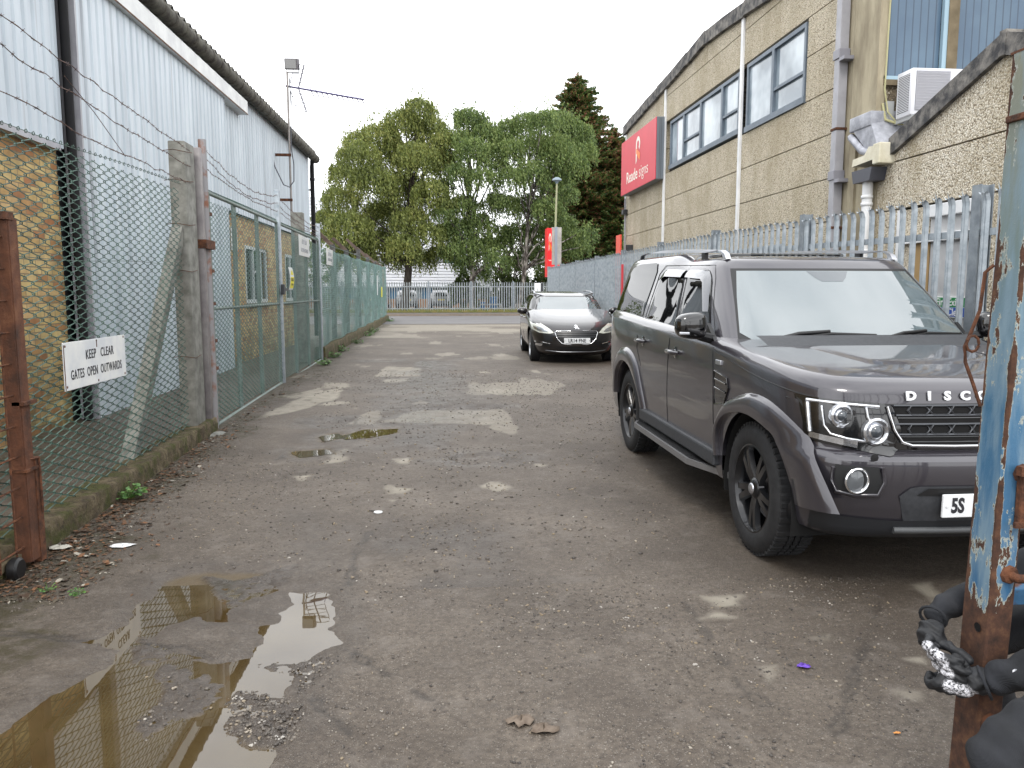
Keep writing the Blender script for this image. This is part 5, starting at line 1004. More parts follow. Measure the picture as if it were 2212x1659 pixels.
# ================= VEHICLES =================
class Stack:                                                  # body as a stack of plan outlines; car x forward, y towards its right side (image left), z up
    def __init__(s, layers, T, sub=3, n=7, bowr=.04):
        # layer: z, xf, xr, b, bow, w(T weight), n
        A = np.array([[*l[:6], (l[6] if len(l) > 6 else n)] for l in layers], float); s.T = T; s.bowr = bowr; out = []
        m = len(A)
        for i in range(m-1):
            p0, p1, p2, p3 = A[max(i-1, 0)], A[i], A[i+1], A[min(i+2, m-1)]
            for k in range(sub):
                t = k/sub; h = (2*t**3-3*t**2+1)*p1+(t**3-2*t**2+t)*(p2-p0)*.28+(-2*t**3+3*t**2)*p2+(t**3-t**2)*(p3-p1)*.28; out.append(h)
        out.append(A[-1]); s.L = np.array(out)
    def par(s, z): return [np.interp(z, s.L[:, 0], s.L[:, j]) for j in range(1, 7)]
    def pt(s, L, ux, uy):
        z0, xf, xr, b, bow, w_, n = L; xc = (xf+xr)/2; a = (xf-xr)/2; q = (abs(ux)**n+abs(uy)**n)**(-1/n); x = xc+a*ux*q; y = b*uy*q
        if ux > 0: x -= bow*(y/b)**2*min(1, max(0, ux*q*2-1))*1.0
        else: x += s.bowr*(y/b)**2*min(1, max(0, -ux*q*2-1))
        return (x, y, z0+w_*s.T(x))
    def half(s, nside, nend):
        P = [(1, k/nend) for k in range(nend+1)]+[(1-2*k/nside, 1) for k in range(1, nside+1)]+[(-1, 1-k/nend) for k in range(1, nend+1)]; return P
    def mesh(s, b, nside=46, nend=12, capb=True):
        H = s.half(nside, nend); K = len(H); o = len(b.v); vs = []
        ring = H+[(u, -v) for u, v in H[-2:0:-1]]; M_ = len(ring)
        for L in s.L: vs += [s.pt(L, u, v) for u, v in ring]
        fs = [(i*M_+k, (i+1)*M_+k, (i+1)*M_+(k+1) % M_, i*M_+(k+1) % M_) for i in range(len(s.L)-1) for k in range(M_)]
        for i, top in ((0, False), (len(s.L)-1, True)):
            for k in range(K-1):
                a_, b_ = k, k+1; c_, d_ = (M_-k-1) % M_, (M_-k) % M_
                f_ = [i*M_+q for q in (a_, b_, c_, d_)]
                q = []
                for v in f_:
                    if v not in q: q.append(v)
                if len(q) > 2: fs.append(tuple(q) if top else tuple(reversed(q)))
        b.add(vs, fs)
    def side(s, x, z, off=0, sg=1):
        zz = z-s.par(z)[4]*s.T(x); xf, xr, b_, bow, w_, n = s.par(zz); xc = (xf+xr)/2; a = (xf-xr)/2; q = min(.999, abs((x+(bow*.8 if x > xc+.8*a else 0)-xc)/a)); return (x, sg*(b_*(1-q**n)**(1/n)+off), z)
    def front(s, y, z, off=0):
        x = .5
        for _ in range(3):
            zz = z-s.par(z)[4]*s.T(x); xf, xr, b_, bow, w_, n = s.par(zz); xc = (xf+xr)/2; a = (xf-xr)/2; q = min(.9995, abs(y/b_)); e_ = (1-q**n)**(1/n); x = xc+a*e_-bow*(q)**2*min(1, max(0, 2*e_-1))
        return (x+off, y, z)
    def rear(s, y, z, off=0):
        x = -3
        for _ in range(3):
            zz = z-s.par(z)[4]*s.T(x); xf, xr, b_, bow, w_, n = s.par(zz); xc = (xf+xr)/2; a = (xf-xr)/2; q = min(.995, abs(y/b_)); x = xc-a*(1-q**n)**(1/n)+s.bowr*q**2
        return (x-off, y, z)
def colpatch(b, poly, surf, off, nc=12, nr=6, thick=.0, flip=False):      # poly in (u, z); surf(u, z, off) -> point
    us = np.linspace(min(p[0] for p in poly)+1e-4, max(p[0] for p in poly)-1e-4, nc+1); rows = []
    for u in us:
        zs = []
        for (a, za), (c, zc) in zip(poly, poly[1:]+poly[:1]):
            if (a-u)*(c-u) <= 0 and abs(a-c) > 1e-9: zs.append(za+(zc-za)*(u-a)/(c-a))
        lo, hi = min(zs), max(zs); rows.append([surf(u, lo+(hi-lo)*k/nr, off) for k in range(nr+1)])
    if flip: rows = rows[::-1]
    b.grid(rows)
def wheelset(parent, cx, cy, R_, w_, rr, tyre_m, rim_m, spokes, hubm, sg=1, style='twin', rimlip=None):
    # axis along y; outer face towards sg*y
    M = Matrix.Translation((cx, cy, R_)) @ Matrix.Rotation(R(-90*sg), 4, 'X')          # local z -> outward
    h = w_/2; b = MB()
    # rim disc with spokes
    for k in range(spokes):
        a0 = 2*math.pi*k/spokes+.3
        for s_ in ((-1, 1) if style == 'twin' else (0,)):
            da0, da1 = s_*.19, s_*.20; P = []
            for (r1, hh, ww) in ((.045, h-.035, .026), (rr*.45, h-.022, .026 if style == 'twin' else .034), (rr*.8, h-.022, .023 if style == 'twin' else .026), (rr*.985, h-.03, .027 if style == 'twin' else .036)):
                aa = a0+s_*(.30 if r1 < .06 else .155 if r1 < rr*.6 else .15 if r1 < rr*.9 else .165)*(1 if style == 'twin' else 0); c = Vector((r1*math.cos(aa), r1*math.sin(aa), hh)); tn_ = Vector((-math.sin(aa), math.cos(aa), 0)); P.append([M @ (c+tn_*ww+Vector((0, 0, -.03))), M @ (c+tn_*ww*.7), M @ (c-tn_*ww*.7), M @ (c-tn_*ww+Vector((0, 0, -.03)))])
            b.grid(P)
    b.lathe([(0, h-.012), (.04, h-.014), (.062, h-.03), (.075, h-.06)], 20, M)
    b.lathe([(rr, h-.012), (rr-.012, h-.01), (rr-.02, h-.03), (rr-.03, h-.05), (rr-.035, -.04), (rr-.05, -h+.03)], 40, M)
    w = b.build('wheel', rim_m, parent, smooth=40)
    b = MB(); prof = [(rr-.004, -h+.02), (rr+.012, -h+.004), (R_-.06, -h-.002), (R_-.022, -h+.012), (R_-.006, -h+.035), (R_, -h*.5)]
    for g_ in (-.32, -.02, .28): prof += [(R_, h*g_-.012), (R_-.009, h*g_-.008), (R_-.009, h*g_+.004), (R_, h*g_+.008)]
    prof += [(R_, h*.55), (R_-.006, h-.035), (R_-.022, h-.012), (R_-.06, h+.002), (rr+.012, h-.004), (rr-.004, h-.012)]
    b.lathe(prof, 56, M)
    for k in range(56):
        a = 2*math.pi*k/56; M2 = M @ Matrix.Rotation(a, 4, 'Z'); b.box(R_-.018, R_+.0035, -.013, .010, h*.30, h-.022, M2); b.box(R_-.018, R_+.0035, -.013, .010, -h+.022, -h*.34, M2); b.box(R_-.01, R_+.0035, -.012, .011, -h*.26, -h*.06, M2); b.box(R_-.01, R_+.0035, -.012, .011, h*.02, h*.22, M2)
    b.build('tyre', tyre_m, w, smooth=35)
    b = MB(); b.lathe([(0, h*.2), (rr*.66, h*.2), (rr*.68, h*.15)], 30, M); b.build('brake_disc', plain('brake_disc', S(150, 150, 154), rough=.3, metal=.8), w)
    b = MB(); b.lathe([(0, h-.004), (.026, h-.004), (.032, h-.010), (.034, h-.02)], 18, M); b.build('hub_cap', hubm, w, smooth=50)
    if rimlip: b = MB(); b.lathe([(rr-.002, h-.010), (rr+.004, h-.008), (rr+.006, h-.012)], 40, M); b.build('rim_edge', rimlip, w)
    return w
TYRE = plain('tyre_rubber', S(26, 27, 29), S(40, 40, 42), 20, .75, 0, .15, 80)
def arches(body, cuts):
    for (cx, cz, r_, w0, w1) in cuts:
        for sg in (1, -1):
            b = MB(); b.lathe([(0, 0), (r_, 0), (r_, w1-w0), (0, w1-w0)], 40, Matrix.Translation((cx, sg*w0, cz)) @ Matrix.Rotation(R(-90*sg), 4, 'X'))
            c = b.build('cutter', BLACK); bm = bmesh.new(); bm.from_mesh(c.data); bmesh.ops.remove_doubles(bm, verts=bm.verts[:], dist=1e-5); bmesh.ops.recalc_face_normals(bm, faces=bm.faces[:]); bm.to_mesh(c.data); bm.free()
            md = body.modifiers.new('b', 'BOOLEAN'); md.operation = 'DIFFERENCE'; md.solver = 'EXACT'; md.object = c; md.material_mode = 'TRANSFER'
            dg = bpy.context.evaluated_depsgraph_get(); dg.update(); me = bpy.data.meshes.new_from_object(body.evaluated_get(dg)); old = body.data; body.modifiers.clear(); body.data = me; bpy.data.meshes.remove(old); bpy.data.objects.remove(c)
def carpaint(name, c1, c2):
    m = Mat(name); lw = m.n('ShaderNodeLayerWeight'); lw.inputs[0].default_value = .35
    m.set(Base_Color=m.mix(lw.outputs['Facing'], c1, c2), Metallic=.4, Roughness=.3, Coat_Weight=1.0, Coat_Roughness=.045, Coat_IOR=1.58); m.bump(m.noise(1500, 1), .02, .001); return m.m
# ---------- big dark 4x4 ----------
PA = carpaint('bronze_grey_paint', S(56, 54, 60), S(78, 75, 82)); 
def T4(x): return .085*(.75-x) if x > -.6 else .115+.03*(-.6-x)
lowS = Stack([(.27, .62, -3.75, .80, .10, 0), (.33, .80, -3.86, .89, .09, 0), (.42, .835, -3.93, .905, .095, 0), (.50, .86, -3.95, .912, .095, 0), (.62, .872, -3.96, .922, .095, 0), (.715, .865, -3.96, .928, .095, 0), (.748, .815, -3.96, .929, .095, .05), (.76, .785, -3.96, .93, .095, .1),
              (.86, .78, -3.96, .932, .09, .4), (.955, .765, -3.95, .930, .09, .8), (.985, .755, -3.945, .927, .09, 1), (1.035, .742, -3.94, .922, .09, 1), (1.07, .705, -3.93, .906, .09, 1), (1.089, .655, -3.92, .885, .09, 1), (1.100, .56, -3.90, .84, .10, 1), (1.106, .40, -3.8, .72, .08, 1)], T4, 3, 10)
def Tc(x): return .055*float(sst((-1.75-x)/.5))+.0
cabS = Stack([(1.08, -.28, -3.93, .905, .09, 0), (1.20, -.43, -3.925, .878, .09, 0), (1.35, -.60, -3.89, .84, .09, .1), (1.50, -.78, -3.84, .795, .09, .3), (1.62, -.925, -3.79, .757, .09, .6), (1.685, -1.005, -3.76, .732, .09, .8), (1.725, -1.06, -3.72, .695, .09, 1), (1.748, -1.15, -3.66, .63, .08, 1), (1.760, -1.33, -3.5, .52, .06, 1)], Tc, 3, 13)
suv = thing('large_suv', 'large dark bronze grey four wheel drive parked near the camera beside the palings', 'car')
b = MB(); lowS.mesh(b, 80, 30); body = b.build('body', PA, suv); body.data.materials.append(BLACK); arches(body, [(.04, .355, .485, .60, 1.2), (-2.84, .375, .49, .60, 1.2)]); body.data.shade_smooth(); body.data.set_sharp_from_angle(angle=R(32))
b = MB(); cabS.mesh(b, 70, 26); cab = b.build('cabin', PA, suv, smooth=32)
for cx in (0, -2.885):
    for sg in (1, -1):
        b = MB(); P = [[(cx+.042+.482*math.cos(R(a)), sg*y_, .36+.482*math.sin(R(a))) for y_ in (.58, .89)] for a in range(-12, 193, 6)]; b.grid(P); b.box(cx-.45, cx+.45, min(sg*.56, sg*.60), max(sg*.56, sg*.60), .28, .85); b.build('wheel_arch_liner', plain('arch_liner', S(14, 14, 15), rough=.9), suv)
        # flare
        b = MB(); P = []
        inn = [(.545, .44), (.54, .52), (.52, .60), (.46, .68), (.35, .76), (.22, .80), (.05, .82), (-.12, .81), (-.29, .77), (-.41, .70), (-.46, .62), (-.465, .55), (-.455, .48)] if cx == 0 else [(-2.345, .50), (-2.37, .58), (-2.46, .67), (-2.56, .75), (-2.70, .82), (-2.89, .85), (-3.05, .83), (-3.2, .75), (-3.27, .65), (-3.31, .55), (-3.32, .5)]
        ou = [(.84, .47), (.79, .56), (.73, .65), (.64, .76), (.50, .86), (.30, .93), (.08, .95), (-.13, .91), (-.33, .84), (-.47, .71), (-.53, .62), (-.54, .54), (-.53, .47)] if cx == 0 else [(-2.24, .50), (-2.29, .60), (-2.36, .71), (-2.48, .86), (-2.66, .95), (-2.87, .98), (-3.07, .955), (-3.25, .87), (-3.34, .75), (-3.39, .62), (-3.40, .52)]
        def crv(p, t):
            k = min(int(t), len(p)-2); u = t-k; a_, b_, c_, d_ = (np.array(p[min(max(q_, 0), len(p)-1)]) for q_ in (k-1, k, k+1, k+2)); return .5*((2*b_)+(c_-a_)*u+(2*a_-5*b_+4*c_-d_)*u*u+(-a_+3*b_-3*c_+d_)*u**3)
        n = (len(inn)-1)*4
        for i in range(n+1):
            I_ = crv(inn, i/4); O_ = crv(ou, i/4); row = []
            for t_, dy in ((-.12, -.11), (-.03, .004), (.04, .028), (.35, .036), (.72, .030), (.94, .016), (1.03, -.012)):
                q_ = I_+(O_-I_)*t_; x, z = q_; yb = lowS.side(max(min(x, .56), -3.9), z)[1]; yb = yb if x < .56 else yb-.55*(x-.56)**2-.02*(x-.56)
                row.append((x, sg*(yb+dy), z))
            P.append(row)
        if sg < 0: P = P[::-1]
        b.grid(P); b.build('arch_flare', PA, suv, smooth=50)
for cx, st_ in ((0, 0), (-2.885, 0)):
    for sg in (1, -1): wheelset(suv, cx, sg*.772, .383, .26, .262, TYRE, plain('satin_black_alloy', S(30, 31, 34), rough=.3, metal=.5, coat=.5), 5, SILVER, sg)
def side4(off): return lambda x, z, o: cabS.side(x, z, off+o)
GQ = Mat('privacy_glass'); GQ.set(Base_Color=S(8, 11, 9), Roughness=.01, IOR=1.42); GW = Mat('suv_side_glass'); GW.set(Base_Color=S(12, 15, 16), Roughness=.01, IOR=1.62); WS = Mat('windscreen_glass'); WS.set(Base_Color=S(96, 108, 112, .9), Roughness=.01, IOR=2.5)
Ybelt = lambda x: 1.172+.028*(-.6-x)
for sg in (1, -1):
    F = lambda x, z, o, sg=sg: cabS.side(x, z, o, sg)
    fl = sg > 0
    # dark window surround, then glass
    for nm, poly in (('front_door_window', [(-.82, 1.20), (-1.13, 1.58), (-1.22, 1.645), (-1.66, 1.655), (-1.50, 1.21)]), ('rear_door_window', [(-1.60, 1.22), (-1.76, 1.655), (-2.24, 1.665), (-2.34, 1.60), (-2.42, 1.24)])):
        cx_ = sum(p[0] for p in poly)/len(poly); cz_ = sum(p[1] for p in poly)/len(poly); big = [(cx_+(p[0]-cx_)*1.055+0, cz_+(p[1]-cz_)*1.05) for p in poly]
        b = MB(); colpatch(b, big, F, .003, 14, 6, flip=fl); b.build('window_surround', BLACK, suv, smooth=180)
        b = MB(); colpatch(b, poly, F, .006, 14, 6, flip=fl); g_ = b.build(nm, GW.m, suv, smooth=180)
        zt = max(p[1] for p in poly); x0 = poly[1][0] if nm[0] == 'f' else poly[1][0]
        if nm[0] == 'f': dp = [(-.98, 1.37), (-1.11, 1.60), (-1.17, 1.668), (-1.60, 1.675), (-1.61, 1.615), (-1.20, 1.605), (-1.03, 1.40)]
        else: dp = [(-1.72, 1.675), (-2.18, 1.685), (-2.31, 1.60), (-2.27, 1.585), (-2.16, 1.62), (-1.72, 1.615)]
        P = []; 
        if nm[0] == 'f': ctr = [((-.98, 1.37), (-1.02, 1.37)), ((-1.08, 1.50), (-1.14, 1.49)), ((-1.15, 1.60), (-1.22, 1.57)), ((-1.23, 1.65), (-1.29, 1.595)), ((-1.45, 1.662), (-1.45, 1.60)), ((-1.67, 1.665), (-1.66, 1.61))]
        else: ctr = [((-1.75, 1.665), (-1.76, 1.61)), ((-2.0, 1.675), (-2.0, 1.615)), ((-2.22, 1.675), (-2.18, 1.62)), ((-2.29, 1.655), (-2.25, 1.60)), ((-2.35, 1.60), (-2.32, 1.575))]
        rows = [[F(*q0, .006), F((q0[0]+q1[0])/2, (q0[1]+q1[1])/2, .024), F(*q1, .03)] for q0, q1 in ctr]
        if fl != (nm[0] == 'f'): rows = rows[::-1]
        b = MB(); b.grid(rows); b.build('wind_deflector', plain('deflector_smoke', S(96, 98, 104), rough=.08, coat=1), g_, smooth=180)
    b = MB(); colpatch(b, [(-2.58, 1.28), (-2.52, 1.66), (-2.55, 1.74), (-3.15, 1.74), (-3.42, 1.70), (-3.66, 1.27)], F, .005, 16, 6, flip=fl); b.build('rear_quarter_window', GQ.m, suv, smooth=180)
    # chrome belt strip
    b = MB(); P = []
    for i in range(33):
        x = -.72-1.74*i/32; z = Ybelt(x)+.015; y0 = cabS.side(x, z)[1]; P.append([(x, sg*(y0+.002), z+.014), (x, sg*(y0+.014), z+.008), (x, sg*(y0+.016), z-.008), (x, sg*(y0+.004), z-.016)])
    P.append([(-2.48, sg*cabS.side(-2.6, 1.25)[1]+sg*.003, 1.255)]*2+[(-2.48, sg*cabS.side(-2.6, 1.24)[1]+sg*.01, 1.225)]*2)
    if sg > 0: P = P[::-1]
    b.grid(P); b.build('belt_chrome', CHROME, suv, smooth=60)
    Lf = lambda x, z, o, sg=sg: lowS.side(x, z, o, sg)
    # door shut lines
    def seam(pts, w_=.004, o=.0012, name='shut_line', mat=BLACK, surf=None):
        b = MB(); surf = surf or (lambda x, z, o: (cabS if z > 1.16 else lowS).side(x, z, o, sg)); Pp = []
        for (x0, z0), (x1, z1) in zip(pts[:-1], pts[1:]):
            m = max(2, int(math.hypot(x1-x0, z1-z0)/.05))
            for k in range(m): Pp.append((x0+(x1-x0)*k/m, z0+(z1-z0)*k/m))
        Pp.append(pts[-1]); b.tube([surf(x, z, o) for x, z in Pp], w_*.6, 4); return b.build(name, mat, suv)
    seam([(-.62, 1.155), (-.58, 1.0), (-.55, .50), (-.60, .44)]); seam([(-1.71, 1.70), (-1.55, 1.2), (-1.58, .9), (-1.60, .47)]); seam([(-2.42, 1.64), (-2.50, 1.22), (-2.50, 1.0), (-2.36, .86)]); seam([(-1.20, 1.69), (-1.72, 1.70), (-2.30, 1.71), (-2.42, 1.64)]); seam([(-1.20, 1.69), (-1.10, 1.60), (-.95, 1.42), (-.70, 1.17)])
    seam([(-.60, 1.135), (.0, 1.06), (.60, 1.0)], .006, .002)
    b = MB(); colpatch(b, [(-.56, 1.010), (-.33, .985), (-.30, .93), (-.36, .83), (-.53, .80)], Lf, .003, 10, 8, flip=fl); v_ = b.build('side_vent', BLACKG, suv)
    b = MB()
    for z0 in (.95, .895): b.tube([Lf(-.53, z0+.012, .005), Lf(-.34, z0, .005)], .007, 5)
    b.tube([Lf(-.55, 1.012, .004), Lf(-.33, .987, .006), Lf(-.295, .93, .006), Lf(-.36, .828, .006), Lf(-.535, .798, .004)], .005, 5, closed=True); b.build('vent_bar', BLACKG, v_)
    b = MB(); M_ = Matrix.Identity(4); b.bbox(-.53, -.44, min(sg*.925, sg*.94), max(sg*.925, sg*.94), 1.055, 1.085, .004); b.build('side_repeater', SILVER, suv)
    for hx, hz in ((-1.42, 1.055), (-2.34, 1.075)):
        b = MB(); y0 = lowS.side(hx, hz)[1]; b.tube([(hx-.11, sg*(y0+.004), hz), (hx-.08, sg*(y0+.035), hz+.002), (hx+.08, sg*(y0+.038), hz+.002), (hx+.11, sg*(y0+.006), hz)], [.012, .017, .017, .012], 8); d_ = b.build('door_handle', PA, suv, smooth=70)
        b = MB(); b.lathe([(0, .002), (.03, .001), (.045, -.002)], 16, frame((hx+.03, sg*(y0+.0035), hz-.0), (1, 0, 0), (0, 0, 1)) if sg < 0 else frame((hx+.03, sg*(y0+.0035), hz), (-1, 0, 0), (0, 0, 1))); b.build('handle_recess', BLACKG, d_)
    # sill, side step
    b = MB(); ya, yb = sorted((sg*.87, sg*.945)); b.bbox(-2.34, -.50, ya, yb, .40, .50, .015); b.build('sill_trim', DARKG, suv)
    b = MB(); ol = [(-.42, .86), (-.86, 1.0), (-2.28, 1.0), (-2.40, .95), (-2.44, .86)]; b.prism([(x, sg*y) for x, y in ol], 'z', .335, .375); st = b.build('side_step', plain('step_alloy', S(140, 140, 142), rough=.4, metal=.6), suv)
    b = MB(); b.prism([(x*.985-.02, sg*(y-.018 if y > .9 else y)) for x, y in ol], 'z', .375, .381)
    for k in range(6): b.box(-2.26, -.92, min(sg*(.90+.014*k), sg*(.905+.014*k)), max(sg*(.90+.014*k), sg*(.905+.014*k)), .381, .385)
    b.build('step_tread', BLACK, st)
    # mirrors
    b = MB(); bm = bmesh.new(); bmesh.ops.create_cube(bm, size=1); bmesh.ops.subdivide_edges(bm, edges=bm.edges[:], cuts=5, use_grid_fill=True)
    for q in bm.verts:
        d = Vector(q.co)*2; k = (abs(d.x)**3.2+abs(d.y)**3.2+abs(d.z)**3.2)**(-1/3.2); q.co = Vector((d.x*k*.065, d.y*k*.105, d.z*k*.085*(1-.12*d.y*k)))
    b.bm(bm, Matrix.Translation((-.66, sg*1.065, 1.29)) @ Matrix.Diagonal((1, sg, 1, 1)) @ Matrix.Rotation(R(-8), 4, 'Z')); mo = b.build('door_mirror', BLACKG, suv, smooth=180)
    b = MB(); b.prism([(-.62, 1.17), (-.86, 1.17), (-.80, 1.30)], 'y', min(sg*.88, sg*.905), max(sg*.88, sg*.905)); b.tube([(-.72, sg*.89, 1.20), (-.68, sg*1.0, 1.225)], [.035, .03], 8); b.build('mirror_arm', BLACK, mo)
    b = MB(); b.bbox(-.612, -.592, min(sg*1.09, sg*1.16), max(sg*1.09, sg*1.16), 1.235, 1.255, .006); b.build('mirror_indicator', SILVER, mo)
    # roof rail
    yr = .63; b = MB(); P = []
    for i in range(15): P.append(None)
    rail = [(-1.16, 1.735, .0), (-1.20, 1.775, .0), (-1.28, 1.80, 0), (-1.6, 1.815, 0), (-2.2, 1.84, 0), (-2.8, 1.855, 0), (-3.3, 1.845, 0), (-3.5, 1.83, 0), (-3.56, 1.78, 0)]
    rows = []
    for k, (x, z, _) in enumerate(rail): 
        e = .016 if 1 < k < 7 else .03; rows.append([(x-(.05 if k < 3 else 0 if k < 6 else -.04), sg*(yr-.018), z-.022*(1 if 2 < k < 6 else 0)), (x, sg*(yr-.018), z), (x, sg*(yr+.02), z-.004), (x-(.05 if k < 3 else 0 if k < 6 else -.04), sg*(yr+.022), z-.024*(1 if 2 < k < 6 else 0)), (x-(.05 if k < 3 else 0 if k < 6 else -.04), sg*(yr-.018), z-.022*(1 if 2 < k < 6 else 0))])
    if sg < 0: rows = rows[::-1]
    b.grid(rows); b.build('roof_rail', SILVER, suv, smooth=50)
    b = MB(); b.bbox(-1.7, -1.62, min(sg*.615, sg*.645), max(sg*.615, sg*.645), 1.74, 1.81, .005); b.build('rail_foot', BLACK, suv)
# windscreen, header seam, wipers, bonnet details
Fc = lambda y, z, o: cabS.front(y, z, o)
b = MB(); colpatch(b, [(-.80, 1.165), (-.655, 1.665), (.655, 1.665), (.80, 1.165)], Fc, .006, 22, 8); b.build('windscreen_surround', BLACK, suv, smooth=180)
b = MB(); colpatch(b, [(-.765, 1.25), (-.64, 1.648), (.64, 1.648), (.765, 1.25), (.71, 1.20), (-.71, 1.20)], Fc, .011, 22, 8); b.build('windscreen', WS.m, suv, smooth=180)
b = MB(); colpatch(b, [(-.15, 1.645), (-.09, 1.575), (.09, 1.575), (.15, 1.645)], Fc, .0125, 8, 3); b.build('sensor_shade', plain('sensor_shade', S(70, 78, 84), rough=.03, ior=2.1), suv, smooth=180)
for y0, y1 in ((.52, -.10), (-.18, -.74)):
    b = MB(); b.tube([cabS.front(y0, 1.19, .03), cabS.front(y0, 1.225, .05), cabS.front(y0-.1, 1.248, .05), cabS.front((y0+y1)/2, 1.262, .045)], [.019, .017, .014, .011], 8); b.tube([cabS.front(y0-.14, 1.228, .024), cabS.front((y0+y1)/2, 1.246, .028), cabS.front(y1, 1.238, .024)], [.009, .012, .008], 6); b.build('wiper', BLACK, suv, smooth=60)
b = MB(); P = [[(x, y, 1.105+T4(x)+dz) for x, dz in ((-.22, .002), (-.36, .03), (-.42, .036))] for y in np.linspace(.72, -.72, 12)]; b.grid(P[::-1]); b.build('scuttle_panel', DARKG, suv)
for y in (.28, -.30): b = MB(); b.lathe([(0, .012), (.014, .008), (.018, 0)], 8, Matrix.Translation((-.02, y, 1.105+T4(-.02)+.001))); b.build('washer_jet', BLACK, suv)
# raised bonnet centre (power bulge)
b = MB(); rows = []
for i in range(15):
    x = .44-.60*i/14; row = []
    for k in range(21):
        yw = .52-.10*(x+.16)/.6; y = -yw+2*yw*k/20; e = float(sst(min(1, (1-abs(y)/yw)/.14))*sst(min(1, i/3.0))); row.append((x, y, 1.098+T4(x)+.020*e))
    rows.append(row)
b.grid(rows); b.build('bonnet_panel', PA, suv, smooth=180)
Ff = lambda y, z, o: lowS.front(y, z, o)
b = MB(); colpatch(b, [(-.50, .762), (-.60, .80), (-.60, .972), (.60, .972), (.60, .80), (.50, .762)], Ff, .008, 20, 6); gr_ = b.build('grille_surround', BLACKG, suv, smooth=180)
b = MB(); colpatch(b, [(-.44, .785), (-.50, .972), (.50, .972), (.44, .785)], Ff, .012, 20, 4); b.build('grille_mesh', plain('grille_black', S(8, 8, 9), rough=.95), suv)
b = MB(); b.tube([Ff(y, z, .018) for y, z in ((-.53, .972), (-.50, .86), (-.46, .80), (-.41, .783), (-.2, .78), (0, .78), (.2, .78), (.41, .783), (.46, .80), (.50, .86), (.53, .972))], .0075, 6); b.build('grille_chrome', CHROME, suv, smooth=70)
for zc, hh in ((.952, .022), (.862, .024)):
    b = MB()
    for k in range(-4, 4):
        y0 = (k+.5)*.108; 
        if abs(y0) > .46: continue
        hexo = [(y0-.054, 0), (y0-.036, hh), (y0+.036, hh), (y0+.054, 0), (y0+.036, -hh), (y0-.036, -hh)]; outer = [Ff(y, zc+z, .017) for y, z in [(y0-.054, hh*1.35), (y0+.054, hh*1.35), (y0+.054, -hh*1.35), (y0-.054, -hh*1.35)]]
        inn = [Ff(y0+(y-y0)*.80, zc+z*.74, .017) for y, z in hexo]; b.add(outer+inn, [(0, 4+1, 4+2, 1), (0, 4, 5), (1, 6, 7), (1, 7, 2), (2, 8, 9, 3), (2, 7, 8), (3, 9, 4), (0, 3, 4)]) if False else b.tube([Ff(y, zc+z, .016) for y, z in hexo], .006, 5, closed=True)
    b.tube([Ff(y, zc+hh*1.05, .016) for y in np.linspace(-.5, .5, 9)], .006, 5); b.tube([Ff(y, zc-hh*1.05, .016) for y in np.linspace(-.49, .49, 9)], .006, 5); b.build('grille_bar', plain('grille_bar_grey', S(78, 80, 84), rough=.35, metal=.5), suv)
b = MB()
for zc in (.915, .825, .80): b.tube([Ff(y, zc, .010) for y in np.linspace(-.48, .48, 9)], .004, 5)
b.build('grille_slat', BLACKG, suv)
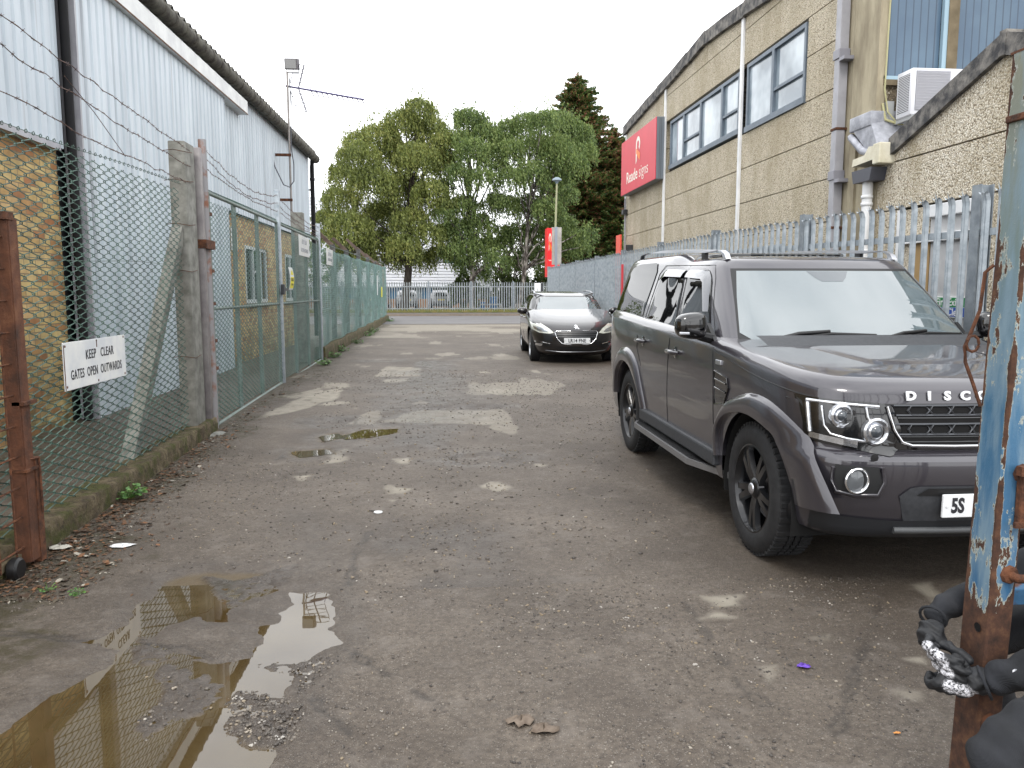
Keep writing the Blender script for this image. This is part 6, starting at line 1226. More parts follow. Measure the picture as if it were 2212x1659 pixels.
# headlights
CLR = Mat('headlamp_lens'); CLR.set(Base_Color=(1, 1, 1, 1), Roughness=.02, Transmission_Weight=1.0, IOR=1.25)
LM = plain('lamp_reflector', S(190, 192, 196), S(220, 222, 226), 30, .16, .9)
for sg in (1, -1):
    fl = sg < 0; Fs = lambda y, z, o: Ff(y*1.0, z, o)
    hp = [(sg*q[0], q[1]) for q in ((.905, .985), (.56, .968), (.53, .90), (.50, .86), (.50, .775), (.56, .745), (.90, .80))]
    b = MB(); colpatch(b, [(sg*q[0], q[1]) for q in ((.885, 1.005), (.54, .985), (.475, .86), (.475, .76), (.53, .737), (.88, .79))], Ff, .008, 20, 6); hl = b.build('headlight', plain('headlamp_black', S(16, 17, 19), rough=.2, coat=1), suv, smooth=180)
    b = MB(); b.tube([Ff(sg*y, z, .016) for y, z in ((.86, .985), (.75, .980), (.57, .968))], .010, 6); b.tube([Ff(sg*y, z, .014) for y, z in ((.815, .965), (.808, .87), (.785, .83), (.72, .812), (.63, .80))], .008, 6); b.tube([Ff(sg*y, z, .014) for y, z in ((.858, .975), (.852, .83))], .012, 6); b.tube([Ff(sg*y, z, .013) for y, z in ((.63, .965), (.625, .92), (.615, .895))], .008, 6); b.build('light_strip', LM, hl, smooth=70)
    b = MB(); colpatch(b, [(sg*.855, .830), (sg*.855, .802), (sg*.67, .768), (sg*.67, .80)], Ff, .016, 12, 4); b.build('indicator', LM, hl)
    for (yy_, zz_, rr_) in ((.742, .922, .052), (.588, .850, .062)):
        c = Vector(Ff(sg*yy_, zz_, .008)); M_ = frame(c+Vector((-.012, 0, 0)), (0, 1, 0), (0, 0, 1)); b = MB(); b.lathe([(rr_+.006, 0), (rr_+.006, .026), (rr_-.004, .032), (rr_-.012, .022), (rr_*.62, .012), (rr_*.60, .02), (rr_*.4, .03), (0, .033)], 26, M_); b.build('lamp', LM, hl, smooth=35)
        b = MB(); b.lathe([(rr_*.5, .028), (rr_*.35, .040), (0, .044)], 20, M_); b.build('lens', plain('projector_lens', S(60, 66, 72), rough=.03, coat=1), hl, smooth=60)
    # fog light pod
    ym = .70; b = MB(); colpatch(b, [(sg*q[0], q[1]) for q in ((.79, .695), (.60, .690), (.585, .62), (.60, .56), (.78, .565), (.79, .62))], Ff, .007, 10, 5); fg = b.build('fog_light_recess', plain('recess_black', S(24, 25, 27), rough=.6), suv, smooth=180)
    b = MB(); b.tube([Ff(sg*y, z, .008) for y, z in ((.795, .68), (.80, .62), (.78, .56), (.70, .55), (.60, .553), (.575, .62), (.59, .69))], .011, 6); b.build('recess_lip', PA, fg, smooth=70)
    c = Vector(Ff(sg*.708, .625, .006)); M_ = frame(c, (0, 1, 0), (0, 0, 1)); b = MB(); b.lathe([(.062, .0), (.064, .02), (.058, .025), (.052, .018), (.05, .008)], 26, M_); b.build('fog_light_ring', CHROME, fg, smooth=50); b = MB(); b.lathe([(.05, .009), (.03, .016), (0, .019)], 20, M_); b.build('fog_light', plain('fog_glass', S(90, 94, 98), rough=.04, coat=1), fg, smooth=60)
# bumper lower, skid, plate
b = MB(); colpatch(b, [(-.46, .40), (-.50, .55), (-.44, .60), (.44, .60), (.50, .55), (.46, .40)], Ff, .008, 20, 6); b.build('bumper_centre', DARKG, suv, smooth=180)
b = MB(); colpatch(b, [(-.42, .555), (-.40, .59), (.40, .59), (.42, .555)], Ff, .014, 16, 2); b.build('bumper_intake', BLACK, suv)
b = MB(); colpatch(b, [(-.88, .40), (-.88, .445), (-.50, .42), (.50, .42), (.88, .445), (.88, .40), (.84, .30), (-.84, .30)], Ff, .011, 34, 5); b.build('lower_valance', plain('valance_black', S(30, 32, 36), rough=.5), suv, smooth=180)
b = MB(); b.tube([Ff(y, .372, .018) for y in np.linspace(-.5, .5, 11)], .018, 6); b.build('skid_lip', plain('skid_grey', S(76, 78, 80), rough=.4), suv, smooth=70)
c = Ff(.0, .5, .025); b = MB(); b.bbox(c[0]-.004, c[0]+.010, -.225, .305, .452, .565, .004); pl_ = b.build('number_plate', PLATEW, suv)
text('plate_lettering', '5S', .098, BLACKT, pl_, frame((c[0]+.0112, .262, .508), (0, -1, 0), (0, 0, 1)), .0006, .004, .72, 'LEFT'); bpy.context.view_layer.update()
b = MB(); b.lathe([(0, .004), (.007, .003), (.009, 0)], 10, frame((c[0]+.0102, .285, .508), (0, 1, 0), (0, 0, 1))); b.build('plate_screw', WHITE, pl_)
for k, ch in enumerate('DISCOVERY'):
    y = .405-.092*k; p = Ff(y, 1.015, .008); text('bonnet_letter', ch, .058, plain('badge_silver', S(225, 227, 230), rough=.25), suv, frame((p[0], y, 1.018), (0, -1, 0), (-.12, 0, 1)), .003, .003, 1.25)
b = MB(); b.tube([Ff(y, .978, .002) for y in np.linspace(.9, -.9, 25)], .0045, 4); b.build('bonnet_shut_line', BLACK, suv)
b = MB(); b.lathe([(0, .004), (.02, .003), (.022, 0)], 8, frame(Vector(Ff(.62, .722, .002))+Vector((0, 0, .012)), (0, 1, 0), (0, 0, 1))); b.build('headlamp_washer', BLACK, suv)
# sunroof, rear lights, underbody
b = MB(); b.bbox(-2.3, -1.65, -.5, .5, 1.765, 1.79, .008); b.build('roof_glass', GLASS, suv)
b = MB(); b.box(-3.6, .5, -.55, .55, .26, .5); b.build('underbody', BLACK, suv)
b = MB(); b.add([cabS.rear(y, z, .006) for y, z in ((.7, 1.25), (-.7, 1.25), (-.66, 1.66), (.66, 1.66))], [(0, 1, 2, 3)]); b.build('rear_window', GW.m, suv)
for sg in (1, -1): b = MB(); b.grid([[lowS.rear(sg*y, z, .006) for z in (.85, .95, 1.05)] for y in (.74, .80, .86)]); b.build('rear_light', plain('tail_red', S(150, 20, 24), rough=.2), suv)
# interior: seats seen through the clear part of the screen are dark, screen itself reflects the sky
def place(car, hx, hy, heading, z, tilt=0):                    # front-axle centre on the ground at hx, hy; forward = heading (radians from -Y)
    fwd = Vector((math.sin(heading), -math.cos(heading), tilt)).normalized(); yr_ = Vector((-math.cos(heading), -math.sin(heading), 0)); up = fwd.cross(yr_) ; 
    if up.z < 0: up = -up
    car.matrix_world = Matrix(((fwd.x, yr_.x, up.x, hx), (fwd.y, yr_.y, up.y, hy), (fwd.z, yr_.z, up.z, z), (0, 0, 0, 1)))
place(suv, 2.735, 4.42, R(.4), G(4.42)+.004, -.010)
suv.matrix_world = suv.matrix_world @ Matrix.Diagonal((1, 1, 1.018, 1))
# ---------- dark estate car ----------
def estate(name, label, pal, lower, cabin, T1, T2, wb, trk, R_, rr, rimm, quick=False, group=None, hub=SILVER):
    t = thing(name, label, 'car', group=group); lo = Stack(lower, T1, 2 if quick else 3, 5.6 if not quick else 5); ca = Stack(cabin, T2, 2, 4.5)
    b = MB(); lo.mesh(b, 30 if quick else 60, 6 if quick else 24); bd = b.build('body', pal, t); bd.data.materials.append(BLACK); arches(bd, [(0, R_+.01, R_+.045, trk/2-.22, 1.2), (-wb, R_+.01, R_+.045, trk/2-.22, 1.2)]); bd.data.shade_smooth(); bd.data.set_sharp_from_angle(angle=R(38))
    b = MB(); ca.mesh(b, 40, 8 if quick else 18); b.build('cabin', pal, t, smooth=40)
    for cx in (0, -wb):
        for sg in (1, -1):
            wheelset(t, cx, sg*(trk/2), R_, .215, rr, TYRE, rimm, 5, hub, sg, 'single')
            b = MB(); b.box(cx-R_, cx+R_, min(sg*(trk/2-.2), sg*(trk/2-.22)), max(sg*(trk/2-.2), sg*(trk/2-.22)), .2, R_*2); b.build('wheel_arch_liner', MATS['arch_liner'], t)
    b = MB(); b.box(-wb-.4, .4, -.5, .5, .18, .4); b.build('underbody', BLACK, t)
    return t, lo, ca
def T5(x): return .19*(.8-x) if x > -.55 else .2565+.03*(-.55-x)
PB = carpaint('black_brown_paint', S(26, 24, 26), S(40, 36, 38))
c5, lo5, ca5 = estate('estate_car', 'dark estate car with LR14 FNE plate parked head on beside the palings', PB,
    [(.17, .70, -3.55, .74, .18, 0), (.24, .86, -3.66, .82, .22, 0), (.34, .90, -3.70, .86, .24, 0), (.46, .915, -3.72, .885, .26, 0), (.58, .90, -3.72, .90, .27, .1), (.66, .86, -3.71, .905, .27, .5), (.71, .80, -3.70, .90, .26, .9), (.745, .72, -3.69, .885, .24, 1), (.775, .60, -3.67, .85, .2, 1), (.80, .40, -3.62, .76, .14, 1), (.812, .15, -3.5, .6, .08, 1)],
    [(.90, -.08, -3.66, .86, .20, 0), (1.0, -.36, -3.62, .85, .20, 0), (1.1, -.60, -3.56, .825, .18, 0), (1.2, -.82, -3.48, .785, .17, 0), (1.3, -1.06, -3.38, .735, .16, 0), (1.365, -1.26, -3.28, .69, .15, 0), (1.41, -1.5, -3.15, .64, .12, 0), (1.44, -1.8, -2.95, .54, .1, 0)], T5, lambda x: .015, 2.817, 1.53, .335, .225, plain('silver_alloy', S(196, 198, 202), rough=.3, metal=.7))
F5 = lambda y, z, o: lo5.front(y, z, o); C5 = lambda y, z, o: ca5.front(y, z, o)
b = MB(); colpatch(b, [(-.74, .945), (-.59, 1.335), (.59, 1.335), (.74, .945)], C5, .004, 18, 7); b.build('windscreen_surround', BLACK, c5, smooth=180)
b = MB(); colpatch(b, [(-.70, .965), (-.565, 1.32), (.565, 1.32), (.70, .965)], C5, .008, 18, 7); b.build('windscreen', WS.m, c5, smooth=180)
b = MB(); b.tube([C5(y, .975+.01*math.sin(abs(y)*3), .022) for y in np.linspace(.6, -.55, 10)], .009, 5); b.build('wiper', BLACK, c5)
for sg in (1, -1):
    fl = sg > 0; Fs = lambda x, z, o, sg=sg: ca5.side(x, z, o, sg)
    b = MB(); colpatch(b, [(-.72, 1.0), (-1.10, 1.25), (-1.5, 1.345), (-2.2, 1.36), (-2.9, 1.30), (-3.2, 1.20), (-3.0, 1.03), (-2.0, .985)], Fs, .004, 22, 6, flip=fl); b.build('side_windows', GW.m, c5, smooth=180)
    b = MB(); b.tube([Fs(x, z, .010) for x, z in ((-.66, .985), (-1.08, 1.262), (-1.5, 1.36), (-2.2, 1.375), (-2.9, 1.315), (-3.25, 1.2), (-3.0, 1.015), (-2.0, .965), (-1.2, .96))], .010, 5); b.build('window_chrome', SILVER, c5, smooth=60)
    b = MB(); b.tube([Fs(-1.30, 1.335, .0), (-1.42, sg*.66, 1.395), (-1.7, sg*.645, 1.44), (-2.3, sg*.63, 1.458), (-2.9, sg*.61, 1.42), (-3.1, sg*.59, 1.37)], [.016, .02, .017, .017, .017, .012], 6); b.build('roof_rail', SILVER, c5, smooth=60)
    b = MB(); bm = bmesh.new(); bmesh.ops.create_uvsphere(bm, u_segments=14, v_segments=8, radius=1); b.bm(bm, Matrix.Translation((-.52, sg*.985, 1.03)) @ Matrix.Diagonal((.075, .115, .075, 1))); mo = b.build('door_mirror', BLACKG, c5, smooth=180); b = MB(); b.tube([(-.55, sg*.83, .96), (-.52, sg*.94, .985)], .03, 6); b.build('mirror_arm', CHROME, mo)
    hp = [(sg*q[0], q[1]) for q in ((.88, .835), (.80, .865), (.68, .80), (.54, .71), (.45, .625), (.54, .605), (.72, .62), (.86, .68))]
    b = MB(); colpatch(b, hp, F5, .010, 16, 5); hl = b.build('headlight', plain('pale_lamp', S(206, 208, 196), S(226, 228, 220), 20, .12, .3), c5, smooth=180)
    b = MB(); colpatch(b, [(sg*q[0], q[1]) for q in ((.83, .74), (.72, .735), (.60, .69), (.55, .64), (.70, .64), (.82, .69))], F5, .014, 12, 4); b.build('lamp', LM, hl)
    b = MB(); colpatch(b, [(sg*q[0], q[1]) for q in ((.80, .42), (.80, .37), (.56, .345), (.50, .375), (.54, .42))], F5, .008, 10, 3); fg = b.build('fog_light_recess', BLACK, c5); b = MB(); colpatch(b, [(sg*q[0], q[1]) for q in ((.79, .41), (.79, .36), (.68, .35), (.66, .40))], F5, .012, 6, 3); b.build('fog_light', LM, fg); b = MB(); b.tube([F5(sg*y, z, .01) for y, z in ((.80, .435), (.66, .43), (.52, .405))], .008, 5); b.build('fog_chrome', CHROME, fg)
    for hx in (-1.15, -2.1): b = MB(); y0 = lo5.side(hx, .86)[1]; b.tube([(hx-.09, sg*(y0+.0), .88), (hx-.06, sg*(y0+.03), .885), (hx+.07, sg*(y0+.03), .885), (hx+.09, sg*y0, .88)], .012, 6); b.build('door_handle', CHROME, c5)
    for hx in (-.55, -1.55): b = MB(); b.tube([lo5.side(hx+.02*math.sin(k), .35+.6*k/8*.9, .001, sg) for k in range(9)], .003, 4); b.build('shut_line', BLACK, c5)
gp = [(-.40, .655), (-.43, .63), (-.38, .50), (-.30, .42), (-.22, .395), (.22, .395), (.30, .42), (.38, .50), (.43, .63), (.40, .655)]
b = MB(); colpatch(b, gp, F5, .010, 20, 6); b.build('grille', plain('grille_dark', S(20, 21, 23), rough=.4), c5, smooth=180)
b = MB(); b.tube([F5(y, z, .014) for y, z in [(-.12, .662)]+gp[:]+[(.12, .662)]], .010, 6); b.build('grille_chrome', CHROME, c5, smooth=70)
b = MB()
for z in (.625, .585, .545): b.tube([F5(y, z, .014) for y in np.linspace(-.39, .39, 9)], .007, 5)
b.build('grille_slat', plain('slat_grey', S(70, 72, 76), rough=.3), c5)
b = MB(); colpatch(b, [(-.42, .34), (-.34, .265), (.34, .265), (.42, .34)], F5, .010, 14, 3); b.build('lower_intake', BLACK, c5); b = MB(); b.tube([F5(y, .245+.08*max(0, abs(y)-.3), .008) for y in np.linspace(-.6, .6, 13)], .007, 5); b.build('lip_trim', CHROME if False else plain('lip_grey', S(120, 122, 126), rough=.3, metal=.6), c5)
p = F5(0, .47, .03); b = MB(); b.bbox(p[0]-.006, p[0]+.008, -.26, .26, .415, .526, .004); pl5 = b.build('number_plate', PLATEW, c5); text('plate_lettering', 'LR14 FNE', .098, BLACKT, pl5, frame((p[0]+.009, 0, .470), (0, -1, 0), (0, 0, 1)), .0008, .003, .84, spacing=1.05)
b = MB()
for y in (.243, -.243): b.lathe([(0, .004), (.006, .002), (.008, 0)], 8, frame((p[0]+.0085, y, .47), (0, 1, 0), (0, 0, 1)))
b.build('plate_screw', BLACK, pl5)
c = Vector(F5(0, .725, .016)); b = MB(); Mf = frame(c, (0, -1, 0), (-.45, 0, 1)); e = lambda l: [tuple(Mf @ Vector((x*.06, y*.06, .004))) for x, y in l]
for l in ([(-.6, .9), (-.1, 1.1), (.3, .8), (.1, .6), (-.2, .7), (-.5, .55)], [(.0, .75), (.35, .75), (.5, .2), (1.1, -.5), (.8, -.7), (.3, -.1), (-.2, .1)], [(-.2, .15), (.2, .2), (-.1, -.5), (-.7, -.9), (-.6, -.6), (-.3, -.3)], [(-.1, .5), (.1, .4), (-.5, .0), (-.9, .25), (-.5, .25)]): b.add(e(l), [tuple(range(len(l)))])
o = b.build('bonnet_badge', CHROME, c5); o.modifiers.new('s', 'SOLIDIFY').thickness = .004
place(c5, 2.82, 16.35, R(-2.5), G(16.9))
# ---------- cars parked behind the end fence (rear ends towards us) ----------
SG = carpaint('silver_grey_paint', S(150, 150, 152), S(176, 176, 178)); DKp = carpaint('dark_blue_paint', S(40, 44, 52), S(60, 62, 70))
def back_car(label, x, y, paint, hd):
    t, lo, ca = estate('parked_car', label, paint, [(.2, .7, -3.4, .74, .1, 0), (.32, .85, -3.55, .85, .12, 0), (.5, .88, -3.6, .885, .14, 0), (.7, .82, -3.6, .895, .14, 0), (.88, .6, -3.56, .87, .1, 0), (.96, .2, -3.5, .74, .08, 0)],
        [(.9, -.2, -3.55, .84, .1, 0), (1.1, -.6, -3.48, .79, .1, 0), (1.3, -1.0, -3.36, .70, .1, 0), (1.4, -1.25, -3.2, .62, .1, 0), (1.44, -1.6, -2.9, .5, .1, 0)], lambda q: 0, lambda q: 0, 2.6, 1.5, .32, .2, MATS['silver_alloy'], True, 'cars parked behind the end fence')
    b = MB(); colpatch(b, [(-.66, .98), (-.56, 1.33), (.56, 1.33), (.66, .98)], lambda y, z, o: ca.rear(y, z, o), .006, 8, 4); b.build('rear_window', GW.m, t, smooth=180)
    for sg in (1, -1):
        b = MB(); b.grid([[lo.rear(sg*y, z, .012) for z in (.80, .93)] for y in (.60, .72, .82)]); b.build('tail_light', MATS['tail_red'], t)
        b = MB(); colpatch(b, [(-.9, 1.0), (-1.3, 1.3), (-2.9, 1.32), (-3.2, 1.02)], lambda x, z, o, sg=sg: ca.side(x, z, o, sg), .005, 8, 3, flip=sg > 0); b.build('side_windows', GW.m, t)
        b = MB(); b.tube([(-1.3, sg*.6, 1.40), (-1.6, sg*.6, 1.47), (-2.8, sg*.58, 1.47), (-3.1, sg*.56, 1.38)], .02, 5); b.build('roof_rail', SILVER, t)
    b = MB(); p = lo.rear(0, .6, .02); b.bbox(p[0]-.01, p[0]+.01, -.26, .26, .66, .77, .003); b.build('number_plate', plain('yellow_plate', S(214, 190, 60), rough=.3), t)
    b = MB(); b.box(p[0]-.03, p[0]+.1, -.75, .75, .28, .42); b.build('bumper', DARKG, t)
    t.matrix_world = Matrix.Translation((x, y, .2)) @ Matrix.Rotation(R(90)+hd, 4, 'Z')
    return t
back_car('silver grey estate parked behind the end fence, tail towards the lane', .42, 64.6, SG, 0)
back_car('silver hatchback half hidden by the big birch trunk behind the end fence', -2.3, 64.2, SG, R(3))
back_car('dark car at the far left behind the end fence, mostly hidden', -4.4, 64.6, DKp, R(-4))
# ================= RUSTY BLUE GATE POST AND THE PERSON HOLDING IT =================
t = thing('gate_post', 'rusty flaking blue steel box gate post in the right foreground', 'gate post', (1.5, 1.95, 0))
PT = Mat('flaking_blue_paint'); sx = PT.n('ShaderNodeSeparateXYZ'); PT.l(PT.co, sx.inputs[0]); z_ = sx.outputs[2]
big = PT.noise(9, 6, .62, PT.vec((1, 1, .35))); sm = PT.noise(38, 6, .7, PT.vec((1, 1, .5)))
blue = PT.ramp(z_, [(.25, S(50, 104, 150, .7)), (.62, S(76, 124, 158, .7)), (.78, S(124, 146, 148, .7)), (1, S(142, 146, 130, .7))]); zz = PT.mr(z_, 0, 2.1); q = [n for n in PT.t.nodes if n.type == 'VALTORGB'][-1]; PT.l(zz, q.inputs[0])
blue = PT.mix(PT.mr(PT.noise(14, 4, .6, PT.vec((1, 1, .18))), .42, .62), blue, S(132, 158, 174, .78)); rst = PT.ramp(PT.noise(24, 6, .7), [(.3, S(48, 34, 28, .8)), (.52, S(84, 56, 42, .8)), (.7, S(116, 82, 58, .8)), (.85, S(140, 108, 74, .8))])
# paint has gone from the foot, thins along the arrises
ax = PT.math('ABSOLUTE', PT.math('ADD', sx.outputs[0], .04)); mk = PT.math('ADD', PT.math('MULTIPLY', big, .7), PT.math('MULTIPLY', sm, .3)); thr = PT.math('ADD', PT.mr(z_, .50, .80, .75, .435), 0.0)
m_ = PT.n('ShaderNodeAttribute'); m_.attribute_name = 'edge'; mk2 = PT.math('SUBTRACT', mk, PT.math('MULTIPLY', m_.outputs['Fac'], .13)); pm = PT.math('GREATER_THAN', mk2, thr)
lipm = PT.math('MULTIPLY', pm, PT.math('LESS_THAN', mk2, PT.math('ADD', thr, .018)))
PT.set(Base_Color=PT.mix(lipm, PT.mix(pm, rst, blue), S(170, 176, 168, .8)), Roughness=PT.math('MULTIPLY_ADD', pm, -.38, .9)); PT.bump(PT.math('ADD', PT.math('MULTIPLY', pm, .8), PT.math('MULTIPLY', PT.noise(90, 5, .7), .5)), .5, .004)
def post_mesh():
    x0, x1, y0, y1 = 1.452, 1.522, 1.90, 2.007; ring = []; N_ = 10; c = .006
    def side(p, q): return [(p[0]+(q[0]-p[0])*k/N_, p[1]+(q[1]-p[1])*k/N_, 1-min(1, min(k, N_-k)/1.2)) for k in range(N_)]
    C = [(x0+c, y0), (x1-c, y0), (x1, y0+c), (x1, y1-c), (x1-c, y1), (x0+c, y1), (x0, y1-c), (x0, y0+c)]
    for i in range(8): ring += side(C[i], C[(i+1) % 8]) if i % 2 == 0 else [(*C[i], 1)]
    V, F_, E_ = [], [], []; n = len(ring); Zs = np.linspace(-.02, 2.16, 62)
    for z in Zs:
        for x, y, e_ in ring: V.append((x+.022*z+.0012*math.sin(z*9+y*40), y+.001*math.sin(z*7), z)); E_.append(e_ if e_ > 0 else 0)
    for i in range(len(Zs)-1):
        for k in range(n): F_.append((i*n+k, i*n+(k+1) % n, (i+1)*n+(k+1) % n, (i+1)*n+k))
    return V, F_, E_
V, F_, E_ = post_mesh(); o = npmesh('post_shaft', V, F_, PT.m, t, {'edge': E_}); o.data.shade_smooth(); o.data.set_sharp_from_angle(angle=R(30))
b = MB(); b.box(1.498, 1.571, 1.898, 2.010, 2.16, 2.166); b.bbox(1.488, 1.60, 1.888, 2.0, 1.985, 2.003, .003); b.build('top_band', RUST, t)
b = MB(); b.bbox(1.515, 1.60, 1.876, 1.90, .94, 1.09, .006); b.box(1.50, 1.62, 1.862, 1.882, 1.075, 1.10); b.box(1.50, 1.60, 1.87, 1.88, .935, .95); o = b.build('lock_box', RUST, t)
for z_b, xx in ((1.075, 1.53), (.80, 1.515), (.385, 1.49)):
    b = MB(); b.tube([(xx, 1.90, z_b), (xx+.005, 1.87, z_b-.002), (xx+.04, 1.862, z_b), (xx+.30, 1.862, z_b+.01)] if z_b > .5 else [(xx, 1.90, z_b), (xx, 1.878, z_b)], .012 if z_b > .5 else .010, 8); b.lathe([(.0, .012), (.022, .010), (.026, 0)], 8, frame((xx, 1.899, z_b), (1, 0, 0), (0, 0, 1))); b.build('bolt_rod', RUST, t, smooth=60)
b = MB(); b.lathe([(.0, 0), (.011, 0), (.013, .0006)], 12, frame((1.4635, 1.935, .640), (0, -1, 0), (0, 0, 1))); b.build('bolt_hole', BLACK, t)
b = MB(); b.tube([(1.478, 1.99, 1.62), (1.462, 2.0, 1.60), (1.455, 2.0, 1.5), (1.44, 2.01, 1.44), (1.425, 2.01, 1.40), (1.43, 2.01, 1.36), (1.45, 2.0, 1.30), (1.475, 2.0, 1.24)], .005, 5); b.tube([(1.44+.018*math.cos(a), 2.0, 1.41+.022*math.sin(a)) for a in np.linspace(0, 6, 10)], .004, 5, closed=True); b.build('hanging_loop', RUST, t, smooth=60)
t2 = thing('rusty_gate', 'rusty blue gate leaf joined to the right foreground post, mostly outside the photo', 'gate', (2.3, 1.95, .1))
b = MB(); PTR = PT.m
for z0 in (.70, 1.28, 1.90): b.bbox(1.545, 3.1, 1.93, 1.975, z0, z0+.045, .003)
b.build('rail', plain('blue_rusty_rail', S(70, 122, 164, .7), S(96, 58, 42, .8), 14, .7, 0, .3, 60, lo=.48, hi=.56), t2)
b = MB()
for k in range(9): b.tube([(1.72+.16*k, 1.95, .1), (1.72+.16*k, 1.95, 1.93)], .008, 6)
b.build('bar', RUST, t2); b = MB(); b.box(3.05, 3.1, 1.93, 1.975, 0, 1.95); b.build('end_stile', PTR, t2)
# ---- person crouching behind the post ----
def skin(name, verts, edges, radii, mat, parent, sub=2, root=0):
    me = bpy.data.meshes.new(name); me.from_pydata(verts, edges, []); o = bpy.data.objects.new(name, me); COL.objects.link(o)
    o.modifiers.new('skin', 'SKIN'); 
    if not me.skin_vertices: me.skin_vertices.new()
    for i, r_ in enumerate(radii): me.skin_vertices[0].data[i].radius = r_ if isinstance(r_, tuple) else (r_, r_)
    me.skin_vertices[0].data[root].use_root = True; sm = o.modifiers.new('s', 'SUBSURF'); sm.levels = sub; sm.render_levels = sub
    dg = bpy.context.evaluated_depsgraph_get(); dg.update(); m2 = bpy.data.meshes.new_from_object(o.evaluated_get(dg)); bpy.data.objects.remove(o); bpy.data.meshes.remove(me)
    off = Vector(parent.location) if parent else Vector(); m2.transform(Matrix.Translation(-off)); m2.materials.clear(); m2.materials.append(mat); m2.name = name; m2.shade_smooth()
    q = bpy.data.objects.new(name, m2); COL.objects.link(q); q.parent = parent; return q
twl = Mat('dark_twill'); wv = twl.n('ShaderNodeTexWave', wave_type='BANDS', bands_direction='DIAGONAL'); wv.inputs['Scale'].default_value = 160; twl.l(twl.co, wv.inputs['Vector'])
twl.set(Base_Color=twl.ramp(twl.noise(9, 4), [(.35, S(30, 32, 36, .9)), (.65, S(44, 46, 52, .9))]), Roughness=.9); twl.bump(twl.math('ADD', twl.math('MULTIPLY', twl.noise(22, 3, .5), 3.0), twl.math('MULTIPLY', wv.outputs['Fac'], .35)), .55, .006)
pn = thing('person', 'crouching person in dark work clothes gripping the rusty post with black gloves', 'person', (2.0, 1.8, 0))
V = [(2.02, 1.80, .66), (2.03, 1.80, .82), (2.02, 1.82, 1.00), (2.00, 1.84, 1.12), (1.98, 1.85, 1.20),
     (1.93, 1.66, 1.02), (1.72, 1.70, .76), (1.60, 1.755, .640), (1.50, 1.805, .572), (1.425, 1.850, .525),          # arm in front of the post
     (2.0, 2.0, 1.04), (1.80, 2.07, .80), (1.62, 2.085, .70), (1.47, 2.075, .645), (1.40, 2.035, .620),              # arm behind the post
     (1.92, 1.72, .62), (1.62, 1.70, .57), (1.42, 1.655, .515), (1.27, 1.62, .455), (1.40, 1.50, .26), (1.58, 1.44, .09), (1.46, 1.36, .05),
     (1.98, 1.95, .62), (1.72, 2.12, .55), (1.62, 2.14, .50), (1.72, 2.16, .28), (1.85, 2.18, .09), (1.72, 2.16, .05)]
Ed = [(0, 1), (1, 2), (2, 3), (3, 4), (2, 5), (5, 6), (6, 7), (7, 8), (8, 9), (2, 10), (10, 11), (11, 12), (12, 13), (13, 14), (0, 15), (15, 16), (16, 17), (17, 18), (18, 19), (19, 20), (20, 21), (0, 22), (22, 23), (23, 24), (24, 25), (25, 26), (26, 27)]
Rr = [.15, .14, .15, .06, .055, .07, .058, .055, .050, .040, .07, .055, .045, .040, .034, .10, .082, .074, .068, .056, .042, .035, .10, .08, .07, .055, .042, .035]
bodyp = skin('work_clothes', V, Ed, Rr, twl.m, pn, 4)
def head_mesh():
    bm = bmesh.new(); bmesh.ops.create_uvsphere(bm, u_segments=24, v_segments=18, radius=1)
    for v in bm.verts:
        x, y, z = v.co; k = 1-.18*max(0, -z); v.co = Vector((x*.075*k, y*.095*k, z*.115))
        if y < -.5 and abs(x) < .22 and -.3 < z < .15: v.co.y -= .022*(1-abs(x)/.22)
    return bm
SKN = plain('skin', S(188, 140, 116, .8), rough=.5)
M_ = Matrix.Translation((1.95, 1.86, 1.34)) @ Matrix.Rotation(R(-60), 4, 'Z') @ Matrix.Rotation(R(18), 4, 'X')
b = MB(); b.bm(head_mesh(), M_)
for s_ in (1, -1):
    bm = bmesh.new(); bmesh.ops.create_uvsphere(bm, u_segments=8, v_segments=6, radius=1); b.bm(bm, M_ @ Matrix.Translation((s_*.076, .01, -.005)) @ Matrix.Diagonal((.01, .02, .03, 1)))
hd = b.build('head', SKN, pn, smooth=180)
b = MB()
for s_ in (1, -1): bm = bmesh.new(); bmesh.ops.create_uvsphere(bm, u_segments=8, v_segments=6, radius=.010); b.bm(bm, M_ @ Matrix.Translation((s_*.03, -.086, .012)))
b.build('eyes', plain('eye_dark', S(40, 34, 30), rough=.2), hd); b = MB(); b.tube([M_ @ Vector((x, -.088+abs(x)*.25, -.055)) for x in (-.024, -.01, .01, .024)], .005, 6); b.build('mouth', plain('lips', S(150, 90, 84, .8), rough=.5), hd)
b = MB(); bm = bmesh.new(); bmesh.ops.create_uvsphere(bm, u_segments=22, v_segments=14, radius=1); bmesh.ops.delete(bm, geom=[v for v in bm.verts if v.co.z < -.1 or (v.co.y < -.55 and v.co.z < .45)], context='VERTS'); b.bm(bm, M_ @ Matrix.Translation((0, .006, .01)) @ Matrix.Diagonal((.084, .102, .118, 1))); b.build('hair', plain('dark_hair', S(44, 34, 28), rough=.8), pn, smooth=180)
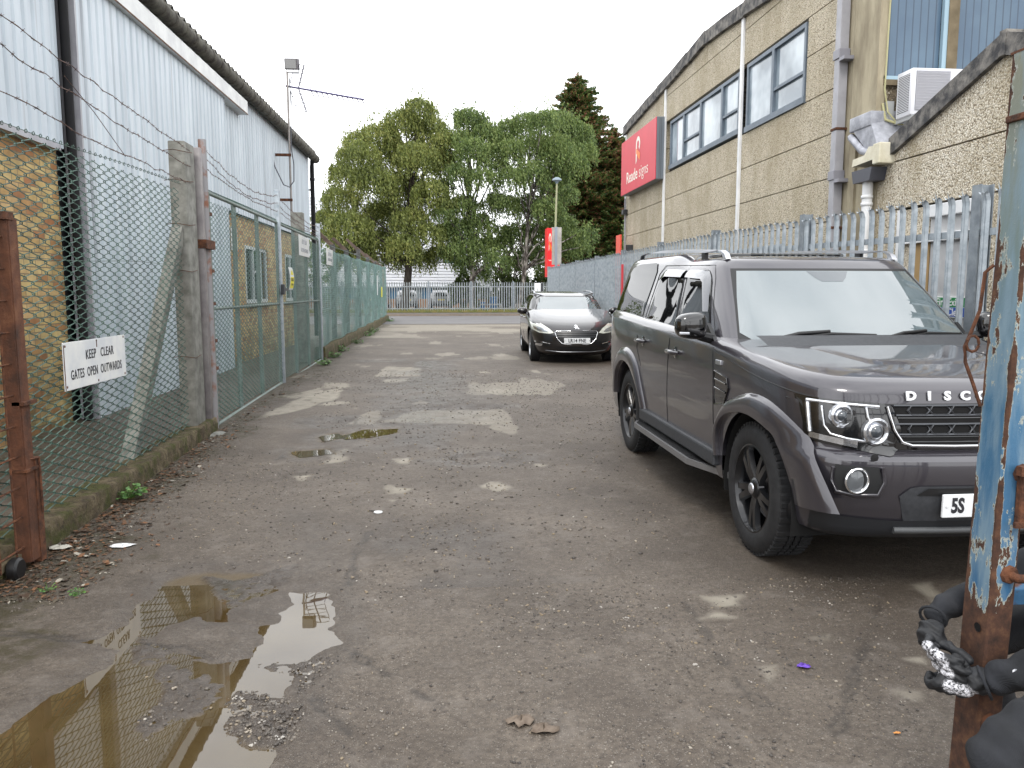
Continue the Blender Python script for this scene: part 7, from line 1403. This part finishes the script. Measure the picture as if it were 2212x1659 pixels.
# gloves: palm plus five separate bent fingers
GLV = Mat('black_glove'); GLV.set(Base_Color=GLV.ramp(GLV.noise(30, 4), [(.4, S(24, 25, 28)), (.7, S(40, 42, 46))]), Roughness=.55); GLV.bump(GLV.noise(120, 3), .3, .003)
KN = Mat('worn_knuckle_pad'); KN.set(Base_Color=KN.ramp(KN.noise(130, 5, .7), [(.40, S(60, 62, 68)), (.5, S(190, 192, 198)), (.65, S(236, 236, 240))]), Roughness=.5)
def nudge(o, f):                                              # push every vertex along its normal
    me = o.data; n = len(me.vertices); co = np.empty(n*3); me.vertices.foreach_get('co', co); no = np.empty(n*3); me.vertices.foreach_get('normal', no); co = co.reshape(-1, 3); no = no.reshape(-1, 3)
    co += no*f(co+np.array(o.parent.location if o.parent else (0, 0, 0)))[:, None]; me.vertices.foreach_set('co', co.ravel()); me.update()
def glove(name, wrist, palm, fingers, rad, kn, padsz=.017):
    V = [wrist, tuple(Vector(wrist).lerp(Vector(palm), .55)), palm]; g_ = skin(name, V, [(0, 1), (1, 2)], [.036, .039, (.043, .034)], GLV.m, pn, 3); parts = [g_]
    for f_ in fingers: n = len(f_); parts.append(skin('finger', list(f_), [(i, i+1) for i in range(n-1)], [rad*(1.22-.09*i) for i in range(n)], GLV.m, pn, 2))
    bm = bmesh.new()
    for p in parts: bm.from_mesh(p.data)
    me = bpy.data.meshes.new(name); bm.to_mesh(me); bm.free()
    for p in parts[1:]: bpy.data.objects.remove(p)
    g_.data = me; me.materials.append(GLV.m); md = g_.modifiers.new('r', 'REMESH'); md.mode = 'VOXEL'; md.voxel_size = .0026; sm = g_.modifiers.new('s', 'SMOOTH'); sm.iterations = 3
    dg = bpy.context.evaluated_depsgraph_get(); dg.update(); m2 = bpy.data.meshes.new_from_object(g_.evaluated_get(dg)); g_.modifiers.clear(); g_.data = m2; m2.materials.clear(); m2.materials.append(GLV.m); m2.shade_smooth()
    nudge(g_, lambda c: .0035*np.sin(c[:, 2]*150+3*np.sin(c[:, 0]*60)+c[:, 1]*70)*np.clip(fbm(c[:, 0]*1+c[:, 2], c[:, 1]-c[:, 2], 28, 3, 3)*2.2+.3, 0, 1)+.003*fbm(c[:, 0]+c[:, 1], c[:, 2], 60, 9, 3))
    n = len(m2.vertices); co = np.empty(n*3); m2.vertices.foreach_get('co', co); co = co.reshape(-1, 3)+np.array(pn.location); at = np.zeros(n)
    for c, nrm in kn: d = np.linalg.norm((co-np.array(c))*np.array([1, 1, .8]), axis=1); at = np.maximum(at, sst((padsz-d)/.008+.5))
    a = m2.attributes.new('pad', 'FLOAT', 'POINT'); a.data.foreach_set('value', at.astype(np.float32)); return g_
pad = GLV.math('MULTIPLY', GLV.attr('pad'), GLV.mr(GLV.noise(150, 6, .75), .43, .56))
GLV.set(Base_Color=GLV.mix(pad, GLV.ramp(GLV.noise(30, 4), [(.4, S(20, 21, 24)), (.7, S(36, 38, 42))]), S(226, 226, 232)), Roughness=.62)
nudge(bodyp, lambda c: .008*(fbm(c[:, 0]*1.2+c[:, 2]*2.0, c[:, 1]*1.2-c[:, 2]*1.2, 9, 21, 3))+.004*np.sin(c[:, 0]*46+c[:, 2]*70+5*fbm(c[:, 0], c[:, 2], 8, 2, 2))*np.clip(fbm(c[:, 0], c[:, 1]+c[:, 2], 6, 31, 2)*3+.3, 0, 1))
# hand from the arm behind the post: comes round the left side and closes its fingers over the other wrist
fg = []; kn = []
for k in range(4):
    z0 = .592-.0235*k; ln = (1, 1.1, 1.03, .85)[k]; y0 = 1.958-.006*k; x0 = 1.338+.012*k
    fg.append([(x0+.018, y0+.018, z0+.006), (x0-.012, y0-.012, z0-.004), (x0-.004, y0-.050*ln, z0-.012), (x0+.026, y0-.078*ln, z0-.018), (x0+.052*ln, y0-.080*ln, z0-.022)]); kn.append(((x0-.020, y0-.020, z0+.002), (-.85, -.45, .25)))
    kn.append(((x0-.012, y0-.056*ln, z0-.008), (-.8, -.6, .1)))
fg.append([(1.372, 1.985, .575), (1.392, 1.955, .580), (1.412, 1.915, .572), (1.420, 1.885, .560)])
glove('glove', (1.392, 2.03, .622), (1.362, 1.975, .566), fg, .0138, kn[0::2]+kn[1:6:2])
# hand of the arm in front: fist tucked under, knuckles downwards left
fg = []; kn = []
for k in range(4):
    x0 = 1.412-.020*k; y0 = 1.875+.013*k; z0 = .512+.002*k; ln = (1, 1.08, 1, .85)[k]
    fg.append([(x0+.012, y0-.004, z0+.006), (x0-.014, y0-.012, z0-.018), (x0-.026*ln, y0+.014, z0-.034), (x0-.014, y0+.044*ln, z0-.030), (x0+.006, y0+.055*ln, z0-.014)]); kn.append(((x0-.018, y0-.022, z0-.014), (-.5, -.75, -.2)))
fg.append([(1.415, 1.89, .54), (1.398, 1.905, .562), (1.378, 1.918, .572)])
glove('glove', (1.445, 1.838, .538), (1.402, 1.882, .516), fg, .0138, kn[:3])
b = MB(); b.lathe([(.010, 0), (.010, .002), (.004, .003), (0, .003)], 12, frame((1.464, 1.786, .583), (1, 0, .3), (-.3, .3, 1))); b.build('sleeve_badge', KN.m, pn)
b = MB()
for c, r0, dr in (((1.398, 2.034, .628), .034, (.6, .5, .3)), ((1.425, 1.849, .525), .041, (1, -.5, .5))):
    d = Vector(dr).normalized(); u = d.cross(Vector((0, 0, 1))).normalized(); v = d.cross(u)
    for e_ in (.004,): b.tube([Vector(c)+d*e_+u*(r0*math.cos(a))+v*(r0*math.sin(a)) for a in np.linspace(0, 5.9, 16)], .0045, 6, closed=True)
b.build('sleeve_cuff', twl.m, pn, smooth=180)
for (x, y) in ((1.52, 1.39), (1.78, 2.17)):
    b = MB(); bm = bmesh.new(); bmesh.ops.create_uvsphere(bm, u_segments=16, v_segments=10, radius=1)
    for v in bm.verts: v.co.z = max(v.co.z, -.55)
    b.bm(bm, Matrix.Translation((x, y, .045)) @ Matrix.Diagonal((.15, .055, .075, 1))); b.build('boot', BLACK, pn, smooth=60)
# ================= tidy: pieces of the same part that stand apart become parts of their own =================
SPLIT = set('cover_strip wall_cladding brick_wall edge_trim stiffener bracket hinge_lug rusty_fixing socket rusty_strap rear_light roof_coping wall_panel junction_box lock_box pier concrete_band bottom_rail side_panel sleeve_cuff top_band leaf_cluster'.split())
def split_loose(o):
    me = o.data; n = len(me.vertices); par = list(range(n))
    def fd(a):
        while par[a] != a: par[a] = par[par[a]]; a = par[a]
        return a
    for e_ in me.edges:
        a, b_ = fd(e_.vertices[0]), fd(e_.vertices[1])
        if a != b_: par[a] = b_
    g = {}
    for p in me.polygons: g.setdefault(fd(p.vertices[0]), []).append(p.index)
    if not 2 <= len(g) <= 60: return
    gs = list(g.values())
    for k, fl in enumerate(gs):
        bm = bmesh.new(); bm.from_mesh(me); bm.faces.ensure_lookup_table(); keep = set(fl); bmesh.ops.delete(bm, geom=[f_ for f_ in bm.faces if f_.index not in keep], context='FACES'); m2 = bpy.data.meshes.new(me.name); bm.to_mesh(m2); bm.free()
        for m_ in me.materials: m2.materials.append(m_)
        if k == 0: first = m2
        else:
            c = bpy.data.objects.new(o.name.split('.')[0], m2); COL.objects.link(c); c.parent = o.parent; c.location = o.location
            for q in ('label', 'kind', 'group'):
                if q in o: c[q] = o[q]
    o.data = first
for o in list(SC.objects):
    if o.type == 'MESH' and o.parent is not None and o.name.split('.')[0] in SPLIT: split_loose(o)
